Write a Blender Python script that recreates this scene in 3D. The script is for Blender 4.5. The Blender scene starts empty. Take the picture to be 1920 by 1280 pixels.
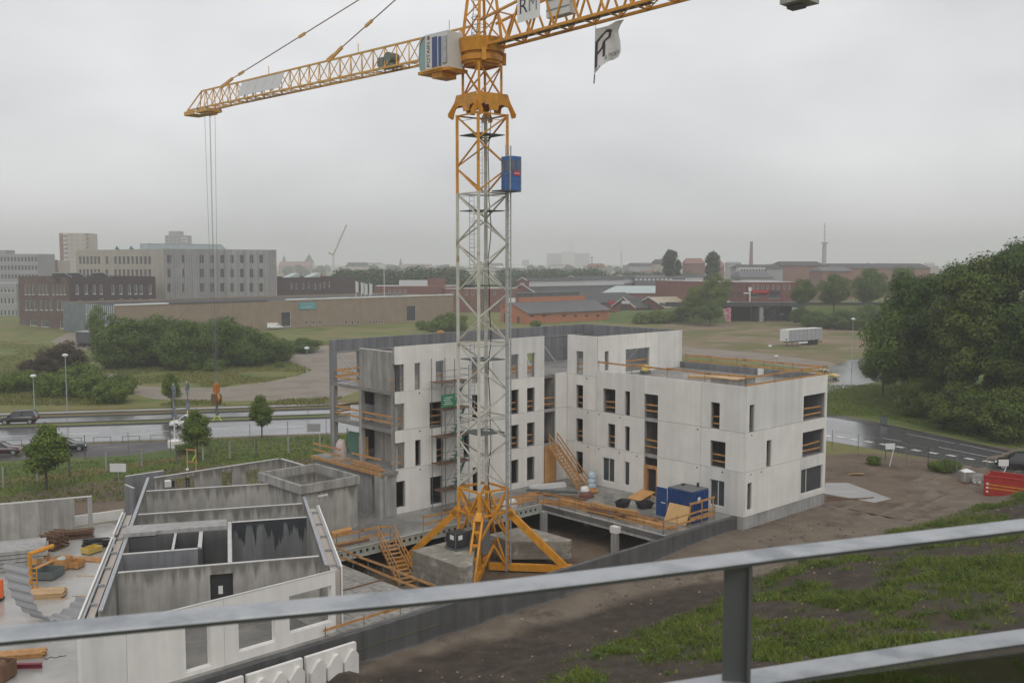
import bpy, bmesh, math, random
import numpy as np
from mathutils import Vector, Matrix, noise
random.seed(7)
SC = bpy.context.scene
COL = SC.collection
R = math.radians

# ------------------------------------------------------------------ camera, sky, sun, exposure
CAM_H, PITCH, FPX = 20.5, math.atan(150 / 1840.0), 1840.0
cd = bpy.data.cameras.new('camera'); cam = bpy.data.objects.new('camera', cd); COL.objects.link(cam)
cam.location = (0, 0, CAM_H); cam.rotation_euler = (math.pi / 2 - PITCH, 0, 0)
cd.sensor_width = 36.0; cd.lens = 36.0 * FPX / 1920.0
cd.clip_start = 0.1; cd.clip_end = 9000
cd.dof.use_dof = True; cd.dof.focus_distance = 75.0; cd.dof.aperture_fstop = 9.0
SC.camera = cam

SUN_EL, SUN_ROT = R(50), R(172)
w = bpy.data.worlds.new('World'); SC.world = w; w.use_nodes = True
nt = w.node_tree; nt.nodes.clear()
N = nt.nodes.new
out = N('ShaderNodeOutputWorld'); bg = N('ShaderNodeBackground'); bg.inputs[1].default_value = 0.1
sky = N('ShaderNodeTexSky'); sky.sky_type = 'NISHITA'; sky.sun_disc = False
sky.sun_elevation = SUN_EL; sky.sun_rotation = SUN_ROT; sky.air_density = 1.0; sky.dust_density = 4.0
tc = N('ShaderNodeTexCoord'); mp = N('ShaderNodeMapping'); mp.inputs['Scale'].default_value = (1.0, 1.0, 2.6)
nz = N('ShaderNodeTexNoise'); nz.inputs['Scale'].default_value = 2.2; nz.inputs['Detail'].default_value = 5; nz.inputs['Roughness'].default_value = 0.5
cr = N('ShaderNodeValToRGB')
cr.color_ramp.elements[0].position = 0.30; cr.color_ramp.elements[0].color = (4.9, 4.95, 5.1, 1)
cr.color_ramp.elements[1].position = 0.72; cr.color_ramp.elements[1].color = (7.6, 7.6, 7.65, 1)
mx = N('ShaderNodeMixRGB'); mx.inputs[0].default_value = 0.95
nt.links.new(tc.outputs['Generated'], mp.inputs[0]); nt.links.new(mp.outputs[0], nz.inputs['Vector'])
nt.links.new(nz.outputs[0], cr.inputs[0]); nt.links.new(sky.outputs[0], mx.inputs[1]); nt.links.new(cr.outputs[0], mx.inputs[2])
nt.links.new(mx.outputs[0], bg.inputs[0]); nt.links.new(bg.outputs[0], out.inputs[0])

sd = bpy.data.lights.new('sun', 'SUN'); sd.energy = 0.6; sd.angle = R(30); sd.color = (1.0, 0.97, 0.93)
sun = bpy.data.objects.new('sun', sd); COL.objects.link(sun)
sun.rotation_euler = (R(90) - SUN_EL, 0, math.pi - SUN_ROT); sun.location = (0, 0, 120)
SC.view_settings.view_transform = 'Standard'; SC.view_settings.look = 'None'
SC.view_settings.exposure = 0.38; SC.view_settings.gamma = 1.0
SC.cycles.use_denoising = True
SC.cycles.max_bounces = 6; SC.cycles.diffuse_bounces = 3; SC.cycles.glossy_bounces = 3; SC.cycles.volume_bounces = 1
SC.cycles.transparent_max_bounces = 8; SC.cycles.transmission_bounces = 4

# ------------------------------------------------------------------ pixel -> place helpers (photo is 1920 x 1280)
def ray(px, py):
    x = (px - 960) / FPX; v = (640 - py) / FPX
    return (x, math.cos(PITCH) + v * math.sin(PITCH), -math.sin(PITCH) + v * math.cos(PITCH))
def P(px, py, z=0.0):
    d = ray(px, py); t = (z - CAM_H) / d[2]; return Vector((d[0] * t, d[1] * t, z))
def D(px, py, Y):
    d = ray(px, py); t = Y / d[1]; return Vector((d[0] * t, Y, CAM_H + d[2] * t))

class Fr:
    """a plan frame: u along azimuth az (deg, clockwise from +Y), v to the left of u"""
    def __init__(s, o, az):
        s.o = (o[0], o[1]); z = R(az); s.az = az
        s.A = (math.sin(z), math.cos(z)); s.B = (-math.cos(z), math.sin(z))
    def __call__(s, u, v, z=0.0):
        return (s.o[0] + u * s.A[0] + v * s.B[0], s.o[1] + u * s.A[1] + v * s.B[1], z)
    def inv(s, p):
        x, y = p[0] - s.o[0], p[1] - s.o[1]
        return (x * s.A[0] + y * s.A[1], x * s.B[0] + y * s.B[1])
ID = lambda x, y, z=0.0: (x, y, z)
AB = Fr((17.69, 73.66), 47.2)          # the apartment building: a to the right-away, b to the left-away
LB = Fr((-9.39, 50.91), -16.2)         # the low building: c away, v to the left
RD = Fr((-57.23, 108.39), 77.8)        # the dual carriageway

# ------------------------------------------------------------------ mesh helpers
class MB:
    def __init__(s): s.v = []; s.f = []
    def add(s, vs, fs):
        n = len(s.v); s.v += [tuple(p) for p in vs]; s.f += [tuple(i + n for i in q) for q in fs]; return s
    def box(s, x0, x1, y0, y1, z0, z1, fr=ID):
        c = [(x0, y0, z0), (x1, y0, z0), (x1, y1, z0), (x0, y1, z0), (x0, y0, z1), (x1, y0, z1), (x1, y1, z1), (x0, y1, z1)]
        return s.add([fr(*p) for p in c], [(0, 3, 2, 1), (4, 5, 6, 7), (0, 1, 5, 4), (1, 2, 6, 5), (2, 3, 7, 6), (3, 0, 4, 7)])
    def bar(s, p, q, w, h=None, up=(0, 0, 1)):
        p, q = Vector(p), Vector(q); h = h or w; d = (q - p)
        if d.length < 1e-6: return s
        d.normalize(); u = Vector(up)
        if abs(d.dot(u)) > 0.98: u = Vector((1, 0, 0))
        a = d.cross(u).normalized() * (w / 2); b = a.cross(d).normalized() * (h / 2)
        return s.add([p - a - b, p + a - b, p + a + b, p - a + b, q - a - b, q + a - b, q + a + b, q - a + b],
                     [(3, 2, 1, 0), (4, 5, 6, 7), (0, 1, 5, 4), (1, 2, 6, 5), (2, 3, 7, 6), (3, 0, 4, 7)])
    def tube(s, p, q, r, n=8, r2=None, cap=True):
        p, q = Vector(p), Vector(q); r2 = r if r2 is None else r2; d = (q - p).normalized()
        u = Vector((0, 0, 1)) if abs(d.z) < 0.95 else Vector((1, 0, 0))
        a = d.cross(u).normalized(); b = d.cross(a)
        vs = []
        for c, rr in ((p, r), (q, r2)):
            for i in range(n):
                t = 2 * math.pi * i / n; vs.append(c + (a * math.cos(t) + b * math.sin(t)) * rr)
        fs = [(i, (i + 1) % n, n + (i + 1) % n, n + i) for i in range(n)]
        if cap: fs += [tuple(range(n - 1, -1, -1)), tuple(range(n, 2 * n))]
        return s.add(vs, fs)
    def path(s, pts, r, n=6):
        for a, b in zip(pts, pts[1:]): s.tube(a, b, r, n)
        return s
    def prism(s, poly, z0, z1, fr=ID):
        n = len(poly)
        return s.add([fr(x, y, z0) for x, y in poly] + [fr(x, y, z1) for x, y in poly],
                     [tuple(range(n - 1, -1, -1)), tuple(range(n, 2 * n))] + [(i, (i + 1) % n, n + (i + 1) % n, n + i) for i in range(n)])
    def sheet(s, pts): return s.add(pts, [tuple(range(len(pts)))])
    def ext(s, poly, m, t0, t1):
        """polygon in (s,z) extruded along t through mapping m(s,t,z)"""
        n = len(poly)
        return s.add([m(x, t0, z) for x, z in poly] + [m(x, t1, z) for x, z in poly],
                     [tuple(range(n)), tuple(range(2 * n - 1, n - 1, -1))] + [(i, n + i, n + (i + 1) % n, (i + 1) % n) for i in range(n)])
    def wall(s, m, s0, s1, z0, z1, t0, t1, ops=()):
        """flat wall in (s,z) with thickness t0..t1 and rectangular openings (s0,s1,z0,z1); m(s,t,z) -> world"""
        e = 1e-6
        ops = [(min(o[0], o[1]), max(o[0], o[1]), o[2], o[3]) for o in ops]
        ss = sorted({s0, s1} | {min(max(v, s0), s1) for o in ops for v in o[:2]})
        zs = sorted({z0, z1} | {min(max(v, z0), z1) for o in ops for v in o[2:]})
        ni, nj = len(ss) - 1, len(zs) - 1
        def solid(i, j):
            if i < 0 or j < 0 or i >= ni or j >= nj: return False
            cs, cz = (ss[i] + ss[i + 1]) / 2, (zs[j] + zs[j + 1]) / 2
            return not any(o[0] - e < cs < o[1] + e and o[2] - e < cz < o[3] + e for o in ops)
        for i in range(ni):
            for j in range(nj):
                if not solid(i, j): continue
                a, b, c, d = ss[i], ss[i + 1], zs[j], zs[j + 1]
                s.add([m(a, t0, c), m(b, t0, c), m(b, t0, d), m(a, t0, d)], [(0, 1, 2, 3)])
                s.add([m(a, t1, c), m(b, t1, c), m(b, t1, d), m(a, t1, d)], [(3, 2, 1, 0)])
                if not solid(i - 1, j): s.add([m(a, t0, c), m(a, t0, d), m(a, t1, d), m(a, t1, c)], [(0, 1, 2, 3)])
                if not solid(i + 1, j): s.add([m(b, t0, c), m(b, t1, c), m(b, t1, d), m(b, t0, d)], [(0, 1, 2, 3)])
                if not solid(i, j - 1): s.add([m(a, t0, c), m(a, t1, c), m(b, t1, c), m(b, t0, c)], [(0, 1, 2, 3)])
                if not solid(i, j + 1): s.add([m(a, t0, d), m(b, t0, d), m(b, t1, d), m(a, t1, d)], [(0, 1, 2, 3)])
        return s
    def lathe(s, prof, c=(0, 0, 0), n=16):
        vs = [(c[0] + r * math.cos(2 * math.pi * i / n), c[1] + r * math.sin(2 * math.pi * i / n), c[2] + z) for r, z in prof for i in range(n)]
        fs = [(k * n + i, k * n + (i + 1) % n, (k + 1) * n + (i + 1) % n, (k + 1) * n + i) for k in range(len(prof) - 1) for i in range(n)]
        return s.add(vs, fs)

def org(o):
    while o is not None and o.parent is not None: o = o.parent
    return Vector((0, 0, 0)) if o is None else o.location
def link(name, me, parent=None):
    o = bpy.data.objects.new(name, me); COL.objects.link(o)
    if parent is not None: o.parent = parent
    return o
def obj(name, mb, mat, parent=None, smooth=False, loc=None):
    """one mesh object; verts are given in world space (or local to loc for a top-level mesh)"""
    g = org(parent) if parent is not None else (Vector(loc) if loc is not None else Vector((0, 0, 0)))
    me = bpy.data.meshes.new(name)
    me.from_pydata([(p[0] - g.x, p[1] - g.y, p[2] - g.z) for p in mb.v], [], mb.f)
    me.materials.append(mat); me.update()
    if smooth: me.polygons.foreach_set('use_smooth', [True] * len(me.polygons))
    o = link(name, me, parent)
    if parent is None and loc is not None: o.location = loc
    return o
def tag(o, label, cat, group=None, kind=None):
    if label: o['label'] = label
    if cat: o['category'] = cat
    if group: o['group'] = group
    if kind: o['kind'] = kind
    return o
def struct(name, mb, mat): o = obj(name, mb, mat); o['kind'] = 'structure'; return o
def thing(name, label, cat, loc=(0, 0, 0), group=None):
    o = bpy.data.objects.new(name, None); COL.objects.link(o); o.location = loc; o.empty_display_size = 0.3
    return tag(o, label, cat, group)
def dup(root, loc=None, rz=None, scale=None, label=None, group=None, parent=None):
    c = root.copy(); COL.objects.link(c)
    if parent is not None: c.parent = parent
    if loc is not None: c.location = loc
    if rz is not None: c.rotation_euler = (0, 0, rz)
    if scale is not None: c.scale = scale if hasattr(scale, '__len__') else (scale,) * 3
    if label: c['label'] = label
    if group: c['group'] = group
    for ch in list(root.children): dup(ch, parent=c)
    return c
def pieces(name, items, mat, parent, w, h=None, jit=0.0):
    """each (p, q) its own bar object under parent"""
    for p, q in items:
        m = MB().bar(p, q, w, h); obj(name, m, mat, parent)
def text_mesh(body, size, m, mat, parent, name='lettering', align='CENTER', thick=0.004, sx=1.0):
    cu = bpy.data.curves.new('txt', 'FONT'); cu.body = body; cu.size = size; cu.align_x = align; cu.align_y = 'CENTER'; cu.extrude = thick
    cu.resolution_u = 3
    t = bpy.data.objects.new('txt', cu); COL.objects.link(t)
    me = bpy.data.meshes.new_from_object(t.evaluated_get(bpy.context.evaluated_depsgraph_get()))
    bpy.data.objects.remove(t)
    b = MB(); b.v = [m(v.co.x * sx, -v.co.z, v.co.y) for v in me.vertices]; b.f = [tuple(q.vertices) for q in me.polygons]
    bpy.data.meshes.remove(me)
    return obj(name, b, mat, parent)

# ------------------------------------------------------------------ materials
def mat(name, col, rough=0.7, metal=0.0, var=0.18, scale=1.0, streak=0.0, sscale=3.0, col2=None, c2lo=0.45, c2hi=0.65, c2scale=0.3,
        bump=0.0, bscale=20.0, spec=0.4, rvar=0.0, coat=0.0, stretch=(1, 1, 0.07), detail=4, darktop=0.0):
    m = bpy.data.materials.new(name); m.use_nodes = True; t = m.node_tree; L = t.links.new
    b = t.nodes['Principled BSDF']; b.inputs['Roughness'].default_value = rough; b.inputs['Metallic'].default_value = metal
    b.inputs['Specular IOR Level'].default_value = spec; b.inputs['Coat Weight'].default_value = coat
    g = t.nodes.new('ShaderNodeNewGeometry'); cur = None
    base = t.nodes.new('ShaderNodeRGB'); base.outputs[0].default_value = (*col, 1); cur = base.outputs[0]
    def noise_(sc, st=None, det=detail, rg=0.6):
        n = t.nodes.new('ShaderNodeTexNoise'); n.inputs['Scale'].default_value = sc; n.inputs['Detail'].default_value = det; n.inputs['Roughness'].default_value = rg
        if st:
            k = t.nodes.new('ShaderNodeMapping'); k.inputs['Scale'].default_value = st; L(g.outputs['Position'], k.inputs[0]); L(k.outputs[0], n.inputs['Vector'])
        else: L(g.outputs['Position'], n.inputs['Vector'])
        return n.outputs[0]
    def rng(src, a, b_, c, d):
        r = t.nodes.new('ShaderNodeMapRange'); r.inputs[1].default_value = a; r.inputs[2].default_value = b_; r.inputs[3].default_value = c; r.inputs[4].default_value = d
        L(src, r.inputs[0]); return r.outputs[0]
    def mul(src, fac):
        x = t.nodes.new('ShaderNodeMixRGB'); x.blend_type = 'MULTIPLY'; x.inputs[0].default_value = 1
        L(src, x.inputs[1]); c = t.nodes.new('ShaderNodeCombineXYZ')
        for i in range(3): L(fac, c.inputs[i])
        L(c.outputs[0], x.inputs[2]); return x.outputs[0]
    if col2 is not None:
        x = t.nodes.new('ShaderNodeMixRGB'); x.inputs[2].default_value = (*col2, 1); L(cur, x.inputs[1])
        L(rng(noise_(c2scale, det=6), c2lo, c2hi, 0, 1), x.inputs[0]); cur = x.outputs[0]
    if var: cur = mul(cur, rng(noise_(scale), 0.25, 0.75, 1 - var, 1 + var))
    if streak: cur = mul(cur, rng(noise_(sscale, stretch, 3), 0.35, 0.68, 1.0 + streak * 0.25, 1 - streak))
    L(cur, b.inputs['Base Color'])
    if rvar: L(rng(noise_(scale * 0.6, det=3), 0.35, 0.65, max(rough - rvar, 0.03), min(rough + rvar, 1)), b.inputs['Roughness'])
    if bump:
        bn = t.nodes.new('ShaderNodeBump'); bn.inputs['Strength'].default_value = bump; bn.inputs['Distance'].default_value = 0.05
        L(noise_(bscale, det=5), bn.inputs['Height']); L(bn.outputs[0], b.inputs['Normal'])
    return m
def leafmat(name, col, var=0.35, yel=0.15):
    m = bpy.data.materials.new(name); m.use_nodes = True; t = m.node_tree; L = t.links.new; t.nodes.clear()
    o = t.nodes.new('ShaderNodeOutputMaterial'); d = t.nodes.new('ShaderNodeBsdfPrincipled'); tr = t.nodes.new('ShaderNodeBsdfTranslucent'); mxs = t.nodes.new('ShaderNodeMixShader')
    d.inputs['Roughness'].default_value = 0.55; d.inputs['Specular IOR Level'].default_value = 0.25
    mxs.inputs[0].default_value = 0.15
    g = t.nodes.new('ShaderNodeNewGeometry'); n = t.nodes.new('ShaderNodeTexNoise'); n.inputs['Scale'].default_value = 0.55; n.inputs['Detail'].default_value = 5; n.inputs['Roughness'].default_value = 0.75
    L(g.outputs['Position'], n.inputs['Vector'])
    cr = t.nodes.new('ShaderNodeValToRGB'); e = cr.color_ramp.elements
    e[0].position = 0.28; e[0].color = tuple(c * (1 - var) for c in col) + (1,)
    e[1].position = 0.75; e[1].color = (col[0] * (1 + var) + 0.10 * yel, col[1] * (1 + var) + 0.06 * yel, col[2] * (1 + var * 0.4), 1)
    L(n.outputs[0], cr.inputs[0]); L(cr.outputs[0], d.inputs['Base Color']); L(cr.outputs[0], tr.inputs[0])
    L(d.outputs[0], mxs.inputs[1]); L(tr.outputs[0], mxs.inputs[2]); L(mxs.outputs[0], o.inputs[0])
    return m
def glassmat(name, col, rough=0.06):
    m = mat(name, col, rough, var=0.25, scale=0.4, spec=0.6); return m

M = dict(
    panel=mat('white_precast', (0.76, 0.74, 0.70), 0.75, var=0.07, scale=0.6, streak=0.08, sscale=1.5, bump=0.08, bscale=30),
    panel_b=mat('white_precast_grey', (0.71, 0.695, 0.66), 0.75, var=0.08, scale=0.5, streak=0.14, sscale=1.2, bump=0.08, bscale=30), panel_c=mat('white_precast_warm', (0.79, 0.77, 0.72), 0.75, var=0.07, scale=0.7, streak=0.09, sscale=1.8, bump=0.08, bscale=30),
    panel_edge=mat('pale_concrete_edge', (0.52, 0.51, 0.49), 0.7, var=0.1),
    conc=mat('cast_concrete', (0.335, 0.322, 0.295), 0.75, var=0.2, scale=0.7, streak=0.38, sscale=2.0, bump=0.1, bscale=14),
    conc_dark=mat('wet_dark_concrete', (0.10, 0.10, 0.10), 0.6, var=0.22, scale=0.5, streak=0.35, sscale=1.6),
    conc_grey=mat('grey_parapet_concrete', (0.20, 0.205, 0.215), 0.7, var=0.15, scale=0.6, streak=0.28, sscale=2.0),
    conc_black=mat('soaked_concrete', (0.15, 0.155, 0.155), 0.35, var=0.15, scale=0.5, streak=0.72, sscale=1.7, stretch=(1, 1, 0.16)),
    ballast=mat('dirty_ballast', (0.25, 0.23, 0.19), 0.8, var=0.35, scale=1.3, col2=(0.40, 0.385, 0.35), c2lo=0.58, c2hi=0.66, c2scale=0.9),
    conc_lite=mat('dry_concrete', (0.36, 0.355, 0.34), 0.8, var=0.18, scale=0.8, streak=0.25),
    deck=mat('wet_deck', (0.25, 0.24, 0.22), 0.32, var=0.25, scale=0.5, col2=(0.16, 0.155, 0.145), c2lo=0.42, c2hi=0.6, c2scale=0.22, rvar=0.22, spec=0.5),
    deck_light=mat('wet_pale_deck', (0.40, 0.385, 0.36), 0.26, var=0.15, scale=0.35, col2=(0.29, 0.28, 0.26), c2lo=0.45, c2hi=0.62, c2scale=0.18, rvar=0.16, spec=0.6),
    slabtop=mat('slab_top', (0.22, 0.21, 0.195), 0.45, var=0.2, rvar=0.2),
    galv=mat('galvanised_steel', (0.41, 0.425, 0.44), 0.42, 0.5, var=0.14, scale=14, rvar=0.12, col2=(0.27, 0.285, 0.305), c2lo=0.5, c2hi=0.66, c2scale=8.0, bump=0.03, bscale=60),
    galv_dark=mat('grey_steel', (0.23, 0.24, 0.25), 0.5, 0.4, var=0.15, scale=6),
    rail_post=mat('post_steel_and_edge_reflection', (0.10, 0.105, 0.11), 0.45, 0.3, var=0.12, scale=5),  # real post steel; also the painted dark reflection on the rail sides
    yellow=mat('crane_yellow', (0.62, 0.27, 0.018), 0.45, var=0.2, scale=2.2, streak=0.14, col2=(0.36, 0.16, 0.03), c2lo=0.58, c2hi=0.72, c2scale=1.3),
    yellow_pale=mat('faded_crane_yellow', (0.60, 0.33, 0.075), 0.5, var=0.16, scale=1.2),
    mast=mat('weathered_pale_mast', (0.50, 0.485, 0.42), 0.55, var=0.18, scale=1.2, col2=(0.27, 0.19, 0.11), c2lo=0.60, c2hi=0.70, c2scale=1.1),
    grate=mat('dark_grating', (0.09, 0.105, 0.10), 0.6, 0.3),
    black=mat('black_rubber', (0.02, 0.02, 0.022), 0.6, var=0.1),
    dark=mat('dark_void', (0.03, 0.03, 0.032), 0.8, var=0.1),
    timber=mat('orange_timber', (0.50, 0.262, 0.095), 0.6, var=0.22, scale=2.5, streak=0.2, sscale=5),
    timber_pale=mat('pale_timber', (0.50, 0.33, 0.17), 0.65, var=0.2, scale=2.5),
    timber_dark=mat('wet_brown_timber', (0.16, 0.085, 0.045), 0.6, var=0.25, scale=2),
    ply=mat('plywood', (0.55, 0.29, 0.10), 0.6, var=0.15, scale=1.6),
    blue=mat('container_blue', (0.018, 0.06, 0.20), 0.4, var=0.15, scale=1.5),
    lift_blue=mat('hoist_blue', (0.045, 0.13, 0.36), 0.45, var=0.12),
    navy=mat('navy_door', (0.05, 0.075, 0.20), 0.4, var=0.1),
    white=mat('white_paint', (0.72, 0.72, 0.71), 0.45, var=0.06),
    cabwhite=mat('cab_white', (0.60, 0.60, 0.58), 0.45, var=0.08),
    red=mat('red_paint', (0.40, 0.028, 0.02), 0.45, var=0.18, scale=1.0),
    redsign=mat('red_sign', (0.48, 0.02, 0.03), 0.4, var=0.05),
    orange=mat('orange_plastic', (0.70, 0.13, 0.02), 0.5, var=0.1),
    green_net=mat('green_sign', (0.03, 0.22, 0.10), 0.6, var=0.2, scale=3),
    scaff=mat('scaffold_steel', (0.15, 0.18, 0.175), 0.5, 0.4, var=0.15),
    scaff_green=mat('scaffold_green', (0.03, 0.15, 0.11), 0.5, 0.2, var=0.15),
    glass=glassmat('window_glass', (0.05, 0.06, 0.065)), glass_cab=glassmat('cab_glass', (0.22, 0.34, 0.34), 0.08),
    glass_blue=glassmat('bluish_curtain_wall', (0.16, 0.19, 0.23), 0.12), glass_far=glassmat('far_window_glass', (0.10, 0.11, 0.12), 0.15), glass_rail=mat('balcony_glass', (0.06, 0.075, 0.06), 0.06, var=0.05, spec=0.5),
    sand=mat('sand', (0.30, 0.22, 0.15), 0.9, var=0.2, scale=1.2, bump=0.4, bscale=5),
    asphalt=mat('wet_asphalt', (0.105, 0.105, 0.11), 0.15, var=0.12, scale=0.15, rvar=0.05, spec=1.0),
    asphalt_dark=mat('rough_asphalt', (0.058, 0.05, 0.05), 0.5, var=0.25, scale=0.3, rvar=0.12, spec=0.4),
    pale_path=mat('pale_path', (0.30, 0.29, 0.28), 0.4, var=0.15, scale=0.5, rvar=0.1, spec=0.6),
    kerb=mat('kerb_stone', (0.33, 0.325, 0.31), 0.6, var=0.12, scale=2), kerb_dark=mat('dark_kerb', (0.07, 0.07, 0.07), 0.6, var=0.1),
    paint=mat('road_paint', (0.66, 0.65, 0.62), 0.4, var=0.15, scale=3),
    brick_brown=mat('brown_brick', (0.115, 0.075, 0.062), 0.8, var=0.2, scale=0.8, col2=(0.15, 0.10, 0.085), c2scale=0.25),
    brick_dark=mat('dark_brick', (0.075, 0.055, 0.052), 0.8, var=0.2, scale=0.8),
    brick_tan=mat('tan_brick', (0.285, 0.22, 0.16), 0.8, var=0.12, scale=0.4, streak=0.08, sscale=0.6),
    brick_red=mat('red_brick', (0.185, 0.078, 0.062), 0.8, var=0.18, scale=0.6), brick_orange=mat('orange_brick', (0.42, 0.155, 0.075), 0.8, var=0.12, scale=0.8),
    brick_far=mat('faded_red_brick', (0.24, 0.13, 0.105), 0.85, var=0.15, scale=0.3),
    metal_clad=mat('grey_metal_cladding', (0.37, 0.365, 0.355), 0.45, 0.35, var=0.12, scale=0.25, streak=0.16, sscale=0.9, stretch=(1, 1, 0.02)),
    metal_beige=mat('beige_metal_cladding', (0.43, 0.395, 0.345), 0.5, 0.2, var=0.1, scale=0.25, streak=0.12, sscale=0.9, stretch=(1, 1, 0.02)),
    roof_grey=mat('grey_roof', (0.15, 0.15, 0.155), 0.75, var=0.15, scale=0.4, spec=0.2), roof_dark=mat('dark_roof', (0.075, 0.073, 0.075), 0.75, spec=0.2, var=0.2, scale=0.4),
    roof_pale=mat('pale_roof', (0.38, 0.38, 0.37), 0.5, var=0.1, scale=0.5), roof_teal=mat('pale_teal_roof', (0.42, 0.49, 0.48), 0.3, var=0.1, scale=0.5), roof_tan=mat('tan_roof', (0.42, 0.36, 0.26), 0.6, var=0.1),
    far_grey=mat('far_grey_wall', (0.33, 0.33, 0.34), 0.8, var=0.1, scale=0.1), far_white=mat('far_pale_wall', (0.55, 0.55, 0.55), 0.8, var=0.06, scale=0.1),
    far_beige=mat('far_beige_wall', (0.45, 0.40, 0.35), 0.8, var=0.08, scale=0.1), far_dark=mat('far_dark_wall', (0.10, 0.10, 0.11), 0.8, var=0.1),
    teal=mat('teal_sign', (0.04, 0.30, 0.33), 0.5, var=0.08), bark=mat('bark', (0.09, 0.07, 0.052), 0.9, var=0.25, scale=3),
    cloth=mat('hivis_cloth', (0.55, 0.75, 0.05), 0.8, var=0.1), skin=mat('skin', (0.45, 0.28, 0.2), 0.6, var=0.05), trouser=mat('dark_workwear', (0.03, 0.033, 0.045), 0.85, var=0.1),
    carblack=mat('black_car_paint', (0.012, 0.012, 0.015), 0.18, var=0.0, coat=0.6), carwhite=mat('white_car_paint', (0.72, 0.71, 0.69), 0.25, var=0.0, coat=0.5),
    caryellow=mat('yellow_car_paint', (0.62, 0.45, 0.10), 0.25, var=0.0, coat=0.5), carmaroon=mat('dark_red_car_paint', (0.05, 0.012, 0.018), 0.2, var=0, coat=0.6), carglass=mat('car_glass', (0.03, 0.035, 0.04), 0.06, var=0, spec=0.7),
    lamp_red=mat('tail_lamp', (0.45, 0.02, 0.02), 0.3, var=0), chrome=mat('wheel_rim', (0.5, 0.5, 0.52), 0.3, 0.8, var=0.05),
    curtain=mat('grey_trailer_curtain', (0.36, 0.37, 0.39), 0.5, var=0.08, scale=0.8, streak=0.1, sscale=2.5), flag=mat('flag_cloth', (0.74, 0.72, 0.73), 0.8, var=0.08, scale=2), flag_dark=mat('flag_print', (0.075, 0.055, 0.065), 0.8, var=0.05),
    graf_pink=mat('graffiti_pink', (0.55, 0.10, 0.22), 0.7, var=0.35, scale=1.2, col2=(0.62, 0.5, 0.5), c2scale=0.6), graf_blue=mat('graffiti_pale_blue', (0.45, 0.58, 0.62), 0.7, var=0.25, scale=0.8, col2=(0.2, 0.28, 0.3), c2scale=0.5),
    graf_mix=mat('graffiti_mixed', (0.06, 0.09, 0.085), 0.7, var=0.6, scale=1.0, col2=(0.34, 0.38, 0.36), c2lo=0.56, c2hi=0.64, c2scale=0.7),
)
def drip(name, base, dark, ztop, length, soft, rough=0.6):
    m = mat(name, base, rough, var=0.18, scale=0.7, streak=0.28, sscale=2.0); t = m.node_tree; L = t.links.new; b = t.nodes['Principled BSDF']; src = b.inputs['Base Color'].links[0].from_socket
    g = t.nodes.new('ShaderNodeNewGeometry'); k = t.nodes.new('ShaderNodeMapping'); k.inputs['Scale'].default_value = (1, 1, .03); L(g.outputs['Position'], k.inputs[0]); n = t.nodes.new('ShaderNodeTexNoise'); n.inputs['Scale'].default_value = 2.6; n.inputs['Detail'].default_value = 3; L(k.outputs[0], n.inputs['Vector'])
    ln = t.nodes.new('ShaderNodeMapRange'); ln.inputs[1].default_value = .40; ln.inputs[2].default_value = .68; ln.inputs[3].default_value = .12 * length; ln.inputs[4].default_value = length; L(n.outputs[0], ln.inputs[0])
    sp = t.nodes.new('ShaderNodeSeparateXYZ'); L(g.outputs['Position'], sp.inputs[0]); dn = t.nodes.new('ShaderNodeMath'); dn.operation = 'SUBTRACT'; dn.inputs[0].default_value = ztop; L(sp.outputs[2], dn.inputs[1])
    df = t.nodes.new('ShaderNodeMath'); df.operation = 'SUBTRACT'; L(ln.outputs[0], df.inputs[0]); L(dn.outputs[0], df.inputs[1]); mr = t.nodes.new('ShaderNodeMapRange'); mr.inputs[1].default_value = -soft; mr.inputs[2].default_value = soft; L(df.outputs[0], mr.inputs[0])
    x = t.nodes.new('ShaderNodeMixRGB'); L(mr.outputs[0], x.inputs[0]); L(src, x.inputs[1]); x.inputs[2].default_value = (*dark, 1); L(x.outputs[0], b.inputs['Base Color']); return m
M['conc_black'] = drip('soaked_concrete', (0.17, 0.175, 0.178), (0.035, 0.038, 0.042), 4.2, 2.2, .12, .35)
M['conc_drip'] = drip('rain_streaked_concrete', (0.375, 0.36, 0.33), (0.17, 0.16, 0.142), 4.2, .9, .28)
LEAF = dict(
    deep=leafmat('deep_green_leaves', (0.046, 0.098, 0.014), 0.6, 0.25), mid=leafmat('mid_green_leaves', (0.078, 0.14, 0.022), 0.5, 0.35),
    bright=leafmat('bright_green_leaves', (0.105, 0.17, 0.024), 0.45, 0.4), grey=leafmat('greyish_leaves', (0.06, 0.085, 0.05), 0.3, 0.05),
    weed=leafmat('weed_leaves', (0.115, 0.165, 0.024), 0.5, 0.4), deep2=leafmat('olive_leaves', (0.072, 0.118, 0.018), 0.55, 0.35), stalk=leafmat('dead_stalks', (0.22, 0.19, 0.09), 0.3, 0.3), dry=leafmat('field_grass_leaves', (0.14, 0.155, 0.04), 0.4, 0.4), far=leafmat('far_leaves', (0.05, 0.085, 0.035), 0.3, 0.1), copper=leafmat('copper_leaves', (0.06, 0.045, 0.028), 0.3, 0.1))
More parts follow.
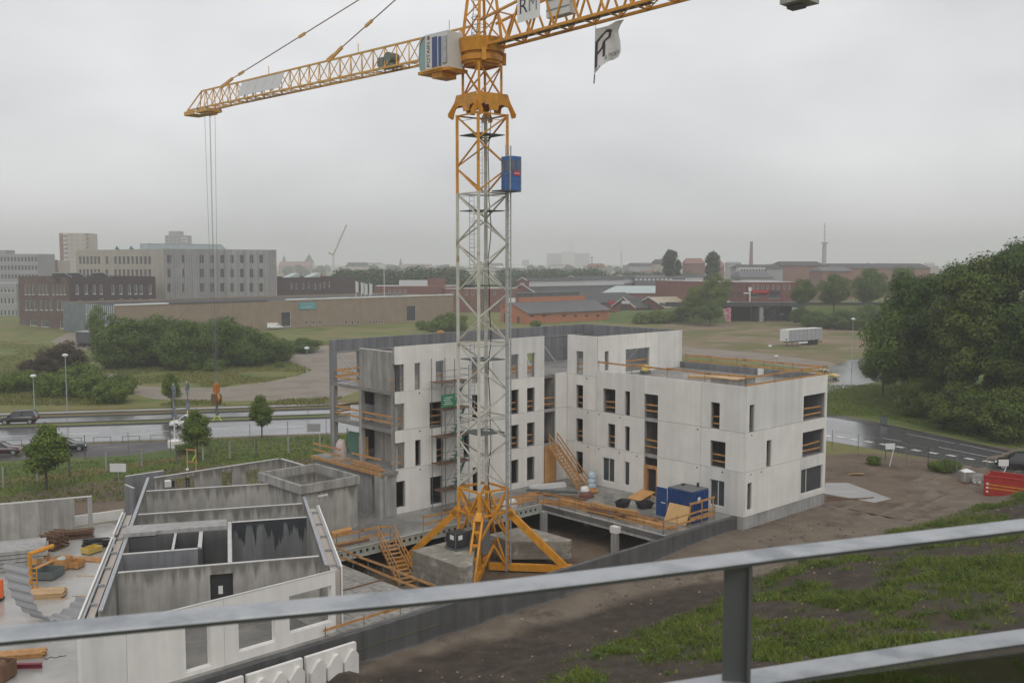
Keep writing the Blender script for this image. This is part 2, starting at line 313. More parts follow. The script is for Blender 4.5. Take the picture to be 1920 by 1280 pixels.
# ------------------------------------------------------------------ ground
def sstep(x): x = min(max(x, 0.0), 1.0); return x * x * (3 - 2 * x)
def toe(a): return -6.6 - 0.115 * a
def T(x, y):
    """height of the earth in front of the site"""
    a, b = AB.inv((x, y))
    z0 = -0.8 * sstep((-3 - a) / 13)                       # the strip along the basement wall lies lower to the left
    d = toe(a) - b
    h = 4.6 * sstep((d + 1.5) / 26.0) * (0.75 + 0.25 * sstep((a + 50) / 30))
    h += 1.5 * math.exp(-(((a - 25) / 7) ** 2 + ((b + 15.5) / 4.5) ** 2))
    n = noise.noise((x * 0.22, y * 0.22, 3.1)) * 0.45 + noise.noise((x * 0.7, y * 0.7, 9.1)) * 0.16 + noise.noise((x * 2.1, y * 2.1, 1.1)) * 0.07
    ramp = sstep((0.55 - b) / 5.0)
    heap = 0.62 * max(0.0, noise.noise((a * 0.62, 5.5, 2.0)) + 0.38) * math.exp(-((b + 0.9) / 1.3) ** 2) * sstep((-8 - a) / 5)   # sand tipped against the wall
    h += .11 * math.sin((b + .9 * math.sin(a * .11)) * 4.2) * sstep((a + 9) / 6) * sstep((b + 9) / 3) * (.5 + noise.noise((a * .25, b * .4, 6.6)))
    edge = sstep((60 - a) / 12) * sstep((a + 75) / 8) * sstep((b + 45) / 5)
    return (z0 * (1 - 0.5 * sstep(d / 6)) + (h + n * (0.25 + 0.75 * sstep(d / 5))) * ramp * edge + heap)

gm = bpy.data.materials.new('field_ground'); gm.use_nodes = True
def ground_nodes(m, cols, scales, rough=0.95, bump=0.3):
    t = m.node_tree; L = t.links.new; b = t.nodes['Principled BSDF']; b.inputs['Roughness'].default_value = rough; b.inputs['Specular IOR Level'].default_value = 0.2
    g = t.nodes.new('ShaderNodeNewGeometry'); cur = None
    for i, (c, lo, hi) in enumerate(cols):
        if cur is None:
            r = t.nodes.new('ShaderNodeRGB'); r.outputs[0].default_value = (*c, 1); cur = r.outputs[0]; continue
        n = t.nodes.new('ShaderNodeTexNoise'); n.inputs['Scale'].default_value = scales[i]; n.inputs['Detail'].default_value = 7; n.inputs['Roughness'].default_value = 0.62
        ad = t.nodes.new('ShaderNodeVectorMath'); ad.inputs[1].default_value = (17.3 * i, 5.1 * i, 0); L(g.outputs['Position'], ad.inputs[0]); L(ad.outputs[0], n.inputs['Vector'])
        mr = t.nodes.new('ShaderNodeMapRange'); mr.inputs[1].default_value = lo; mr.inputs[2].default_value = hi; L(n.outputs[0], mr.inputs[0])
        x = t.nodes.new('ShaderNodeMixRGB'); x.inputs[2].default_value = (*c, 1); L(cur, x.inputs[1]); L(mr.outputs[0], x.inputs[0]); cur = x.outputs[0]
    L(cur, b.inputs['Base Color'])
    n = t.nodes.new('ShaderNodeTexNoise'); n.inputs['Scale'].default_value = 3.0; n.inputs['Detail'].default_value = 8; L(g.outputs['Position'], n.inputs['Vector'])
    bn = t.nodes.new('ShaderNodeBump'); bn.inputs['Strength'].default_value = bump; bn.inputs['Distance'].default_value = 0.3; L(n.outputs[0], bn.inputs['Height']); L(bn.outputs[0], b.inputs['Normal'])
    return m
ground_nodes(gm, [((0.15, 0.165, 0.05), 0, 0), ((0.205, 0.17, 0.075), 0.45, 0.66), ((0.095, 0.135, 0.035), 0.52, 0.66), ((0.23, 0.185, 0.11), 0.62, 0.75)], [0, 0.045, 0.10, 0.25])
def ground_mat(name, cols, scales, rough=0.95, bump=0.3):
    m = bpy.data.materials.new(name); m.use_nodes = True; return ground_nodes(m, cols, scales, rough, bump)
G_grass = gm
G_lush = ground_mat('lush_grass', [((0.085, 0.128, 0.03), 0, 0), ((0.125, 0.145, 0.04), 0.42, 0.66), ((0.065, 0.095, 0.025), 0.55, 0.7)], [0, 0.12, 0.5])
G_dirt = ground_mat('bare_field_earth', [((0.225, 0.165, 0.11), 0, 0), ((0.135, 0.135, 0.05), 0.42, 0.56), ((0.26, 0.205, 0.145), 0.52, 0.66), ((0.10, 0.12, 0.035), 0.58, 0.68)], [0, 0.045, 0.1, 0.07])
G_track = ground_mat('gravel_track', [((0.25, 0.215, 0.175), 0, 0), ((0.19, 0.155, 0.12), 0.45, 0.65)], [0, 0.2], 0.7)
G_site = ground_mat('muddy_site_track', [((0.155, 0.115, 0.08), 0, 0), ((0.095, 0.07, 0.05), 0.45, 0.62), ((0.20, 0.155, 0.11), 0.58, 0.72)], [0, 0.25, 0.7], 0.75, 0.6)
G_verge = ground_mat('dry_verge', [((0.17, 0.13, 0.05), 0, 0), ((0.11, 0.115, 0.035), 0.45, 0.62)], [0, 0.25])

# the earth mound: soil / sand / mud by plan position
soil = bpy.data.materials.new('mound_soil'); soil.use_nodes = True
def soil_nodes():
    t = soil.node_tree; L = t.links.new; b = t.nodes['Principled BSDF']; b.inputs['Roughness'].default_value = 0.9; b.inputs['Specular IOR Level'].default_value = 0.25
    g = t.nodes.new('ShaderNodeNewGeometry')
    def nz(sc, det=7):
        n = t.nodes.new('ShaderNodeTexNoise'); n.inputs['Scale'].default_value = sc; n.inputs['Detail'].default_value = det; n.inputs['Roughness'].default_value = 0.65; L(g.outputs['Position'], n.inputs['Vector']); return n.outputs[0]
    def mix(c1, c2, f):
        x = t.nodes.new('ShaderNodeMixRGB'); L(f, x.inputs[0])
        for i, c in ((1, c1), (2, c2)):
            if isinstance(c, tuple): x.inputs[i].default_value = (*c, 1)
            else: L(c, x.inputs[i])
        return x.outputs[0]
    def rng(s, a, b_, c=0, d=1):
        r = t.nodes.new('ShaderNodeMapRange'); r.inputs[1].default_value = a; r.inputs[2].default_value = b_; r.inputs[3].default_value = c; r.inputs[4].default_value = d; L(s, r.inputs[0]); return r.outputs[0]
    at = t.nodes.new('ShaderNodeAttribute'); at.attribute_name = 'zone'
    darkc = mix((0.042, 0.032, 0.024), (0.075, 0.057, 0.043), rng(nz(0.9), 0.4, 0.65))
    darkc = mix(darkc, (0.15, 0.115, 0.085), rng(nz(3.5), 0.64, 0.74))
    sandc = mix((0.145, 0.115, 0.086), (0.20, 0.163, 0.125), rng(nz(0.5), 0.4, 0.65))
    sandc = mix(sandc, (0.085, 0.062, 0.045), rng(nz(0.35), 0.55, 0.66))
    grassc = mix((0.06, 0.075, 0.022), (0.085, 0.058, 0.036), rng(nz(0.33), 0.48, 0.6))
    sep = t.nodes.new('ShaderNodeSeparateColor'); L(at.outputs['Color'], sep.inputs[0])
    c = mix(darkc, sandc, sep.outputs[0]); c = mix(c, grassc, sep.outputs[1])
    L(c, b.inputs['Base Color'])
    bn = t.nodes.new('ShaderNodeBump'); bn.inputs['Strength'].default_value = 0.7; bn.inputs['Distance'].default_value = 0.15; L(nz(2.2, 9), bn.inputs['Height']); L(bn.outputs[0], b.inputs['Normal'])
soil_nodes()
def grassy(a, b):
    """0..1 where weeds cover the mound"""
    d = toe(a) - b
    g = sstep((-6.3 - b - 3.2 * sstep((-24 - a) / 8) - 2.0 * sstep((a - 2) / 14)) / 2.2)
    n = noise.noise((a * 0.17, b * 0.17, 7.7)) * 0.6 + noise.noise((a * 0.45, b * 0.45, 2.7)) * 0.55 + noise.noise((a * 1.1, b * 1.1, 5.2)) * 0.35
    return g * sstep((n + 0.27) / 0.5)
def build_mound():
    st = 0.6; na, nb = int(135 / st), int(45.55 / st)
    vs, fs, zc = [], [], []
    for j in range(nb + 1):
        b = 0.55 - j * 45.55 / nb
        for i in range(na + 1):
            a = -75 + i * 135 / na; x, y, _ = AB(a, b); vs.append((x, y, T(x, y)))
            d = toe(a) - b
            sandy = 1 - sstep((d + 2.6 - 4.6 * sstep((a + 14) / 10) + 1.0 * noise.noise((a * 0.3, b * 0.3, 0))) / 1.3)
            zc.append((sandy, grassy(a, b), 0, 1))
    for j in range(nb):
        for i in range(na):
            k = j * (na + 1) + i; fs.append((k, k + 1, k + na + 2, k + na + 1))
    m = MB(); m.v, m.f = vs, fs
    o = struct('terrain', m, soil); me = o.data
    at = me.color_attributes.new('zone', 'FLOAT_COLOR', 'POINT'); at.data.foreach_set('color', [c for q in zc for c in q])
    me.polygons.foreach_set('use_smooth', [True] * len(me.polygons))
build_mound()
g = MB(); BIG = 4500
def gq(a0, a1, b0, b1): g.sheet([AB(a0, b0), AB(a1, b0), AB(a1, b1), AB(a0, b1)])
gq(-BIG, -29.1, 0.55, 18.4); gq(-0.2, BIG, 0.55, 18.4); gq(-BIG, BIG, 18.4, BIG); gq(-BIG, -75, -BIG, 0.55); gq(60, BIG, -BIG, 0.55); gq(-75, 60, -BIG, -45)
struct('ground', g, G_grass)
def flat(name, pts, z, m):
    return struct(name, MB().sheet([(p[0], p[1], z) for p in pts]), m)
def px(*pts): return [P(x, y) for x, y in pts]
# right-hand bare field, its track, site track
flat('bare_field', px((1250, 603), (1330, 592), (1500, 598), (1700, 640), (1640, 690), (1560, 690), (1278, 668), (1150, 640)), 0.004, G_dirt)
flat('field_track', px((1150, 655), (1278, 650), (1420, 661), (1560, 679), (1580, 690), (1530, 694), (1400, 676), (1278, 663), (1150, 668)), 0.008, G_track)
flat('site_track', [AB(12, -9)[:2], AB(30, -12), AB(40, -8), AB(36, 8), AB(30, 12), AB(12.05, 14), AB(12.05, 0.6), AB(-0.2, 0.6), AB(-0.2, 0.56), AB(12, 0.56)], 0.004, G_site)
flat('paved_strip', px((1548, 905), (1590, 905), (1672, 935), (1640, 942), (1545, 925)), 0.012, M['pale_path'])
# left field: tracks, verge
LOOP1 = px((236, 722), (330, 727), (420, 726), (500, 716), (560, 704), (585, 694), (560, 684), (530, 676), (525, 664), (570, 652), (640, 645), (760, 640), (760, 700), (640, 745), (520, 750), (400, 752), (290, 748), (240, 736))
LOOP2 = px((160, 706), (205, 700), (240, 702), (205, 709), (170, 714)); FORE = px((95, 640), (130, 622), (200, 640), (220, 655), (190, 660), (130, 652)); SIDEP = px((0, 703), (60, 701), (62, 711), (0, 716))
flat('dirt_loop', LOOP1, 0.004, G_track); flat('dirt_path', LOOP2, 0.004, G_track); flat('hall_forecourt', FORE, 0.006, G_track); flat('side_path', SIDEP, 0.006, M['pale_path'])
# dual carriageway, cycle path, parking lay-by
def strip(name, v0, v1, z, m, u0=-70, u1=74): return flat(name, [RD(u0, v0), RD(u1, v0), RD(u1, v1), RD(u0, v1)], z, m)
strip('verge', -1.2, 27, 0.004, G_verge)
strip('road', 0, 12.1, 0.012, M['asphalt']); strip('far_road', 14.9, 19.9, 0.012, M['asphalt']); strip('cycle_path', 23.0, 25.2, 0.012, M['pale_path'])
strip('median_grass', 12.1, 14.9, 0.010, G_grass)
lot = flat('parking_lot', [RD(-70, -10.8), RD(14, -9.0), RD(19, -6.6), RD(20, -1.1), RD(-70, -1.1)], 0.010, M['asphalt_dark'])
for i, (v0, v1, mm) in enumerate([(12.0, 12.3, 'kerb_dark'), (14.7, 14.95, 'kerb_dark'), (19.9, 20.2, 'kerb_dark'), (22.7, 23.0, 'kerb_dark'), (-0.35, -0.05, 'kerb')]):
    k = MB(); k.box(-70, 74, v0, v1, 0.0, 0.13, RD); o = struct('kerb', k, M[mm])
pm = MB()
for u in range(-66, 72, 8): pm.box(u, u + 3.2, 5.95, 6.1, 0.013, 0.017, RD)
struct('lane_marking', pm, M['paint'])
# street to the right and the junction behind the building
flat('side_street', px((1470, 770), (1560, 783), (1700, 806), (1920, 856), (2300, 945), (2300, 1010), (1920, 898), (1800, 868), (1690, 850), (1560, 828), (1470, 812)), 0.016, M['asphalt'])
flat('side_street_footway', px((1470, 762), (1560, 776), (1640, 790), (1920, 850), (1920, 856), (1700, 806), (1560, 783), (1470, 770)), 0.020, M['asphalt_dark'])
flat('junction', px((1290, 741), (1450, 712), (1540, 694), (1590, 676), (1640, 668), (1720, 668), (1720, 700), (1610, 722), (1550, 737), (1450, 752), (1300, 768)), 0.014, M['asphalt'])
flat('bank_lawn', px((1540, 742), (1620, 722), (1760, 700), (2100, 720), (2300, 830), (2300, 935), (1920, 846), (1640, 786), (1540, 772)), 0.012, G_lush)
flat('roadside_bank', [RD(-70, -30), RD(30, -30), RD(60, -18), RD(60, -1.3), RD(20.5, -1.3), RD(19.3, -6.8), RD(14.2, -9.2), RD(-70, -11)], 0.006, G_lush)
flat('worn_path', px((0, 900), (150, 880), (330, 856), (350, 848), (340, 862), (160, 893), (0, 914)), 0.010, G_verge)
flat('site_yard', px((0, 930), (230, 895), (300, 880), (560, 860), (620, 850), (620, 905), (520, 930), (240, 960), (0, 985)), 0.008, G_site)
pm = MB(); z = 0.021
for cx, cy in ((1552, 817), (1576, 819), (1602, 824), (1629, 828), (1658, 833), (1687, 838), (1718, 844), (1750, 849), (1784, 854), (1818, 860), (1852, 865)):
    a, b = P(cx, cy), P(cx + 30, cy + 5.5); d = (b - a).normalized(); n = Vector((-d.y, d.x, 0))
    q = [a - d * .55 - n * .3, a + d * .45 - n * .3, a + d * .55 + n * .3, a - d * .45 + n * .3]; pm.sheet([(p.x, p.y, z) for p in q])
for x0, y0, x1, y1 in ((1700, 813, 1790, 831), (1760, 838, 1860, 858), (1800, 832, 1890, 851), (1655, 821, 1690, 827)):
    a, b = P(x0, y0), P(x1, y1); d = (b - a).normalized(); n = Vector((-d.y, d.x, 0)) * .06; pm.sheet([(p.x, p.y, z) for p in (a - n, b - n, b + n, a + n)])
struct('street_marking', pm, M['paint'])
# ------------------------------------------------------------------ basement pit and courtyard deck
pw = MB()
pw.wall(lambda s, t, z: AB(s, 0.6 + t, z), -75, 0.0, -1.6, 0.93, 0, 0.3)
struct('basement_wall', pw, M['conc_dark'])
pf = MB(); pf.sheet([AB(-29.1, 0.9, -1.2), AB(-0.2, 0.9, -1.2), AB(-0.2, 18.4, -1.2), AB(-29.1, 18.4, -1.2)]); struct('basement_floor', pf, G_site)
pw = MB(); pw.box(-29.4, -29.1, 0.9, 18.4, -1.5, 0.58, AB); pw.box(-29.1, -0.2, 18.4, 18.7, -1.5, 0.58, AB); pw.box(-0.2, 0.1, 0.9, 18.7, -1.5, 0.58, AB)
struct('basement_inner_wall', pw, M['conc_dark'])
dk = MB()
dk.prism([(-75, 0.93), (-29.1, 0.93), (-28.9, 13.5), (-8.5, 13.5), (-8.5, 0.93), (-0.02, 0.93), (-0.02, 18.72), (-20.15, 18.72), (-20.15, 28.5), (-22.4, 31), (-35, 31.6), (-75, 35.5)], 0.6, 1.0, AB)
deck = struct('courtyard_deck', dk, M['deck'])
lt = MB(); lt.prism([(-75, 1.0), (-48.8, 1.0), (-36.0, 30.2), (-36, 31.4), (-75, 35.3)], 1.002, 1.012, AB); struct('deck_topping', lt, M['deck_light'])
sb = MB(); holes = [(-29.64 + 0.52 * i, -29.42 + 0.52 * i, 0.62, 0.84) for i in range(1, 40)]
sb.wall(lambda s, t, z: AB(s, 13.30 + t, z), -30.0, -8.5, 0.42, 1.03, 0, 0.02, holes)
sb.box(-30, -8.5, 13.22, 13.5, 0.38, 0.42, AB); sb.box(-30, -8.5, 13.26, 13.5, 1.03, 1.06, AB); sb.box(-30, -8.5, 13.48, 13.5, 0.42, 1.03, AB)
o = obj('steel_edge_beam', sb, mat('pale_green_steel', (0.40, 0.42, 0.37), 0.5, 0.1, var=0.12, streak=0.15), deck); o['label'] = 'pale steel edge beam with a row of square holes'
obj('beam_hole_shade', MB().box(-29.9, -8.6, 13.35, 13.37, .45, 1.0, AB), M['dark'], o)  # dark sheet added behind the holes; its colour paints the shade inside
eb = MB(); eb.box(-8.5, -8.2, 0.93, 13.22, 0.42, 1.04, AB); obj('edge_beam', eb, M['conc_lite'], deck)
for a, b in ((-8.75, 12.85), (-8.75, 5.3), (-15.2, 15.0), (-22, 15.0), (-4.5, 12), (-4.5, 5.3)):
    c = MB(); c.box(a - .22, a + .22, b - .22, b + .22, -1.2, 0.6, AB); obj('column', c, M['conc_lite'], deck)
c = MB(); c.box(-9.0, -8.35, 4.95, 5.6, 0.42, 0.9, AB); obj('beam_bracket', c, M['panel'], deck)
for i in range(6):
    a0 = -36.2 + 1.2 * i; s = MB(); s.box(a0 + .02, a0 + 1.18, 1.0, 13.2, 1.003, 1.05, AB); obj('floor_slab_strip', s, M['conc'], deck)
lp = MB(); lp.box(-36, -28.8, 6.4, 6.55, 1.052, 1.10, AB); obj('joint_batten', lp, M['timber_dark'], deck)

# ------------------------------------------------------------------ the L-shaped apartment block
bld = thing('apartment_building', 'four-storey L-shaped white concrete apartment block with empty window openings', 'building', AB(0, 0, 0))
ZL = [1.0, 4.45, 7.5, 10.5]; ZT, ZR = 14.0, 11.05
fa = lambda s, t, z: AB(t, s, z)                 # a = 0 face, s = b
fb = lambda s, t, z: AB(s, t, z)                 # b = 0 face, s = a
fe = lambda s, t, z: AB(s, 15.2 + t, z)          # end wall of the fourth storey
f2 = lambda s, t, z: AB(s, 18.75 + t, z)         # courtyard face of the long wing
G = 0.013
opsA = [(2.34, 3.18, 7.5, 9.57), (1.75, 3.18, 4.5, 6.57), (1.80, 3.15, 1.45, 3.5), (8.41, 9.85, 1.05, 9.57), (13.03, 14.45, 7.5, 9.58), (11.41, 11.98, 7.5, 9.58),
        (13.04, 13.87, 4.5, 6.58), (11.41, 11.94, 4.5, 6.58), (13.09, 14.46, 1.5, 3.57), (11.41, 11.97, 1.52, 3.57), (16.81, 17.67, 7.53, 9.6), (16.81, 17.66, 4.53, 6.6), (16.79, 17.64, 1.62, 3.64), (16.81, 17.67, 10.53, 12.6)]
opsB = [(0.55, 1.2, 7.46, 9.6), (2.99, 3.67, 4.45, 6.57), (0.47, 1.07, 1.47, 3.57), (8.27, 11.7, 7.46, 9.57), (8.26, 11.67, 4.46, 6.56), (8.16, 11.56, 1.43, 3.5)]
opsE = [(1.02, 1.57, 10.95, 12.65), (3.84, 7.2, 10.6, 12.66)]
rows = [(1.5, 3.55), (4.5, 6.57), (7.5, 9.6), (10.52, 12.63)]
ops2 = [(-18.9, -18.05, *r) for r in rows] + [(-17.06, -16.49, *rows[3]), (-17.06, -16.49, *rows[1]), (-14.98, -14.11, *rows[3]), (-15.6, -14.27, 7.3, 9.4), (-14.96, -14.2, *rows[1]), (-15.58, -14.31, 1.2, 3.4),
       (-11.24, -10.47, *rows[3]), (-11.2, -10.39, *rows[2]), (-12.14, -11.52, *rows[1]), (-11.17, -10.5, *rows[0])] + [(-6.86, -5.95, *r) for r in rows] + [(-4.97, -4.03, *r) for r in rows]
def panels(m, cuts, levels, ops, top):
    for s0, s1 in zip(cuts, cuts[1:]):
        for k, z0 in enumerate(levels):
            z1 = levels[k + 1] if k + 1 < len(levels) else top
            p = MB().wall(m, s0 + G, s1 - G, z0 + (G if k else 0), z1 - (G if k + 1 < len(levels) else 0), 0, 0.12, [o for o in ops if o[0] < s1 and o[1] > s0 and o[2] < z1 and o[3] > z0])
            obj('wall_panel', p, M[random.choice(('panel', 'panel_b', 'panel_c'))], bld)
def inner(m, s0, s1, z0, z1, ops, mt='conc', t0=0.125, t1=0.34):
    obj('inner_wall', MB().wall(m, s0, s1, z0, z1, t0, t1, ops), M[mt], bld)
panels(fa, [0.0, 4.1, 9.85, 15.28], ZL[:3], opsA, ZR)
panels(fa, [15.28, 18.74], ZL, opsA, ZT)
inner(fa, 0.13, 15.2, 1.0, 10.95, opsA); inner(fa, 15.35, 18.74, 1.0, 13.95, opsA)
panels(fb, [0.135, 8.0, 12.0], ZL[:3], opsB, ZR); inner(fb, 0.4, 11.9, 1.0, 10.95, opsB)
panels(fe, [0.135, 3.2, 8.4, 12.0], [10.52], opsE, ZT); inner(fe, 0.35, 11.9, 10.52, 13.95, opsE)
panels(f2, [-18.9, -15.62, -9.0, -2.88], ZL[:3], ops2, 10.5 - G)
panels(f2, [-18.9, -9.0, -2.88], [10.5], ops2, ZT)
inner(f2, -18.9, -2.88, 1.0, 13.95, ops2)
# recess with landings, panel beside it
p = MB().wall(f2, -1.45, -0.01, 1.0, 4.44, 0, 0.12); obj('wall_panel', p, M['panel'], bld)
p = MB().wall(f2, -1.45, -0.01, 4.46, 7.49, 0, 0.12); obj('wall_panel', p, M['panel'], bld)
p = MB().wall(f2, -1.45, -0.01, 7.51, 10.6, 0, 0.12); obj('wall_panel', p, M['panel'], bld)
for x0, x1 in ((-3.05, -2.87), (-1.45, -1.27)):
    p = MB(); p.box(x0, x1, 18.9, 21.5, 1.0, 10.5, AB); obj('recess_wall', p, M['conc'], bld)
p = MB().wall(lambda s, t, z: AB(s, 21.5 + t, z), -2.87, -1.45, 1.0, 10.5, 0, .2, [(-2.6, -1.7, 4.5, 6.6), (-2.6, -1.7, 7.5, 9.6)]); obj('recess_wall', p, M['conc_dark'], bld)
for z in (4.45, 7.5): p = MB(); p.box(-2.86, -1.46, 18.85, 21.48, z - .25, z, AB); obj('landing', p, M['conc_lite'], bld)
# floors, roof, back walls
for z in ZL[1:]:
    p = MB(); p.box(-18.88, 11.6, 19.1, 27.7, z - .28, z, AB); obj('floor_slab', p, M['slabtop'], bld)
    p = MB(); p.box(0.35, 11.6, 0.36, 19.08, z - .28, z, AB); obj('floor_slab', p, M['slabtop'], bld)
p = MB(); p.box(-18.88, 11.6, 19.1, 27.7, 0.85, 1.0, AB); p.box(0.35, 11.6, 0.36, 19.08, 0.85, 1.0, AB); obj('ground_floor_slab', p, M['slabtop'], bld)
bk = lambda s, t, z: AB(s, 27.75 + t, z)
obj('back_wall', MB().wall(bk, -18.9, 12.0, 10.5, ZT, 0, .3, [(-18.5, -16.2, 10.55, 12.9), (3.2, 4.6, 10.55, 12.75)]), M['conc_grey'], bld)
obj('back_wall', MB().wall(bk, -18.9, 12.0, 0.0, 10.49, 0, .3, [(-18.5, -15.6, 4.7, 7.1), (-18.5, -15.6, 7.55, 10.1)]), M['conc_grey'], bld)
p = MB(); p.box(-18.9, 12.0, 27.70, 27.748, 12.95, 13.02, AB); obj('wall_ledge', p, M['conc_lite'], bld)
rt = lambda s, t, z: AB(11.7 + t, s, z)
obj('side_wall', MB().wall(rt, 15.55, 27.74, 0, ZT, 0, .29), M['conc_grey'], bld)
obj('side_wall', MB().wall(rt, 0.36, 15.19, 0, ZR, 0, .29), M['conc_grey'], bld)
p = MB(); p.box(11.5, 11.698, 6.0, 6.5, 10.5, ZR + .02, AB); obj('parapet_pier', p, M['panel'], bld)
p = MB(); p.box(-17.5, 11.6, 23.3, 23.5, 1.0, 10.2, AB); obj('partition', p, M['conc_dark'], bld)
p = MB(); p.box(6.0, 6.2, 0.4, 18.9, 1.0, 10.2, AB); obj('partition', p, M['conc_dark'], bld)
for b in (4.6, 8.1, 10.2, 15.0): p = MB(); p.box(0.4, 5.98, b, b + .18, 1.0, 10.2, AB); obj('partition', p, M['conc'], bld)
for a in (-13.2, -8.5, -3.4): p = MB(); p.box(a, a + .18, 19.12, 23.28, 1.0, 10.2, AB); obj('partition', p, M['conc'], bld)
# slab edges show in the stair column on the front
for z in (4.5, 7.5): p = MB(); p.box(0.1, 0.34, 8.42, 9.84, z - .22, z + .05, AB); obj('stair_landing', p, M['conc_lite'], bld)
# foundation
p = MB(); p.box(0.05, 11.95, 0.05, 0.3, -0.6, 0.995, AB); obj('foundation', p, M['conc_lite'], bld)
p = MB(); p.box(0.03, 0.3, 0.31, 0.92, -0.6, 0.99, AB); obj('foundation', p, M['conc_lite'], bld)
# open end of the long wing
e = -18.9
for b in (19.0, 23.4, 27.4):
    p = MB(); p.box(e, e + .35, b, b + .35, 4.45, 10.22, AB); obj('end_column', p, M['conc'], bld)
p = MB(); p.box(e, e + .35, 27.4, 27.74, 10.5, 14.0, AB); obj('end_column', p, M['conc_grey'], bld)
p = MB(); p.box(e + .02, e + .22, 19.15, 23.6, 10.5, 13.55, AB); obj('end_wall', p, M['conc'], bld)
p = MB(); p.box(e + .0, e + .24, 19.1, 23.62, 13.55, 13.6, AB); obj('end_wall_capping', p, M['panel_edge'], bld)
for z in (4.45, 7.5): p = MB(); p.box(e + 1.3, e + 1.5, 19.1, 23.5, z, z + 2.75, AB); obj('end_wall', p, M['conc'], bld)
p = MB(); p.box(e + .25, e + .6, 19.0, 19.35, 10.5, 13.3, AB); obj('end_column', p, M['conc_dark'], bld)
gw = lambda s, t, z: AB(-20.2 + t, s, z)
obj('ground_end_wall', MB().wall(gw, 18.5, 28.4, 1.0, 4.2, 0, .25, [(19.4, 20.2, 1.02, 3.9)]), M['conc_lite'], bld)
p = MB(); p.box(-20.6, -20.21, 18.6, 19.25, 1.0, 4.2, AB); obj('ground_pier', p, M['conc_lite'], bld)
p = MB(); p.box(-20.2, -18.92, 18.75, 18.95, 1.0, 4.2, AB); obj('ground_pier', p, M['conc_lite'], bld)
p = MB(); p.box(-20.45, -18.9, 18.5, 28.45, 4.2, 4.45, AB); obj('terrace_slab', p, M['slabtop'], bld)
p = MB(); p.box(-20.55, -20.47, 18.5, 28.45, 4.22, 4.48, AB); obj('terrace_edge_board', p, M['timber'], bld)
# temporary guard boards across the openings
def guard(m, s0, s1, z, n=2, t=0.42):
    for k in range(n):
        zz = z + 0.42 + 0.5 * k + random.uniform(-.05, .05); tl = random.uniform(-.05, .05)
        b = MB().bar(m(s0 - .15, t, zz - tl), m(s1 + .15, t, zz + tl), 0.035, 0.13); obj('guard_board', b, M['timber'], bld)
glz = {(1.80, 1.45), (13.09, 1.5), (11.41, 1.52), (8.16, 1.43)}
for m, ops in ((fa, opsA), (fb, opsB), (f2, ops2), (fe, opsE)):
    for o in ops:
        if (o[0], o[2]) in glz or o[1] - o[0] < 0.7 or o[0] == 8.41 or o[2] < 1.7: continue
        guard(m, o[0], o[1], o[2])
for z in (4.5, 7.5): guard(fa, 8.41, 9.85, z + .25, 2, 0.2)
guard(f2, -2.87, -1.45, 7.5, 2, .3)
def window(m, s0, s1, z0, z1, mull=()):
    t0 = 0.10; f = MB().wall(m, s0, s1, z0, z1, t0, t0 + .07, [(s0 + .06, s1 - .06, z0 + .06, z1 - .06)])
    for q in mull: f.wall(m, q - .04, q + .04, z0 + .061, z1 - .061, t0, t0 + .07)
    w_ = obj('window', f, M['cabwhite'], bld)
    obj('pane', MB().wall(m, s0 + .06, s1 - .06, z0 + .06, z1 - .06, t0 + .03, t0 + .045), M['glass'], w_)
window(fa, 1.80, 3.15, 1.45, 3.5, (2.42,)); window(fa, 13.09, 14.46, 1.5, 3.57, (13.75,)); window(fa, 11.41, 11.97, 1.52, 3.57); window(fb, 8.16, 11.56, 1.43, 3.5, (9.1,))
for m, pts in ((fa, [(2.0, 4.2), (4.4, 4.2), (4.4, 7.25), (10.6, 4.2), (12.5, 4.2), (14.9, 4.2), (12.5, 7.25), (14.9, 7.25), (16.2, 4.2), (16.2, 7.25), (16.4, 10.25)]), (fb, [(0.9, 4.2), (2.3, 4.2), (0.9, 7.25)]), (f2, [(-16.6, 4.2), (-16.6, 7.25), (-16.6, 10.25)])):
    for s, z in pts:
        d = MB(); n = 10; c = [(s + .07 * math.cos(2 * math.pi * i / n), z + .07 * math.sin(2 * math.pi * i / n)) for i in range(n)]
        d.ext(c, m, -0.004, 0.05); obj('anchor_pocket', d, M['dark'], bld)
# timber doorway in the stair column and plywood filling of the recess
p = MB(); p.wall(fa, 8.43, 9.83, 1.02, 3.6, .02, .30, [(8.55, 9.55, 1.0, 3.35)]); obj('door_lining', p, M['timber'], bld)
p = MB(); p.wall(lambda s, t, z: AB(s, 18.6 + t, z), -2.95, -1.5, 1.02, 4.3, 0, .04); obj('plywood_hoarding', p, M['ply'], bld)
# raking props inside the open top storey and in the end bays
for (a0, b0, z0), (a1, b1, z1) in (((-18.3, 27.6, 12.9), (-17.2, 25.4, 10.5)), ((-18.2, 21.2, 12.9), (-17.2, 19.8, 10.6)), ((4.9, 27.6, 13.0), (5.6, 25.6, 10.5)), ((2.6, 27.6, 12.9), (2.2, 25.9, 10.5)), ((6.2, 15.7, 12.6), (5.2, 17.2, 10.6)), ((-14.6, 19.2, 12.6), (-14.3, 20.6, 10.6))):
    obj('raking_prop', MB().tube(AB(a0, b0, z0), AB(a1, b1, z1), .045, 8), M['galv'], bld)
def endguard(a0, b0, a1, b1, z):
    for k in range(2):
        zz = z + .5 + .52 * k; obj('guard_board', MB().bar(AB(a0, b0, zz + random.uniform(-.04, .04)), AB(a1, b1, zz + random.uniform(-.04, .04)), .035, .14), M['timber'], bld)
for z in (7.5, 10.5):
    endguard(e + .1, 23.8, e + .1, 27.4, z); endguard(-18.4, 27.6, -15.8, 27.6, z)
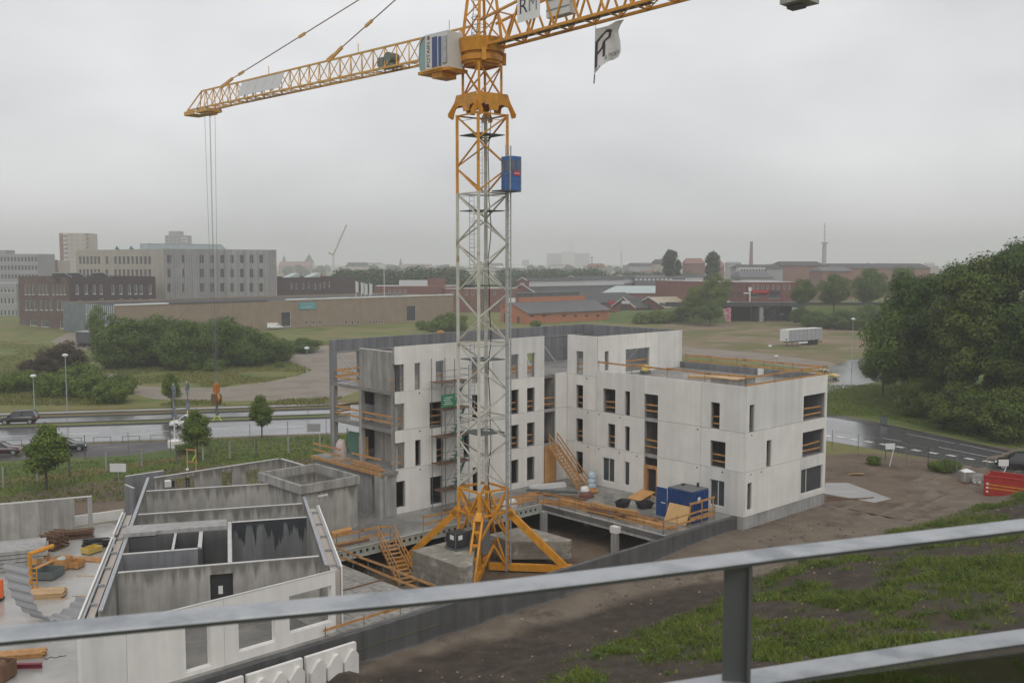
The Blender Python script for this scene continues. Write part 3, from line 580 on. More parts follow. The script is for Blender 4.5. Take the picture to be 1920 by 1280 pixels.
endguard(e + .1, 19.4, e + .1, 23.4, 7.5); endguard(e + .5, 19.5, e + .5, 23.3, 10.5)
endguard(-20.4, 18.6, -20.4, 22.6, 4.45); endguard(-20.4, 24.2, -20.4, 28.3, 4.45)

# ------------------------------------------------------------------ guard rails standing on slabs and parapets
def guardrail(label, pts, z, n=2, sp=1.7, h=1.05, group='temporary timber guard rails', mt='timber', post='scaff'):
    r = thing('timber_guardrail', label, 'guard rail', (*pts[0][:2], z), group)
    for p, q in zip(pts, pts[1:]):
        p, q = Vector((*p[:2], z if len(p) < 3 or p[2] == 0 else p[2])), Vector((*q[:2], z if len(q) < 3 or q[2] == 0 else q[2])); L = (q - p).length; k = max(1, round(L / sp)); d = (q - p) / L
        for i in range(k + 1):
            c = p + (q - p) * (i / k); obj('post', MB().tube(c, c + Vector((0, 0, h + .1)), .025, 6), M[post], r)
        for j in range(n):
            x = 0.0; zz = h * (j + 1) / n - .06
            while x < L - .1:
                e_ = min(x + 3.8, L) + (.25 if x + 3.8 < L else .1); s = random.uniform(-.05, .05)
                obj('board', MB().bar(p + d * (x - .1) + Vector((0, 0, zz + s)), p + d * e_ + Vector((0, 0, zz - s + random.uniform(-.03, .03))), .035, .14), M[mt], r); x += 3.8
    return r
def ab3(a, b): return AB(a, b)[:2]
guardrail('timber guard rail along the parapet above the stair column of the white block', [ab3(0.06, 15.0), ab3(0.06, 0.1)], ZR - .45, 1, 3.6, 1.25)
guardrail('timber guard rail on the parapet facing the wet side street', [ab3(0.1, 0.06), ab3(11.9, 0.06)], ZR - .45, 2, 3.6, 1.2)
guardrail('timber guard rail on the rear parapet of the roof terrace', [ab3(11.85, 0.4), ab3(11.85, 14.6)], ZR - .3, 2, 3.0, 1.0)
guardrail('timber guard rail on the deck edge above the holed steel beam, beside the crane', [ab3(-20.2, 13.7), ab3(-8.6, 13.7)], 1.0)
guardrail('timber guard rail on the deck edge between concrete shaft and site stair', [ab3(-29.3, 13.8), ab3(-23.9, 13.8), ab3(-23.4, 13.3)], 1.0)
guardrail('timber guard rail on the deck edge over the concrete columns', [ab3(-8.4, 13.2), ab3(-8.4, 1.1)], 1.0)
guardrail('timber guard rail at the deck corner above the sloping earth track', [ab3(-8.3, 1.1), ab3(-2.2, 1.1)], 1.0)
guardrail('timber guard rail beside the grey slab strips left of the pit', [ab3(-28.95, 13.0), ab3(-29.0, 1.2)], 1.0)
guardrail('low orange edge board along the basement wall at the slab strips', [ab3(-36.4, 1.02), ab3(-29.2, 1.02)], 1.0, 1, 2.4, .5)

# ------------------------------------------------------------------ timber stairs
def stair(label, top, bot, w, mt='timber', n=12):
    top, bot = Vector(top), Vector(bot); d = bot - top; h = Vector((d.x, d.y, 0)).normalized(); s = Vector((-h.y, h.x, 0)) * (w / 2)
    r = thing('timber_stair', label, 'stairs', bot)
    for sg in (-1, 1):
        obj('stringer', MB().bar(top + s * sg, bot + s * sg, .05, .24), M[mt], r)
        for k in (0.0, 0.5, 1.0):
            c = top + d * k + s * sg; obj('post', MB().bar(c, c + Vector((0, 0, 1.0)), .06), M[mt], r)
        for hh in (.55, 1.0): obj('handrail', MB().bar(top + s * sg + Vector((0, 0, hh)), bot + s * sg + Vector((0, 0, hh)), .04, .11), M[mt], r)
    for k in range(n):
        c = top + d * ((k + .5) / n); obj('tread', MB().bar(c - s * .95, c + s * .95, .26, .045), M[mt], r)
    return r
stair('orange timber stair from the deck edge down into the crane pit', AB(-23.7, 13.45, 1.05), AB(-24.35, 10.1, -1.15), 1.2, n=11)
stair('pale timber stair up to the plywood-filled recess in the courtyard corner', AB(-2.3, 18.2, 4.4), AB(-2.0, 14.9, 1.02), 1.1, 'timber', 14)
# ------------------------------------------------------------------ low building in the front, walls only
lb = thing('unfinished_building', 'roofless concrete ground floor with long cross walls and white front wall', 'building', LB(0, 0, 1.0))
Z0, Z1 = 1.0, 4.2
def lwall(name, fn, s0, s1, z0=Z0, z1=Z1, t0=0, t1=.2, ops=(), m='conc_drip', cap=True):
    o = obj(name, MB().wall(fn, s0, s1, z0, z1, t0, t1, ops), M[m], lb)
    if cap:
        c = obj('capping', MB().wall(fn, s0 + .01, s1 - .01, z1 + .002, z1 + .032, t0 - .01, t1 + .01), M['panel_edge'], o)
    return o
cross = lambda c: (lambda s, t, z: LB(c + t, s, z))
along = lambda v: (lambda s, t, z: LB(s, v + t, z))
lwall('cross_wall', cross(2.6), 0.6, 11.0, ops=[(5.2, 6.4, 1.0, 3.7)])
dp = MB().wall(cross(2.78), 5.22, 6.38, 1.02, 3.68, 0, .04); dl = obj('door_leaf', dp, M['dark'], lb)
obj('paper_notice', MB().wall(cross(2.76), 5.75, 5.98, 2.55, 3.0, 0, .01), M['white'], dl)
lwall('cross_wall', cross(14.95), 0.6, 11.0); lwall('cross_wall', cross(21.7), 1.5, 11.0)
lwall('wet_wall', cross(11.3), 0.6, 5.2, m='conc_black'); lwall('pod_wall', along(5.25), 2.85, 11.5)
lwall('bath_wall', cross(6.0), 6.9, 11.3, m='conc_grey'); lwall('bath_wall', along(8.4), 6.2, 9.8, m='conc_dark', t1=.12); lwall('bath_wall', along(6.9), 6.0, 9.8, m='conc_dark')
lwall('bath_wall', cross(9.6), 5.3, 11.3, m='conc_dark', cap=False)
s = MB(); s.prism([(9.75, 5.5), (11.3, 5.5), (11.35, 11.4), (9.5, 11.4), (9.5, 9.6), (9.75, 9.4)], Z1 + .05, Z1 + .27, LB); obj('roof_slab_strip', s, M['conc_lite'], lb)
# long side walls: white outer skin, gap with insulation, inner concrete
def side(v, c0, c1, sg, nm):
    lwall(nm, along(v), c0, c1, t0=-.10, t1=.10, cap=False)
    o = obj('inner_capping', MB().wall(along(v), c0 + .01, c1 - .01, Z1, Z1 + .05, -.10, .10), M['galv'], lb)
side(11.2, -3.2, 26.4, 1, 'side_wall'); side(0.35, 0.9, 16.9, -1, 'side_wall')
for c0, c1 in ((-4.6, 9.6), (10.2, 15.6)):
    obj('outer_skin', MB().wall(along(11.95), c0, c1, 0.9, Z1 + .12, 0, .09), M['panel'], lb)
    obj('insulation', MB().wall(along(11.42), c0 + .05, c1 - .05, 0.9, Z1 - .12, 0, .34), M['far_beige'], lb)
    obj('capping_rail', MB().wall(along(11.78), c0 + .05, c1 - .05, Z1 + .02, Z1 + .08, 0, .1), M['galv'], lb)
obj('outer_skin', MB().wall(along(-0.42), 0.2, 14.0, 0.9, Z1 + .10, 0, .09), M['panel'], lb)
obj('insulation', MB().wall(along(-.30), 0.3, 14.0, 0.9, Z1 - .12, 0, .5), M['far_beige'], lb)
obj('capping_rail', MB().wall(along(-.30), 0.3, 14.0, Z1 + .02, Z1 + .08, 0, .1), M['galv'], lb)
for k in range(6): obj('fixing_bracket', MB().box(-.2, .2, -.04, .04, Z1 - .1, Z1 + .03, lambda x, y, z, c=-2 + 2.9 * k: LB(c + y, 11.66 + x, z)), M['galv'], lb)
for k in range(5): obj('fixing_bracket', MB().box(-.2, .2, -.04, .04, Z1 - .1, Z1 + .03, lambda x, y, z, c=1 + 2.9 * k: LB(c + y, -.04 + x, z)), M['galv'], lb)
# white front wall on the basement line
ff = lambda s, t, z: AB(s, 1.25 + t, z)
fo = [(-38.35, -35.85, 1.65, 3.6), (-41.15, -39.15, 1.45, 3.55), (-43.85, -42.6, 1.2, 3.6), (-37.0, -36.9, 9, 9)]
for s0, s1 in ((-48.6, -46.6), (-46.6, -41.9), (-41.9, -35.6)):
    obj('wall_panel', MB().wall(ff, s0 + .008, s1 - .008, 0.75, Z1 + .1, 0, .14, [o for o in fo if o[0] < s1 and o[1] > s0 and o[2] < 5]), M[random.choice(('panel', 'panel_b', 'panel_c'))], lb)
obj('front_capping', MB().wall(ff, -48.6, -35.6, Z1 + .10, Z1 + .15, -.01, .15), M['panel_edge'], lb)
for o in fo[:3]:
    fr_ = obj('window_reveal', MB().wall(ff, o[0] - .0, o[1] + .0, o[2], o[3], .15, .34, [(o[0] + .02, o[1] - .02, o[2] + .02, o[3] - .02)]), M['panel'], lb)
# back wall with openings, and return towards the shaft
bw = lambda s, t, z: AB(s, 29.95 + t, z)
lwall('back_wall', bw, -33.2, -22.6, t1=.22, ops=[(-32.6, -29.95, 1.0, 3.92), (-27.8, -26.8, 1.0, 3.85), (-25.7, -24.4, 1.5, 3.7)])
lwall('back_wall', lambda s, t, z: AB(-22.6 + t, s, z), 24.2, 29.9, t1=.2)
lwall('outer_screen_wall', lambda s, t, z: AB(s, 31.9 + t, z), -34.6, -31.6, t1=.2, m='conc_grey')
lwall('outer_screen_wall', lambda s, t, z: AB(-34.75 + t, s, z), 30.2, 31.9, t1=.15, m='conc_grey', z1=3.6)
# concrete shaft
sh = thing('lift_shaft', 'square open-topped concrete shaft with dark rain streaks beside the low building', 'shaft', AB(-25.3, 21, 1.0))
x0, x1, y0, y1 = -27.75, -23.05, 17.9, 23.7
for nm, fn, s0, s1 in (('shaft_wall', lambda s, t, z: AB(s, y0 + t, z), x0, x1), ('shaft_wall', lambda s, t, z: AB(s, y1 - .25 + t, z), x0, x1), ('shaft_wall', lambda s, t, z: AB(x0 + t, s, z), y0 + .25, y1 - .25), ('shaft_wall', lambda s, t, z: AB(x1 - .25 + t, s, z), y0 + .25, y1 - .25)):
    obj(nm, MB().wall(fn, s0, s1, 1.0, 4.2, 0, .25), M['conc_drip'], sh)
cap = MB()
cap.wall(lambda s, t, z: AB(s, t, z), x0 - .15, x1 + .15, 4.21, 4.82, y0 - .15, y0 + .1); cap.wall(lambda s, t, z: AB(s, t, z), x0 - .15, x1 + .15, 4.21, 4.82, y1 - .1, y1 + .15)
cap.wall(lambda s, t, z: AB(t, s, z), y0 + .1, y1 - .1, 4.21, 4.82, x0 - .15, x0 + .1); cap.wall(lambda s, t, z: AB(t, s, z), y0 + .1, y1 - .1, 4.21, 4.82, x1 - .1, x1 + .15)
obj('upstand', cap, M['conc'], sh)
p = MB(); p.box(x0 + .26, x1 - .26, y0 + 3.2, y1 - .26, 3.2, 3.4, AB); obj('cover_slab', p, M['conc_dark'], sh)
p = MB(); p.wall(lambda s, t, z: AB(s, y0 - .02 + t, z), -26.4, -25.6, 3.75, 3.9, 0, .015); obj('white_mark', p, M['white'], sh)
# left yard walls
yw = thing('yard_wall', 'low concrete wall with a gateway gap at the edge of the site', 'wall', (*P(80, 990, 1.0)[:2], 1.0))
q0, q1 = P(0, 945, 3.6), P(172, 930, 3.6); d = (q1 - q0).normalized(); az = math.degrees(math.atan2(d.x, d.y)); YF = Fr((q0.x, q0.y), az); Lw = (q1 - q0).length
f = lambda s, t, z: YF(s, t, z)
obj('wall_section', MB().wall(f, -12, Lw * .42, 0.0, 3.55, 0, .2), M['conc'], yw); obj('wall_section', MB().wall(f, Lw * .42 + .02, Lw * .80, 0.0, 3.55, 0, .2), M['conc'], yw)
obj('capping', MB().wall(f, -12, Lw, 3.55, 3.62, -.02, .22), M['panel_edge'], yw); obj('gate_post', MB().wall(f, Lw - .3, Lw, 0.0, 3.54, 0, .2), M['conc_lite'], yw)
lpw = thing('parapet_wall', 'low white parapet bordering the wet deck at the far left', 'wall', AB(-43.4, 32, 1))
q = lambda s, t, z: AB(s, 31.75 - .12 * (s + 35) + t, z)
obj('wall_panel', MB().wall(q, -47, -34.9, 1.0, 1.75, 0, .16), M['panel'], lpw); obj('wall_panel', MB().wall(q, -62, -47.1, 1.0, 1.75, 0, .16), M['panel'], lpw)
# ------------------------------------------------------------------ tower crane
CX, CY = -2.03, 67.65
CM = Fr((CX, CY), 52.0); JB = Fr((CX, CY), -45.9)
crane = thing('tower_crane', 'tall yellow tower crane with pale lattice mast standing in the pit', 'crane', (CX, CY, -1.2))
Yl, Yp, Ms = M['yellow'], M['yellow_pale'], M['mast']
Hh = 1.22
CN = [(-1, -1), (1, -1), (1, 1), (-1, 1)]
def cbar(name, p, q, w, m, par, h=None): return obj(name, MB().bar(p, q, w, h), m, par)
def section(z0, z1, bays, m, h=Hh, leg=.21, br=.09, plat=None, flip=0):
    r = MB()
    for i in range(4):
        a, b = CN[i], CN[(i + 1) % 4]; r.bar(CM(a[0] * h, a[1] * h, z1 - .06), CM(b[0] * h, b[1] * h, z1 - .06), .09, .10)
    s = obj('mast_section', r, m, crane)
    for a in CN: cbar('leg', CM(a[0] * h, a[1] * h, z0), CM(a[0] * h, a[1] * h, z1), leg, m, s)
    dz = (z1 - z0) / bays
    for i in range(4):
        a, b = CN[i], CN[(i + 1) % 4]
        for k in range(bays):
            p, q = (a, b) if (k + i + flip) % 2 else (b, a)
            za, zb = z0 + dz * k + .05, z0 + dz * (k + 1) - .1
            cbar('brace', CM(p[0] * h, p[1] * h, za), CM(q[0] * h, q[1] * h, zb), br, m, s)
    if plat:
        g_ = MB(); g_.wall(lambda s_, t, z: CM(s_, z, plat + t), -h + .12, h - .12, -h + .12, h - .12, 0, .06, [(0.2, 0.95, -0.1, 0.75)]); obj('platform', g_, M['grate'], s)
        for a, b in ((CN[0], CN[1]), (CN[3], CN[0])):
            cbar('platform_rail', CM(a[0] * h * .9, a[1] * h * .9, plat + 1.0), CM(b[0] * h * .9, b[1] * h * .9, plat + 1.0), .03, M['scaff'], s)
    return s
zs = [4.8, 9.89, 14.98, 20.07, 25.15]
for k in range(4): section(zs[k], zs[k + 1], 3, Ms, plat=zs[k + 1] - 1.25, flip=k % 2)
section(25.15, 30.4, 3, Yl, leg=.20, br=.09, plat=29.0, flip=1)
section(31.55, 33.7, 1, Yl, h=.93, leg=.17, br=.09); section(31.56, 33.69, 1, Yl, h=.925, leg=.05, br=.075, flip=1)
# ladder, inner tube and cable inside the mast
for k in range(5):
    z0 = zs[k] if k < 4 else 25.15; x = -.35 if k % 2 else .35; l = MB()
    for sx in (-.2, .2): l.tube(CM(x + sx, .75, z0), CM(x + sx, .75, z0 + 5.0), .022, 6)
    lo = obj('ladder', l, M['galv'], crane)
    for j in range(17): obj('rung', MB().tube(CM(x - .2, .75, z0 + .2 + .29 * j), CM(x + .2, .75, z0 + .2 + .29 * j), .014, 5), M['galv'], lo)
    for j in range(4):
        hp = [CM(x + .36 * math.cos(t), .75 - .3 - .36 * math.sin(t), z0 + 1.4 + .9 * j) for t in [math.pi * q / 8 for q in range(9)]]; obj('safety_hoop', MB().path(hp, .014, 5), M['galv'], lo)
obj('inner_tube', MB().tube(CM(.55, .35, 4.8), CM(.55, .35, 30.4), .13, 10), Ms, crane)
cp = [CM(.45 + .10 * math.sin(k * .9), -.2 + .08 * math.cos(k * 1.7), 32 - k * 1.02) for k in range(31)]; obj('power_cable', MB().path(cp, .035, 6), M['black'], crane)
# flared collar
col_ = [(-1.85, 30.2), (-1.55, 30.12), (-1.42, 30.45), (-1.2, 30.85), (-.75, 30.98), (-.42, 30.9), (-.32, 30.55), (.32, 30.55), (.42, 30.9), (.75, 30.98), (1.2, 30.85), (1.42, 30.45), (1.55, 30.12), (1.85, 30.2), (1.9, 30.42), (1.38, 31.2), (1.15, 31.7), (-1.15, 31.7), (-1.38, 31.2), (-1.9, 30.42)]
for fn in (lambda s, t, z: CM(s, -1.34 + t, z), lambda s, t, z: CM(s, 1.30 + t, z), lambda s, t, z: CM(-1.34 + t, s, z), lambda s, t, z: CM(1.30 + t, s, z)):
    obj('collar_plate', MB().ext(col_, fn, 0, .05), Yl, crane)
c = MB(); c.box(-1.28, 1.28, -1.28, 1.28, 31.45, 31.54, CM); obj('collar_deck', c, Yl, crane)
# turntable
tt = MB(); tt.lathe([(0, 33.7), (1.25, 33.7), (1.3, 33.85), (1.42, 33.9), (1.42, 34.25), (1.28, 34.3), (1.28, 34.42), (1.5, 34.46), (1.62, 35.25), (1.62, 35.35), (0, 35.35)], (CX, CY, 0), 24)
obj('turntable', tt, Yl, crane)
for k in range(4):
    t = R(7 + 90 * k); p = Vector((CX + 1.5 * math.cos(t), CY + 1.5 * math.sin(t), 0)); c = MB().bar((p.x, p.y, 33.75), (p.x, p.y, 34.5), .42, .3); obj('slewing_gear_box', c, Yl, crane)
# tower head
ap = 43.0
for a in CN:
    cbar('head_leg', CM(a[0] * .95, a[1] * .95, 35.3), CM(a[0] * .22, a[1] * .22, ap), .2, Yl, crane)
for k in range(5):
    z0, z1 = 35.4 + 1.5 * k, 36.9 + 1.5 * k; f0, f1 = .95 - .73 * (z0 - 35.3) / 7.7, .95 - .73 * (z1 - 35.3) / 7.7
    for i in range(4):
        a, b = CN[i], CN[(i + 1) % 4]
        if k % 2: a, b = b, a
        cbar('head_brace', CM(a[0] * f0, a[1] * f0, z0), CM(b[0] * f1, b[1] * f1, z1), .08, Yl, crane)
for sx in (-.2, .2): obj('head_ladder', MB().tube(CM(-1.1 + sx, -.6, 35.3), CM(-.5 + sx, -.35, 40), .025, 6), M['scaff'], crane)
for j in range(14): obj('ladder_rung', MB().tube(CM(-1.3 + .043 * j, -.6 + .018 * j, 35.5 + .32 * j), CM(-.9 + .043 * j, -.6 + .018 * j, 35.5 + .32 * j), .015, 5), M['scaff'], crane)
hp = [CM(-1.2 + .5 * math.cos(2 * math.pi * q / 12), -1.3 + .5 * math.sin(2 * math.pi * q / 12), 36.4) for q in range(13)]
for dz in (0, -.5, -1.0): obj('landing_hoop', MB().path([(p[0], p[1], p[2] + dz) for p in hp], .02, 5), M['scaff'], crane)
# jib: triangular lattice
jb = MB().bar(JB(.9, 0, 36.45), JB(37.9, 0, 36.45), .13); jib = obj('jib', jb, Yp, crane)
ZB, ZTp, JW = 34.75, 36.45, .62
for v in (-JW, JW): cbar('bottom_chord', JB(1.2, v, ZB), JB(39.5, v, ZB), .14, Yp, jib)
nb = 26; st = 36.5 / nb
for k in range(nb):
    u0, u1 = 1.3 + st * k, 1.3 + st * (k + 1); um = (u0 + u1) / 2
    for v in (-JW, JW):
        cbar('lattice_bar', JB(u0, v, ZB), JB(um, 0, ZTp), .065, Yp, jib); cbar('lattice_bar', JB(um, 0, ZTp), JB(u1, v, ZB), .065, Yp, jib)
    cbar('cross_bar', JB(u0, -JW, ZB), JB(u0, JW, ZB), .06, Yp, jib); cbar('lacing_bar', JB(u0, -JW if k % 2 else JW, ZB), JB(u1, JW if k % 2 else -JW, ZB), .05, Yp, jib)
for v in (-JW, JW): cbar('tip_bar', JB(37.9, 0, 36.45), JB(39.5, v, ZB), .09, Yp, jib)
cbar('tip_bar', JB(39.5, -JW, ZB), JB(39.5, JW, ZB), .12, Yp, jib)
t_ = MB(); t_.box(38.0, 39.9, -.75, .75, ZB - .48, ZB - .42, JB); t_.box(38.0, 39.9, .7, .78, ZB - .48, ZB - .1, JB); obj('tip_platform', t_, Yp, jib)
for k in range(5):
    u0 = 23.7 + 1.36 * k; q = MB().add([JB(u0, JW + .03, ZB + .25), JB(u0 + 1.3, JW + .03, ZB + .25), JB(u0 + 1.3, .1, ZTp - .12), JB(u0, .1, ZTp - .12), JB(u0, JW + .06, ZB + .25), JB(u0 + 1.3, JW + .06, ZB + .25), JB(u0 + 1.3, .13, ZTp - .12), JB(u0, .13, ZTp - .12)], [(0, 1, 2, 3), (7, 6, 5, 4), (0, 4, 5, 1), (1, 5, 6, 2), (2, 6, 7, 3), (3, 7, 4, 0)])
    obj('pale_board', q, M['far_white'], jib)
wd = MB(); wd.tube(JB(9.6, -.45, ZB + .75), JB(9.6, .45, ZB + .75), .42, 14); wd.box(8.9, 10.6, -.5, .5, ZB + .1, ZB + .3, JB); wd.box(10.2, 10.9, -.35, .35, ZB + .3, ZB + .9, JB); obj('trolley_winch', wd, mat('winch_grey_green', (0.16, 0.18, 0.15), 0.5, 0.2), jib)
for u in (3.2, 13.6, 26.2): obj('lamp_bracket', MB().bar(JB(u, .05, ZTp), JB(u, .05, ZTp + .75), .05), Yp, jib)
# tie bars
apx = Vector(CM(0, 0, ap))
for i, u in enumerate((34.2, 17.6)):
    q = Vector(JB(u, 0, ZTp + .1)); tb = obj('tie_bar', MB().tube(apx, q, .045, 8), mat('tie_bar_red_grey', (0.30, 0.20, 0.17), 0.5, 0.2), crane)
    for f in ((.35, .62, .90) if i == 0 else (.45, .70, .985)):
        c = apx.lerp(q, f); d = (q - apx).normalized(); obj('tie_link', MB().bar(c - d * .45, c + d * .45, .12, .22), Yp, tb)
    obj('tie_anchor', MB().bar(q - Vector((0, 0, .15)), q + (apx - q).normalized() * 2.0, .14, .25), Yp, tb)
obj('tie_bar', MB().tube(apx, JB(-17.5, 0, 37.5), .06, 8), Yp, crane)
# trolley, ropes, hook block
tr = MB(); tr.box(35.6, 37.6, -.8, .8, ZB - .42, ZB - .2, JB); tr.box(35.9, 37.3, -.5, .5, ZB - .62, ZB - .42, JB); tro = obj('trolley', tr, M['yellow_pale'], crane)
for u in (35.8, 37.4):
    for v in (-.7, .7): obj('trolley_wheel', MB().tube(JB(u, v - .06, ZB - .1), JB(u, v + .06, ZB - .1), .14, 12), M['galv_dark'], tro)
UH = 36.5; ZH = 8.9
for i, (u, v) in enumerate(((36.0, .28), (36.9, .28), (36.0, -.28), (36.9, -.28))):
    obj('hoist_rope', MB().tube(JB(u, v, ZB - .5), JB(UH + (u - UH) * .35, v * .5, ZH), .018, 5), M['galv_dark'], tro)
hk = MB(); hk.box(-.28, .28, -.2, .2, ZH - .9, ZH, lambda x, y, z: JB(UH + x, y, z)); hb = obj('hook_block', hk, mat('hook_orange', (0.45, 0.16, 0.03), 0.5), crane)
for sx in (-1, 1): obj('cheek_plate', MB().ext([(-.5, ZH - 1.0), (.5, ZH - 1.0), (.62, ZH - 1.6), (.25, ZH - 2.0), (-.25, ZH - 2.0), (-.62, ZH - 1.6)], lambda s, t, z: JB(UH + s, sx * .22 + t, z), -.03, .03), M['timber_dark'] if sx > 0 else M['scaff'], hb)
obj('sheave', MB().tube(JB(UH, -.15, ZH - 1.45), JB(UH, .15, ZH - 1.45), .48, 16), M['yellow'], hb)
hkp = [JB(UH + .22 * math.sin(t), 0, ZH - 2.75 - .26 * math.cos(t)) for t in [2.6 - q * .45 for q in range(11)]]; hkm = MB(); hkm.tube(JB(UH, 0, ZH - 2.0), JB(UH, 0, ZH - 2.6), .12, 8); hkm.path(hkp, .085, 8); obj('hook', hkm, M['scaff'], hb)
for sx in (-.3, .3): obj('sling_end', MB().tube(JB(UH, 0, ZH - 3.0), JB(UH + sx, sx, ZH - 3.6), .05, 6), M['cloth'], hb)
obj('trolley_rope', MB().tube(JB(4, .75, ZB - .15), JB(36, .75, ZB - .55), .016, 5), M['galv_dark'], crane)
# counter-jib
CB = lambda u, v, z: JB(-u, v, z + .036 * u)      # the counter-jib rises slightly
cj = MB().bar(CB(1.0, .75, ZB), CB(25.0, .75, ZB), .17); cjo = obj('counter_jib', cj, Yl, crane); cbar('bottom_chord', CB(1.0, -.75, ZB), CB(25, -.75, ZB), .17, Yl, cjo)
for v in (-.75, .75):
    cbar('top_chord', CB(.6, v, 36.45), CB(7, v, 37.35), .14, Yl, cjo); cbar('top_chord', CB(7, v, 37.35), CB(23, v, 36.6), .14, Yl, cjo)
zt = lambda u: 36.45 + .9 * (u - .6) / 6.4 if u < 7 else 37.35 - .75 * (u - 7) / 16
for k in range(11):
    u0, u1 = 1.2 + 2.0 * k, 3.2 + 2.0 * k; um = (u0 + u1) / 2
    for v in (-.75, .75):
        cbar('lattice_bar', CB(u0, v, ZB), CB(um, v, zt(um)), .11, Yl, cjo); cbar('lattice_bar', CB(um, v, zt(um)), CB(u1, v, ZB), .11, Yl, cjo)
    cbar('cross_bar', CB(u0, -.75, ZB), CB(u0, .75, ZB), .09, Yl, cjo); cbar('lacing_bar', CB(u0, -.75, ZB), CB(u1, .75, ZB), .06, Yl, cjo); cbar('top_cross_bar', CB(um, -.75, zt(um)), CB(um, .75, zt(um)), .08, Yl, cjo)
wk = MB(); wk.box(1.4, 14, -.3, .3, ZB + .1, ZB + .14, CB); obj('walkway', wk, M['grate'], cjo)
mb_ = MB(); mb_.box(6.5, 8.4, .1, .72, 35.35, 36.8, CB); mo = obj('machinery_box', mb_, M['cabwhite'], cjo)
for z in (35.75, 36.35): obj('box_band', MB().wall(lambda s, t, z_: CB(s, .73 + t, z_), 6.5, 8.4, z, z + .07, 0, .02), M['galv_dark'], mo)
bn = MB().wall(lambda s, t, z: CB(s, .86 + t, z), 4.15, 6.1, 35.5, 37.2, 0, .03); bo = obj('banner', bn, M['white'], cjo)
tm = lambda cu, cz: (lambda x, y, z: CB(cu + x, .90 + y, cz + z))
text_mesh('R', 1.35, tm(4.68, 36.42), M['flag_dark'], bo, sx=.95); text_mesh('M', 1.35, tm(5.52, 36.42), M['galv_dark'], bo, sx=.8)
blk = thing('counterweight', 'pale concrete counterweight block hanging at the end of the counter-jib', 'counterweight', JB(-23.3, 0, 33.6))
c = MB(); c.box(22.6, 24.0, -.75, .75, 32.76, 36.0, CB); obj('block', c, M['conc_lite'], blk); c = MB(); c.box(22.75, 23.5, -.35, .3, 32.58, 32.76, CB); obj('lifting_foot', c, M['conc_dark'], blk)
# operator's cab
cu0, cu1, cv0, cv1, cz0, cz1 = .75, 3.35, 1.05, 2.45, 33.35, 35.75
cb = MB(); cb.box(.75, 3.0, cv0, cv1, cz0, cz1, JB); cab = obj('operator_cab', cb, M['cabwhite'], crane)
gp_ = [(3.0, cz0 + .02), (3.0, cz1 - .05), (3.3, cz1 - .12), (3.62, cz1 - .55), (3.7, cz0 + .9), (3.6, cz0 + .2), (3.4, cz0 + .02)]
obj('windscreen', MB().ext(gp_, lambda s, t, z: JB(s, t, z), cv0 + .06, cv1 - .06), M['glass_cab'], cab)
for t in (cv0 + .04, cv1 - .04):
    f_ = MB()
    for (a, b), (c_, d) in zip(gp_, gp_[1:]): f_.bar(JB(a, t, b), JB(c_, t, d), .06)
    obj('windscreen_frame', f_, M['glass_cab'], cab)
side_ = lambda s, t, z: JB(s, cv1 + t, z)
obj('cab_door', MB().wall(side_, 1.78, 2.28, cz0 + .1, cz1 - .25, .0, .03), M['navy'], cab); obj('cab_window', MB().wall(side_, 1.38, 1.64, cz0 + .15, cz1 - .3, .0, .03), M['navy'], cab)
obj('equipment_cabinet', MB().wall(side_, .78, 1.22, cz0 + .3, cz1 - .35, .0, .12), M['galv'], cab)
obj('cab_step_frame', MB().bar(JB(.9, cv1 + .5, cz0 - .05), JB(3.2, cv1 + .2, cz0 - .05), .12, .12), Yp, cab)
p = MB(); p.box(.5, 3.5, cv0 - .2, cv1 + .25, cz0 - .22, cz0 - .02, JB); obj('cab_platform', p, Yl, cab); p = MB(); p.box(1.2, 2.2, cv0 + .2, cv1 + .1, cz0 - .6, cz0 - .23, JB); obj('platform_box', p, Yl, cab)
text_mesh('POTAIN', .46, lambda x, y, z: JB(2.66 + z, cv1 + .012 - y, 34.42 + x), M['flag_dark'], cab, sx=1.0)
lg = MB(); lg.ext([(2.66 + .15 * math.cos(2 * math.pi * k / 6), 35.52 + .17 * math.sin(2 * math.pi * k / 6)) for k in range(6)], side_, .008, .014); obj('emblem', lg, mat('emblem_red_grey', (.25, .09, .09), .5), cab)
obj('cab_support', MB().bar(JB(.6, .9, 33.2), JB(.6, 2.3, 33.2), .2), Yl, crane)
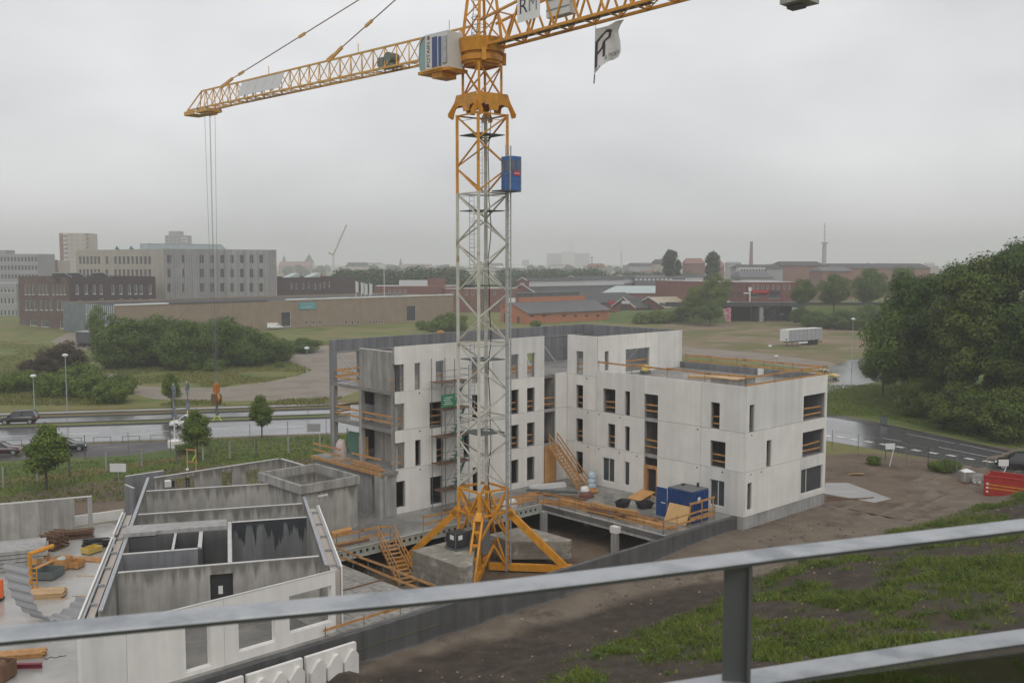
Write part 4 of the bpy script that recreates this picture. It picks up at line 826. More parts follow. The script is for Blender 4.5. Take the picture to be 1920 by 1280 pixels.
# base: frame, struts, cross beams, feet
bz = 3.05
fr_ = MB()
for i in range(4):
    a, b = CN[i], CN[(i + 1) % 4]; fr_.bar(CM(a[0] * Hh, a[1] * Hh, bz), CM(b[0] * Hh, b[1] * Hh, bz), .14)
bs = obj('base_frame', fr_, Yl, crane)
for i in range(4): cbar('upper_ring_bar', CM(CN[i][0] * Hh, CN[i][1] * Hh, 4.72), CM(CN[(i + 1) % 4][0] * Hh, CN[(i + 1) % 4][1] * Hh, 4.72), .14, Yl, bs)
for a in CN: cbar('leg', CM(a[0] * Hh, a[1] * Hh, -1.1), CM(a[0] * Hh, a[1] * Hh, 4.8), .24, Yl, bs)
for i in range(4):
    a, b = CN[i], CN[(i + 1) % 4]; mid = ((a[0] + b[0]) / 2, (a[1] + b[1]) / 2)
    for c in (a, b):
        for z in (4.7, 1.3): cbar('brace', CM(c[0] * Hh, c[1] * Hh, z), CM(mid[0] * Hh, mid[1] * Hh, bz - .1), .13, Yl, bs)
        cbar('brace', CM(c[0] * Hh, c[1] * Hh, -1.0), CM(mid[0] * Hh, mid[1] * Hh, .9), .13, Yl, bs)
    obj('gusset', MB().ext([(-.3, bz - .35), (.3, bz - .35), (.38, bz + .2), (-.38, bz + .2)], (lambda s, t, z, a=a, b=b, mid=mid: CM(mid[0] * Hh + (b[0] - a[0]) / 2 * s, mid[1] * Hh + (b[1] - a[1]) / 2 * s, z) if True else None), 0, .05) if False else MB().bar(CM(mid[0] * Hh, mid[1] * Hh, bz - .4), CM(mid[0] * Hh, mid[1] * Hh, bz + .25), .3, .1), Yl, bs)
FT = 5.9 / math.sqrt(2)
for k, a in enumerate(CN):
    top = Vector(CM(a[0] * Hh * 1.05, a[1] * Hh * 1.05, bz)); foot = Vector(CM(a[0] * FT, a[1] * FT, -.85))
    obj('cross_beam', MB().bar(CM(a[0] * .3, a[1] * .3, -.85), CM(a[0] * FT, a[1] * FT, -.85), .38, .46), Yl, crane)
    obj('foot_plate', MB().bar((foot.x, foot.y, -1.2), (foot.x, foot.y, -.62), .8, .8), Yl, crane)
    if k == 0:
        sd = (foot - top).cross(Vector((0, 0, 1))).normalized() * .26; st_ = obj('strut', MB().bar(top + sd, foot + sd, .13, .3), Yl, crane); obj('strut_flange', MB().bar(top - sd, foot - sd, .13, .3), Yl, st_)
        for f in (.02, .2, .38, .56, .74, .92): c = top.lerp(foot, f); obj('batten_plate', MB().bar(c - sd, c + sd, .34, .12), Yl, st_)
    else: obj('strut', MB().bar(top, foot, .42, .46), Yl, crane)
    cbar('strut_head', CM(a[0] * Hh, a[1] * Hh, bz + .25), CM(a[0] * Hh * 1.25, a[1] * Hh * 1.25, bz - .25), .42, Yl, crane)
cc = MB().tube((CX, CY, 0.1), (CX, CY, 2.4), .5, 14); obj('cable_drum', cc, M['galv_dark'], crane)
# ballast stacks on the cross beams
def ballast(label, poly, n):
    r = thing('crane_ballast', label, 'ballast', AB(poly[0][0], poly[0][1], -.6), 'ballast stacks on the crane base')
    for k in range(n):
        z0 = -.6 + .257 * k; p = MB(); e_ = .035 * (k % 2); cxp, cyp = sum(q[0] for q in poly) / len(poly), sum(q[1] for q in poly) / len(poly); p.prism([(cxp + (x - cxp) * (1 - e_ / 2), cyp + (y - cyp) * (1 - e_ / 2)) for x, y in poly], z0, z0 + .245, AB); obj('ballast_slab', p, M['ballast'], r)
    return r
ballast('stack of grey ballast slabs left of the crane, a dark cage on top', [(-24.1, 9.9), (-24.1, 4.9), (-23.8, 4.6), (-23.2, 4.7), (-20.6, 7.5), (-20.6, 9.9)], 7)
ballast('stack of grey ballast slabs behind the right strut of the crane', [(-16.6, 10.6), (-16.6, 8.1), (-13.6, 5.4), (-13.1, 5.6), (-13.1, 10.6)], 5)
cg = thing('switch_cabinet', 'black electrical cabinet in a frame with two white notices on the ballast', 'cabinet', AB(-21.6, 8.4, 1.2))
c = MB(); c.box(-22.1, -20.9, 7.7, 8.7, 1.35, 2.3, AB); obj('cabinet_body', c, M['dark'], cg)
for a in (-22.15, -20.85):
    for b in (7.65, 8.75): obj('frame_post', MB().bar(AB(a, b, 1.2), AB(a, b, 2.38), .05), M['scaff'], cg)
obj('frame_base', MB().box(-22.2, -20.8, 7.6, 8.8, 1.2, 1.3, AB), M['scaff'], cg)
obj('notice', MB().wall(lambda s, t, z: AB(s, 7.66 + t, z), -21.9, -21.55, 1.9, 2.2, 0, .02), M['white'], cg); obj('notice', MB().wall(lambda s, t, z: AB(-22.12 + t, s, z), 7.9, 8.3, 1.9, 2.2, 0, .02), M['white'], cg)
# service lift on the mast corner
lf = thing('service_lift', 'blue crane lift cabin with red sign riding the mast rail', 'lift', CM(.95, -1.95, 25.2))
u0, u1, v0, v1, z0, z1 = .5, 1.45, -2.45, -1.5, 25.25, 27.5
c = MB(); c.box(u0, u1, v0, v1, z0, z1, CM); cbn = obj('cabin', c, M['lift_blue'], lf)
fs = [(lambda s, t, z: CM(s, v0 - t, z), u0, u1), (lambda s, t, z: CM(u0 - t, s, z), v0, v1)]
for fn, s0, s1 in fs:
    for a, b in ((s0 + .1, s0 + .38), (s1 - .38, s1 - .1)): obj('window', MB().wall(fn, a, b, z1 - 1.0, z1 - .25, 0, .02), M['glass_far'], cbn)
    for z in (z0 + .55, z0 + .95): obj('panel_seam', MB().wall(fn, s0, s1, z, z + .03, 0, .015), M['navy'], cbn)
    for q in (s0, s1 - .05): obj('corner_trim', MB().wall(fn, q, q + .05, z0, z1, 0, .02), M['galv'], cbn)
sg = obj('sign', MB().wall(fs[0][0], u0 + .28, u1 - .12, z0 + .95, z0 + 1.28, .02, .035), M['redsign'], lf)
text_mesh('alimak', .2, lambda x, y, z: CM((u0 + u1) / 2 + .08 + x, v0 - .04 + y, z0 + 1.13 + z), M['white'], sg, sx=.9)
c = MB(); c.box(u0 - .75, u1, v0, v1 + .1, z0 - .1, z0 - .02, CM); obj('landing_floor', c, M['grate'], lf)
for q in (u0 - .72, u0 - .35): obj('gate_bar', MB().bar(CM(q, v0, z0), CM(q, v0, z0 + 1.1), .03), M['scaff'], lf)
obj('gate_bar', MB().bar(CM(u0 - .72, v0, z0 + 1.1), CM(u0, v0, z0 + 1.1), .03), M['scaff'], lf)
lr = MB()
for q in (-.2, .2): lr.bar(CM(1.12 + q, -1.46, -1.1), CM(1.12 + q, -1.46, 28.3), .1)
rl = obj('guide_rail', lr, M['galv'], lf)
for k in range(58): obj('rail_rung', MB().bar(CM(.92, -1.46, -.9 + .5 * k), CM(1.32, -1.46, -.9 + .5 * k), .04), M['galv'], rl)
for k in range(12): obj('rail_tie', MB().bar(CM(1.15, -1.44, 1 + 2.3 * k), CM(1.15, -1.25, 1 + 2.3 * k), .05), M['galv'], rl)
# flag on the counter-jib
fl = thing('company_flag', 'white flag with dark angular logo blowing from the counter-jib', 'flag', D(1117, 50, 60.7))
obj('flag_rope', MB().tube(D(1117, 36, 60.7), D(1114, 157, 60.7), .015, 5), M['galv_dark'], fl); obj('flag_weight', MB().tube(D(1115, 140, 60.7), D(1113.5, 157, 60.7), .04, 6), M['dark'], fl)
SX = 60.7 / 1840
TOP = [(0, 54), (.35, 50), (.6, 44), (.85, 38), (1.0, 36)]; BOT = [(0, 140), (.3, 124), (.55, 116), (.8, 111), (1.0, 107)]; RX = [(0, 54), (.0, 54), (.12, 48), (.3, 44), (.6, 49), (.85, 50), (1, 46)]
def lerp(tab, x):
    for (a, b), (c, d) in zip(tab, tab[1:]):
        if x <= c: return b + (d - b) * ((x - a) / (c - a) if c > a else 0)
    return tab[-1][1]
def cloth(s, t, off=0.0):
    w_ = lerp(RX, t) if t > 0 else 54; x = 1117 - 3 * t + w_ * s; y = lerp(TOP, s) * (1 - t) + lerp(BOT, s) * t
    p = D(x, y, 60.7); p.y += .22 * s * math.sin(7 * s + 2.2 * t) + .06 * math.sin(16 * s - 5 * t) - off; return p
cm = MB(); n = 22
cm.v = [tuple(cloth(i / n, j / n)) for j in range(n + 1) for i in range(n + 1)]; cm.f = [(j * (n + 1) + i, j * (n + 1) + i + 1, (j + 1) * (n + 1) + i + 1, (j + 1) * (n + 1) + i) for j in range(n) for i in range(n)]
clo = obj('cloth', cm, M['flag'], fl, smooth=True)
def stroke(pts, wd):
    m_ = MB()
    for (s0, t0), (s1, t1) in zip(pts, pts[1:]):
        d = Vector((s1 - s0, (t1 - t0) * 1.6)).normalized(); nx, ny = -d.y * wd, d.x * wd / 1.6; k = 5; row = []
        for q in range(k + 1):
            f = -.04 + 1.08 * q / k; s, t = s0 + (s1 - s0) * f, t0 + (t1 - t0) * f; row += [tuple(cloth(max(s + nx, 0), t + ny, .02)), tuple(cloth(max(s - nx, 0), t - ny, .02))]
        m_.add(row, [(2 * q, 2 * q + 1, 2 * q + 3, 2 * q + 2) for q in range(k)])
    obj('logo_stroke', m_, M['flag_dark'], clo)
stroke([(.05, .86), (.06, .32), (.45, .14), (.62, .22), (.60, .36)], .055); stroke([(.60, .36), (.36, .40), (.30, .52), (.10, .60)], .05); stroke([(.36, .42), (.34, .76)], .045)
text_mesh('& MOES', .36, lambda x, y, z: cloth(.66 + x * .46, .84 - z * .42, .03), M['galv_dark'], clo, thick=0.0); text_mesh('RA', .3, lambda x, y, z: cloth(.14 + x * .5, .95 - z * .4, .03), M['galv_dark'], clo, thick=0.0)
# ------------------------------------------------------------------ scaffold tower on the courtyard face
sf = thing('scaffold_tower', 'narrow steel scaffold tower with a green stair and brown decks against the white wall', 'scaffold', AB(-14.2, 18, 1.0))
sa0, sa1, sb0, sb1 = -15.55, -12.75, 17.35, 18.55
for a in (sa0, -14.2, sa1):
    for b in (sb0, sb1): obj('standard', MB().tube(AB(a, b, 1.0), AB(a, b, 12.9 if a < -13 else 12.3), .03, 6), M['scaff'], sf)
for k in range(5):
    z = 2.4 + 2.15 * k
    for b in (sb0, sb1): obj('ledger', MB().tube(AB(sa0, b, z), AB(sa1, b, z), .025, 6), M['scaff'], sf)
    for j in range(2):
        b0 = sb0 + .05 + .58 * j; dl = random.uniform(-.3, .25); obj('deck_plank', MB().bar(AB(sa0 - .15 + dl, b0 + .27, z + .06), AB(sa1 + .25 + dl, b0 + .27, z + .06), .5, .06), M['timber_dark'], sf)
    for h in (.5, 1.0):
        obj('rail', MB().tube(AB(sa0, sb0, z + h), AB(sa1, sb0, z + h), .02, 5), M['scaff'], sf); obj('end_rail', MB().tube(AB(sa1, sb0, z + h), AB(sa1, sb1, z + h), .02, 5), M['scaff'], sf)
    if k < 4:
        p, q = AB(-14.1, sb0 + .3, z + .1), AB(-12.95, sb0 + .3, z + 2.15)
        stp = obj('stair_flight', MB().bar(p, q, .05, .18), M['scaff_green'], sf)
        for j in range(7): c = Vector(p).lerp(Vector(q), (j + .5) / 7); n_ = Vector(AB(0, .3, 0)) - Vector(AB(0, 0, 0)); obj('tread', MB().bar(c - n_ * .1, c + n_ * 1.6, .22, .03), M['scaff_green'], stp)
        obj('brace', MB().tube(AB(sa0, sb0, z), AB(-14.2, sb0, z + 2.1), .02, 5), M['scaff'], sf)
sg = MB().wall(lambda s, t, z: AB(s, sb0 - .06 - t, z), -15.6, -14.25, 9.15, 10.15, 0, .03); so = obj('green_notice', sg, M['green_net'], sf)
for k in range(4): obj('printed_line', MB().wall(lambda s, t, z: AB(s, sb0 - .095 - t, z), -15.4 + .1 * (k % 2), -14.5 - .12 * (k % 3), 9.35 + .17 * k, 9.41 + .17 * k, 0, .004), M['white'], so)

# ------------------------------------------------------------------ helpers for loose site goods
def bundle(label, fr, u, v, z, L, n, lay, rz=0, w=.10, h=.05, mt='timber', name='timber_stack', cat='timber', spread=.02):
    r = thing(name, label, cat, fr(u, v, z)); F = Fr(fr(u, v)[:2], getattr(fr, 'az', 0) + rz)
    for j in range(lay):
        for i in range(n):
            x = (i - n / 2 + .5) * (w + spread) + random.uniform(-.02, .02); e = random.uniform(-.12, .12); t = random.uniform(-.03, .03)
            obj('board', MB().bar(F(-L / 2 + e, x - t, z + h * (j + .5) + .012 * j), F(L / 2 + e, x + t, z + h * (j + .5) + .012 * j), w, h), M[mt], r)
    return r
def crate(label, fr, u, v, z, lx, ly, h, rz=0, mt='ply', fill=None, name='wooden_crate', cat='crate'):
    r = thing(name, label, cat, fr(u, v, z)); F = Fr(fr(u, v)[:2], getattr(fr, 'az', 0) + rz); t = .03
    obj('base', MB().box(-lx / 2, lx / 2, -ly / 2, ly / 2, z + .08, z + .11, F), M[mt], r)
    for s in (-1, 1):
        obj('side', MB().box(-lx / 2, lx / 2, s * ly / 2 - t / 2, s * ly / 2 + t / 2, z + .112, z + h, F), M[mt], r); obj('end', MB().box(s * lx / 2 - t / 2, s * lx / 2 + t / 2, -ly / 2 + t, ly / 2 - t, z + .112, z + h, F), M[mt], r)
        obj('skid', MB().box(-lx / 2, lx / 2, s * ly * .35 - .05, s * ly * .35 + .05, z, z + .078, F), M['timber_dark'], r)
    if fill: obj('contents', lump(F, 0, 0, z + .12, lx * .8, ly * .8, h * .95), M[fill], r, smooth=True)
    return r
def lump(F, u, v, z, lx, ly, h, n=10, seed=0):
    m = MB(); vs = []; fs = []
    for j in range(6):
        ph = math.pi / 2 * j / 5; rr = math.cos(ph) ** .6
        for i in range(n):
            t = 2 * math.pi * i / n; k = 1 + .22 * noise.noise((math.cos(t) * 2 + u, math.sin(t) * 2 + v, j * .7 + z + seed)); vs.append(F(u + lx / 2 * rr * math.cos(t) * k, v + ly / 2 * rr * math.sin(t) * k, z + h * math.sin(ph) * k))
    for j in range(5):
        for i in range(n): fs.append((j * n + i, j * n + (i + 1) % n, (j + 1) * n + (i + 1) % n, (j + 1) * n + i))
    fs.append(tuple(range(5 * n, 6 * n))); m.add(vs, fs); return m

# ------------------------------------------------------------------ courtyard: container, plywood, stacks
ct = thing('site_container', 'small dark blue steel container with a grey roof on the courtyard deck', 'container', AB(-3.45, 2.65, 1.0))
a0, a1, b0, b1, z0, z1 = -4.4, -2.4, 1.55, 3.85, 1.06, 3.38
core = MB(); core.box(a0 + .05, a1 - .05, b0 + .05, b1 - .05, z0, z1 - .04, AB); obj('shell', core, M['blue'], ct)
for fn, s0, s1 in ((lambda s, t, z: AB(s, b0 + t, z), a0, a1), (lambda s, t, z: AB(a0 + t, s, z), b0, b1)):
    k = 0; s = s0 + .1
    while s < s1 - .15: obj('corrugation', MB().wall(fn, s, s + .11, z0 + .12, z1 - .14, .0, .05), M['blue'], ct); s += .22
    for q in (s0, s1 - .1): obj('corner_post', MB().wall(fn, q, q + .1, z0 - .06, z1, -.02, .05), M['blue'], ct)
    obj('top_rail', MB().wall(fn, s0 + .1, s1 - .1, z1 - .13, z1, -.02, .05), M['blue'], ct); obj('bottom_rail', MB().wall(fn, s0 + .1, s1 - .1, z0 - .05, z0 + .11, -.02, .05), M['blue'], ct)
rf = obj('roof', MB().box(a0 + .02, a1 - .02, b0 + .02, b1 - .02, z1 + .002, z1 + .05, AB), M['roof_grey'], ct); obj('roof_vent', MB().tube(AB(-2.7, 2.3, z1 + .05), AB(-2.7, 2.3, z1 + .35), .1, 10), M['dark'], rf); obj('roof_vent', MB().tube(AB(-3.1, 3.4, z1 + .05), AB(-3.1, 3.4, z1 + .16), .14, 10), M['dark'], rf)
obj('notice', MB().wall(lambda s, t, z: AB(s, b0 - .03 + t, z), -3.75, -3.42, 2.45, 2.9, 0, .008), M['white'], ct)
dr = obj('door_leaf', MB().wall(lambda s, t, z: AB(a0 + t, s, z), b1 + .1, b1 + 1.1, z0, z1 - .1, 0, .05), M['blue'], ct); obj('latch', MB().wall(lambda s, t, z: AB(a0 - .03 + t, s, z), b1 + .2, b1 + .6, 2.1, 2.16, 0, .02), M['white'], dr)
pl = thing('plywood_sheets', 'two pale plywood sheets leaning on the blue container', 'plywood', AB(-4.9, 2.6, 1.0))
for k in range(2):
    b_ = 1.55 + 1.02 * k; obj('sheet', MB().add([AB(-5.15, b_, 1.02), AB(-5.15, b_ + 1.0, 1.02), AB(-4.52, b_ + 1.0, 2.3), AB(-4.52, b_, 2.3), AB(-5.12, b_, 1.02), AB(-5.12, b_ + 1.0, 1.02), AB(-4.49, b_ + 1.0, 2.3), AB(-4.49, b_, 2.3)], [(3, 2, 1, 0), (4, 5, 6, 7), (0, 1, 5, 4), (1, 2, 6, 5), (2, 3, 7, 6), (3, 0, 4, 7)]), mat('pale_plywood', (0.60, 0.38, 0.16), .6, var=.12) if k == 0 else bpy.data.materials['pale_plywood'], pl)
tf = thing('timber_barrier', 'orange timber barrier frame in front of the blue container', 'barrier', AB(-3.6, 1.2, 1.0))
for a in (-4.95, -3.5, -2.1): obj('post', MB().bar(AB(a, 1.32, 1.0), AB(a, 1.32, 2.75), .09), M['timber'], tf)
for z in (1.55, 2.65): obj('rail', MB().bar(AB(-5.05, 1.26, z), AB(-2.0, 1.26, z + .06), .04, .16), M['timber'], tf)
rp = thing('plywood_ramp', 'orange plywood ramp at the timber doorway', 'ramp', AB(-.9, 9.3, 1.0))
obj('sheet', MB().add([AB(-1.9, 8.6, 1.03), AB(-1.9, 10.0, 1.03), AB(-.12, 9.9, 1.5), AB(-.12, 8.5, 1.5), AB(-1.9, 8.6, 1.07), AB(-1.9, 10.0, 1.07), AB(-.12, 9.9, 1.54), AB(-.12, 8.5, 1.54)], [(3, 2, 1, 0), (4, 5, 6, 7), (0, 1, 5, 4), (1, 2, 6, 5), (2, 3, 7, 6), (3, 0, 4, 7)]), M['ply'], rp)
obj('support', MB().box(-.5, -.3, 8.6, 9.8, 1.0, 1.4, AB), M['timber'], rp)
bundle('long stack of orange boards along the deck edge by the container', AB, -6.6, 4.2, 1.0, 5.2, 5, 3, 90, name='timber_stack')
bundle('dark wet boards heaped beside the long orange stack', AB, -5.9, 5.6, 1.0, 4.0, 5, 3, 84, mt='timber_dark')
bundle('orange formwork beams stacked near the inner deck corner', AB, -6.9, 10.6, 1.0, 4.2, 4, 4, 82, .1, .09)
bundle('brown planks lying across the deck below the timber stair', AB, -5.4, 13.6, 1.0, 3.6, 5, 2, 70, mt='timber_dark')
bundle('loose orange planks lying by the white plastic pipes', AB, -6.8, 16.0, 1.0, 4.4, 6, 2, 12)
bundle('loose boards on the deck behind the crane', AB, -12.0, 15.2, 1.0, 4.5, 5, 1, 3, .15, .05, spread=.1)
bundle('row of wet boards on the beam left of the site stair', AB, -26.5, 14.6, 1.0, 4.2, 3, 1, 0, .16, .05, mt='timber_dark', spread=.1)
bundle('white plastic pipes bundled beside the timber stair', AB, -4.0, 17.2, 1.0, 3.4, 4, 3, 20, .11, .11, 'white', 'pipe_bundle', 'pipes')
bundle('dark steel tubes lying from the stair towards the deck corner', AB, -5.6, 15.0, 1.25, 4.2, 4, 2, 55, .08, .08, 'scaff', 'pipe_bundle', 'pipes')
bundle('orange boards heaped at the corner of the deck over the columns', AB, -7.4, 12.2, 1.0, 3.4, 5, 3, 60, .12, .07)
bundle('brown soaked boards along the deck edge above the bracketed column', AB, -7.2, 7.6, 1.0, 3.2, 5, 4, 88, .12, .08, 'timber_dark')
bundle('orange beams lying across the brown soaked boards', AB, -6.8, 6.9, 1.4, 3.6, 3, 2, 78, .1, .12)
bundle('pale laths bundled in front of the plywood ramp', AB, -5.2, 9.6, 1.0, 2.6, 6, 2, 95, .06, .05, 'timber_pale')
bundle('orange boards lying beside the white plastic sheeting', AB, -9.6, 15.4, 1.0, 3.8, 5, 2, -6, .14, .05)
bundle('dark formwork sheets stacked behind the crane', AB, -14.6, 16.2, 1.0, 2.4, 2, 4, 4, .6, .05, 'timber_dark', 'board_stack', 'boards')
bundle('orange boards by the foot of the scaffold tower', AB, -11.2, 17.2, 1.0, 2.8, 4, 2, 8, .14, .05)
for k, (a, b, lab) in enumerate(((-4.3, 8.4, 'black plastic mortar tub on the deck before the plywood ramp'), (-3.3, 7.0, 'black plastic mortar tub between the ramp and the blue container'))):
    t_ = thing('mortar_tub', lab, 'tub', AB(a, b, 1.0)); F = Fr(AB(a, b)[:2], 30 + 40 * k); m_ = MB()
    m_.add([F(sx * q, sy * q * .7, z) for z, q in ((1.0, .45), (1.5, .62), (1.5, .57), (1.06, .41)) for sx, sy in ((-1, -1), (1, -1), (1, 1), (-1, 1))], [(3, 2, 1, 0)] + [(4 * j + i, 4 * j + (i + 1) % 4, 4 * j + 4 + (i + 1) % 4, 4 * j + 4 + i) for j in range(3) for i in range(4)] + [(12, 13, 14, 15)]); obj('tub', m_, M['black'], t_)
    obj('rim', MB().path([F(sx * .62, sy * .43, 1.5) for sx, sy in ((-1, -1), (1, -1), (1, 1), (-1, 1), (-1, -1))], .03, 6), M['black'], t_)
wb = thing('builders_bag', 'white sack slumped over red goods near the inner deck corner', 'bag', AB(-4.0, 12.8, 1.0)); obj('sack', lump(AB, -4.0, 12.8, 1.5, .9, .6, .4), M['white'], wb, True); obj('red_goods', lump(AB, -4.0, 12.6, 1.0, 1.5, 1.0, .5), M['brick_red'], wb)
bs_ = thing('wrapped_stack', 'pale blue plastic-wrapped stack at the foot of the timber stair', 'stack', AB(-.9, 14.9, 1.0))
for k in range(3): obj('wrapped_layer', lump(AB, -.9 + .04 * k, 14.9, 1.0 + .42 * k, 1.0, .8, .5, seed=k), mat('blue_wrap', (.42, .52, .56), .3) if k == 0 else bpy.data.materials['blue_wrap'], bs_, True)
crate('small plywood offcut box below the wrapped stack', AB, -2.6, 13.5, 1.0, 1.1, .8, .3, 20)
rl_ = thing('tarpaulin_roll', 'fat orange roll lying on the deck beside the concrete shaft', 'roll', AB(-25.2, 16.9, 1.0)); obj('roll', MB().tube(AB(-26.0, 16.9, 1.2), AB(-24.3, 17.0, 1.2), .2, 14), M['ply'], rl_); obj('core', MB().tube(AB(-26.05, 16.9, 1.2), AB(-24.25, 17.0, 1.2), .06, 10), M['timber_dark'], rl_)
rb = thing('plastic_sheeting', 'crumpled white plastic sheeting on boards right of the crane', 'plastic sheet', AB(-11.0, 14.4, 1.0)); obj('sheeting', lump(AB, -11.0, 14.4, 1.0, 1.6, .8, .7, 12), M['white'], rb)
# on the open terrace at the end of the long wing
ib = thing('insulation_stack', 'white wrapped insulation packs on the second open floor', 'insulation', AB(-17.6, 25.2, 7.5))
for k in range(2):
    for j in range(2): obj('pack', MB().box(-18.3 + .75 * k, -17.6 + .75 * k, 24.4, 25.9, 7.5 + .62 * j, 8.08 + .62 * j, AB), M['white'], ib)
gb = thing('glass_rack', 'green glass sheets standing in a rack on the lowest open floor', 'glass sheets', AB(-18.3, 25.4, 4.45)); obj('glass_sheet', MB().box(-18.2, -18.1, 24.7, 26.4, 4.5, 6.5, AB), mat('green_glass', (.10, .2, .17), .15), gb); obj('rack_frame', MB().bar(AB(-18.25, 24.6, 4.45), AB(-18.25, 24.6, 6.7), .07), M['scaff_green'], gb); obj('rack_frame', MB().bar(AB(-18.25, 26.5, 4.45), AB(-18.25, 26.5, 6.7), .07), M['scaff_green'], gb)
ws = thing('wrapped_pallet', 'plastic-wrapped pallet at the terrace edge of the long wing', 'pallet', AB(-19.7, 25.2, 4.45)); obj('pallet', MB().box(-20.2, -19.2, 24.6, 25.8, 4.45, 4.6, AB), M['timber_pale'], ws); obj('wrapped_goods', lump(AB, -19.7, 25.2, 4.6, 1.0, 1.1, 1.5), mat('pinkish_wrap', (.5, .42, .38), .4), ws, True)
crate('tall plywood crate standing at the open end of the long wing', AB, -18.4, 23.9, 4.45, .5, .6, 1.9)
bundle('board stack along the terrace edge of the long wing', AB, -20.0, 21.0, 4.47, 4.0, 4, 2, 90)
# roof terrace goods
bundle('pale boards stacked on the roof terrace', AB, 6.3, 7.5, 10.5, 4.0, 6, 3, 60, .16, .07, 'timber_pale')
bundle('orange boards on the top floor behind the courtyard recess', AB, -1.5, 24.0, 10.5, 4.5, 5, 4, 10)
rbx = thing('roof_upstand', 'low concrete upstand with boarded top on the roof terrace', 'upstand', AB(5, 4.6, 10.5)); obj('kerb', MB().box(3.6, 6.4, 3.4, 5.8, 10.5, 10.95, AB), M['conc'], rbx); obj('cover_boards', MB().box(3.5, 6.5, 3.3, 5.9, 10.96, 11.03, AB), M['timber_pale'], rbx)
yb = thing('yellow_machine', 'small yellow machine on the roof terrace by the wide opening', 'machine', AB(4.9, 13.8, 10.5)); obj('engine', lump(AB, 4.9, 13.8, 10.8, .9, .6, .5), M['caryellow'], yb, True); obj('skid', MB().box(4.5, 5.3, 13.5, 14.1, 10.5, 10.8, AB), M['scaff'], yb)
ob_ = thing('bag_on_parapet', 'small orange bundle on the rear parapet of the long wing', 'bundle', AB(-7.2, 27.9, 14.0)); obj('bundle', lump(AB, -7.2, 27.9, 14.0, .9, .3, .24), M['timber'], ob_, True)

# ------------------------------------------------------------------ goods on the wet deck to the left
W0 = lambda x, y: P(x, y, 1.0)
def at(x, y): p = P(x, y, 1.0); f = lambda u, v, z=0.0: (p.x + u, p.y + v, z); f.az = 0; return Fr((p.x, p.y), 0)
st = thing('concrete_slab_stack', 'stack of light concrete panels at the left edge of the deck', 'panel stack', (*W0(22, 1062)[:2], 1.0)); F = Fr(W0(20, 1062)[:2], 66)
for k in range(5): obj('panel', MB().box(-2.6 + .1 * (k % 2), 2.2 - .12 * (k % 3), -1.2, 1.5, 1.05 + .26 * k, 1.26 + .26 * k, F), M['conc_lite'], st)
obj('bearer', MB().box(-2.3, -2.1, -1.3, 1.4, 1.0, 1.05, F), M['timber_dark'], st)
# curled corrugated sheet
cs = thing('corrugated_sheet', 'large curled sheet of grey corrugated metal lying on the deck', 'metal sheet', (*W0(70, 1158)[:2], 1.0))
def curl():
    m = MB(); c = W0(26, 1166); n2 = 10; ax = Vector((math.sin(R(118)), math.cos(R(118)), 0)); rt_ = Vector((1, .12, 0)).normalized()
    key = [(-.1, 3.3), (-.02, 2.6), (.1, 1.9), (.3, 1.2), (.68, .6), (1.2, .26), (1.8, .14), (2.5, .3), (3.1, .7), (3.5, 1.2)]; pr_ = []
    for (a0_, b0_), (a1_, b1_) in zip(key, key[1:]):
        for q in range(6): f = q / 6; pr_.append((a0_ + (a1_ - a0_) * f, b0_ + (b1_ - b0_) * f))
    pr_.append(key[-1])
    for i, (s_, z_) in enumerate(pr_):
        w_ = .07 * math.sin(i * math.pi / 2.2); t_ = i / (len(pr_) - 1); nx, nz = math.cos(t_ * 1.9), math.sin(t_ * 1.9)
        for j in range(n2 + 1):
            l = (j / n2 - .25) * (2.1 - .9 * t_); q = c + rt_ * (s_ + w_ * nx) + ax * l; m.v.append((q.x, q.y, 1.03 + max(z_ + w_ * nz, .01)))
    n1 = len(pr_) - 1; m.f = [(i * (n2 + 1) + j, i * (n2 + 1) + j + 1, (i + 1) * (n2 + 1) + j + 1, (i + 1) * (n2 + 1) + j) for i in range(n1) for j in range(n2)]
    o = obj('sheet', m, M['far_grey'], cs, False); s_ = o.modifiers.new('thickness', 'SOLIDIFY'); s_.thickness = .03
curl()
of = thing('orange_barrier', 'bright orange plastic barrier cut by the left picture edge', 'barrier', (*W0(-6, 1125)[:2], 1.0)); F = Fr(W0(-8, 1125)[:2], 80); obj('panel', MB().box(-.9, .42, -.08, .08, 1.15, 2.2, F), M['orange'], of); obj('foot', MB().box(-.8, -.5, -.3, .3, 1.0, 1.14, F), M['black'], of); obj('foot', MB().box(.1, .4, -.3, .3, 1.0, 1.14, F), M['black'], of)
yp = thing('yellow_prop_stand', 'yellow steel lifting post with side bars on the left deck', 'lifting post', (*W0(58, 1108)[:2], 1.0)); c = W0(58, 1106)
obj('post', MB().tube((c.x, c.y, 1.0), (c.x, c.y, 3.3), .11, 10), M['yellow'], yp); obj('arm', MB().tube((c.x, c.y, 3.2), (c.x + .85, c.y + 1.2, 3.35), .13, 10), M['yellow'], yp)
for k in range(4): obj('side_bar', MB().bar((c.x - .35, c.y - .1, 1.5 + .3 * k), (c.x + .42, c.y - .05, 1.45 + .3 * k), .05), M['yellow'], yp)
for s in (-.35, .42): obj('side_post', MB().bar((c.x + s, c.y - .08, 1.0), (c.x + s, c.y - .08, 2.5), .05), M['yellow'], yp)
obj('base_plate', MB().box(-.5, .5, -.5, .5, 1.0, 1.05, Fr((c.x, c.y), 20)), M['yellow'], yp)
crate('plywood crate filled with a blue and white bag', at(116, 1066), 0, 0, 1.0, 1.0, .9, .75, 8, fill='roof_teal')
crate('small empty orange crate right of the bag-filled crate', at(144, 1064), 0, 0, 1.0, .75, .7, .5, 10, 'timber')
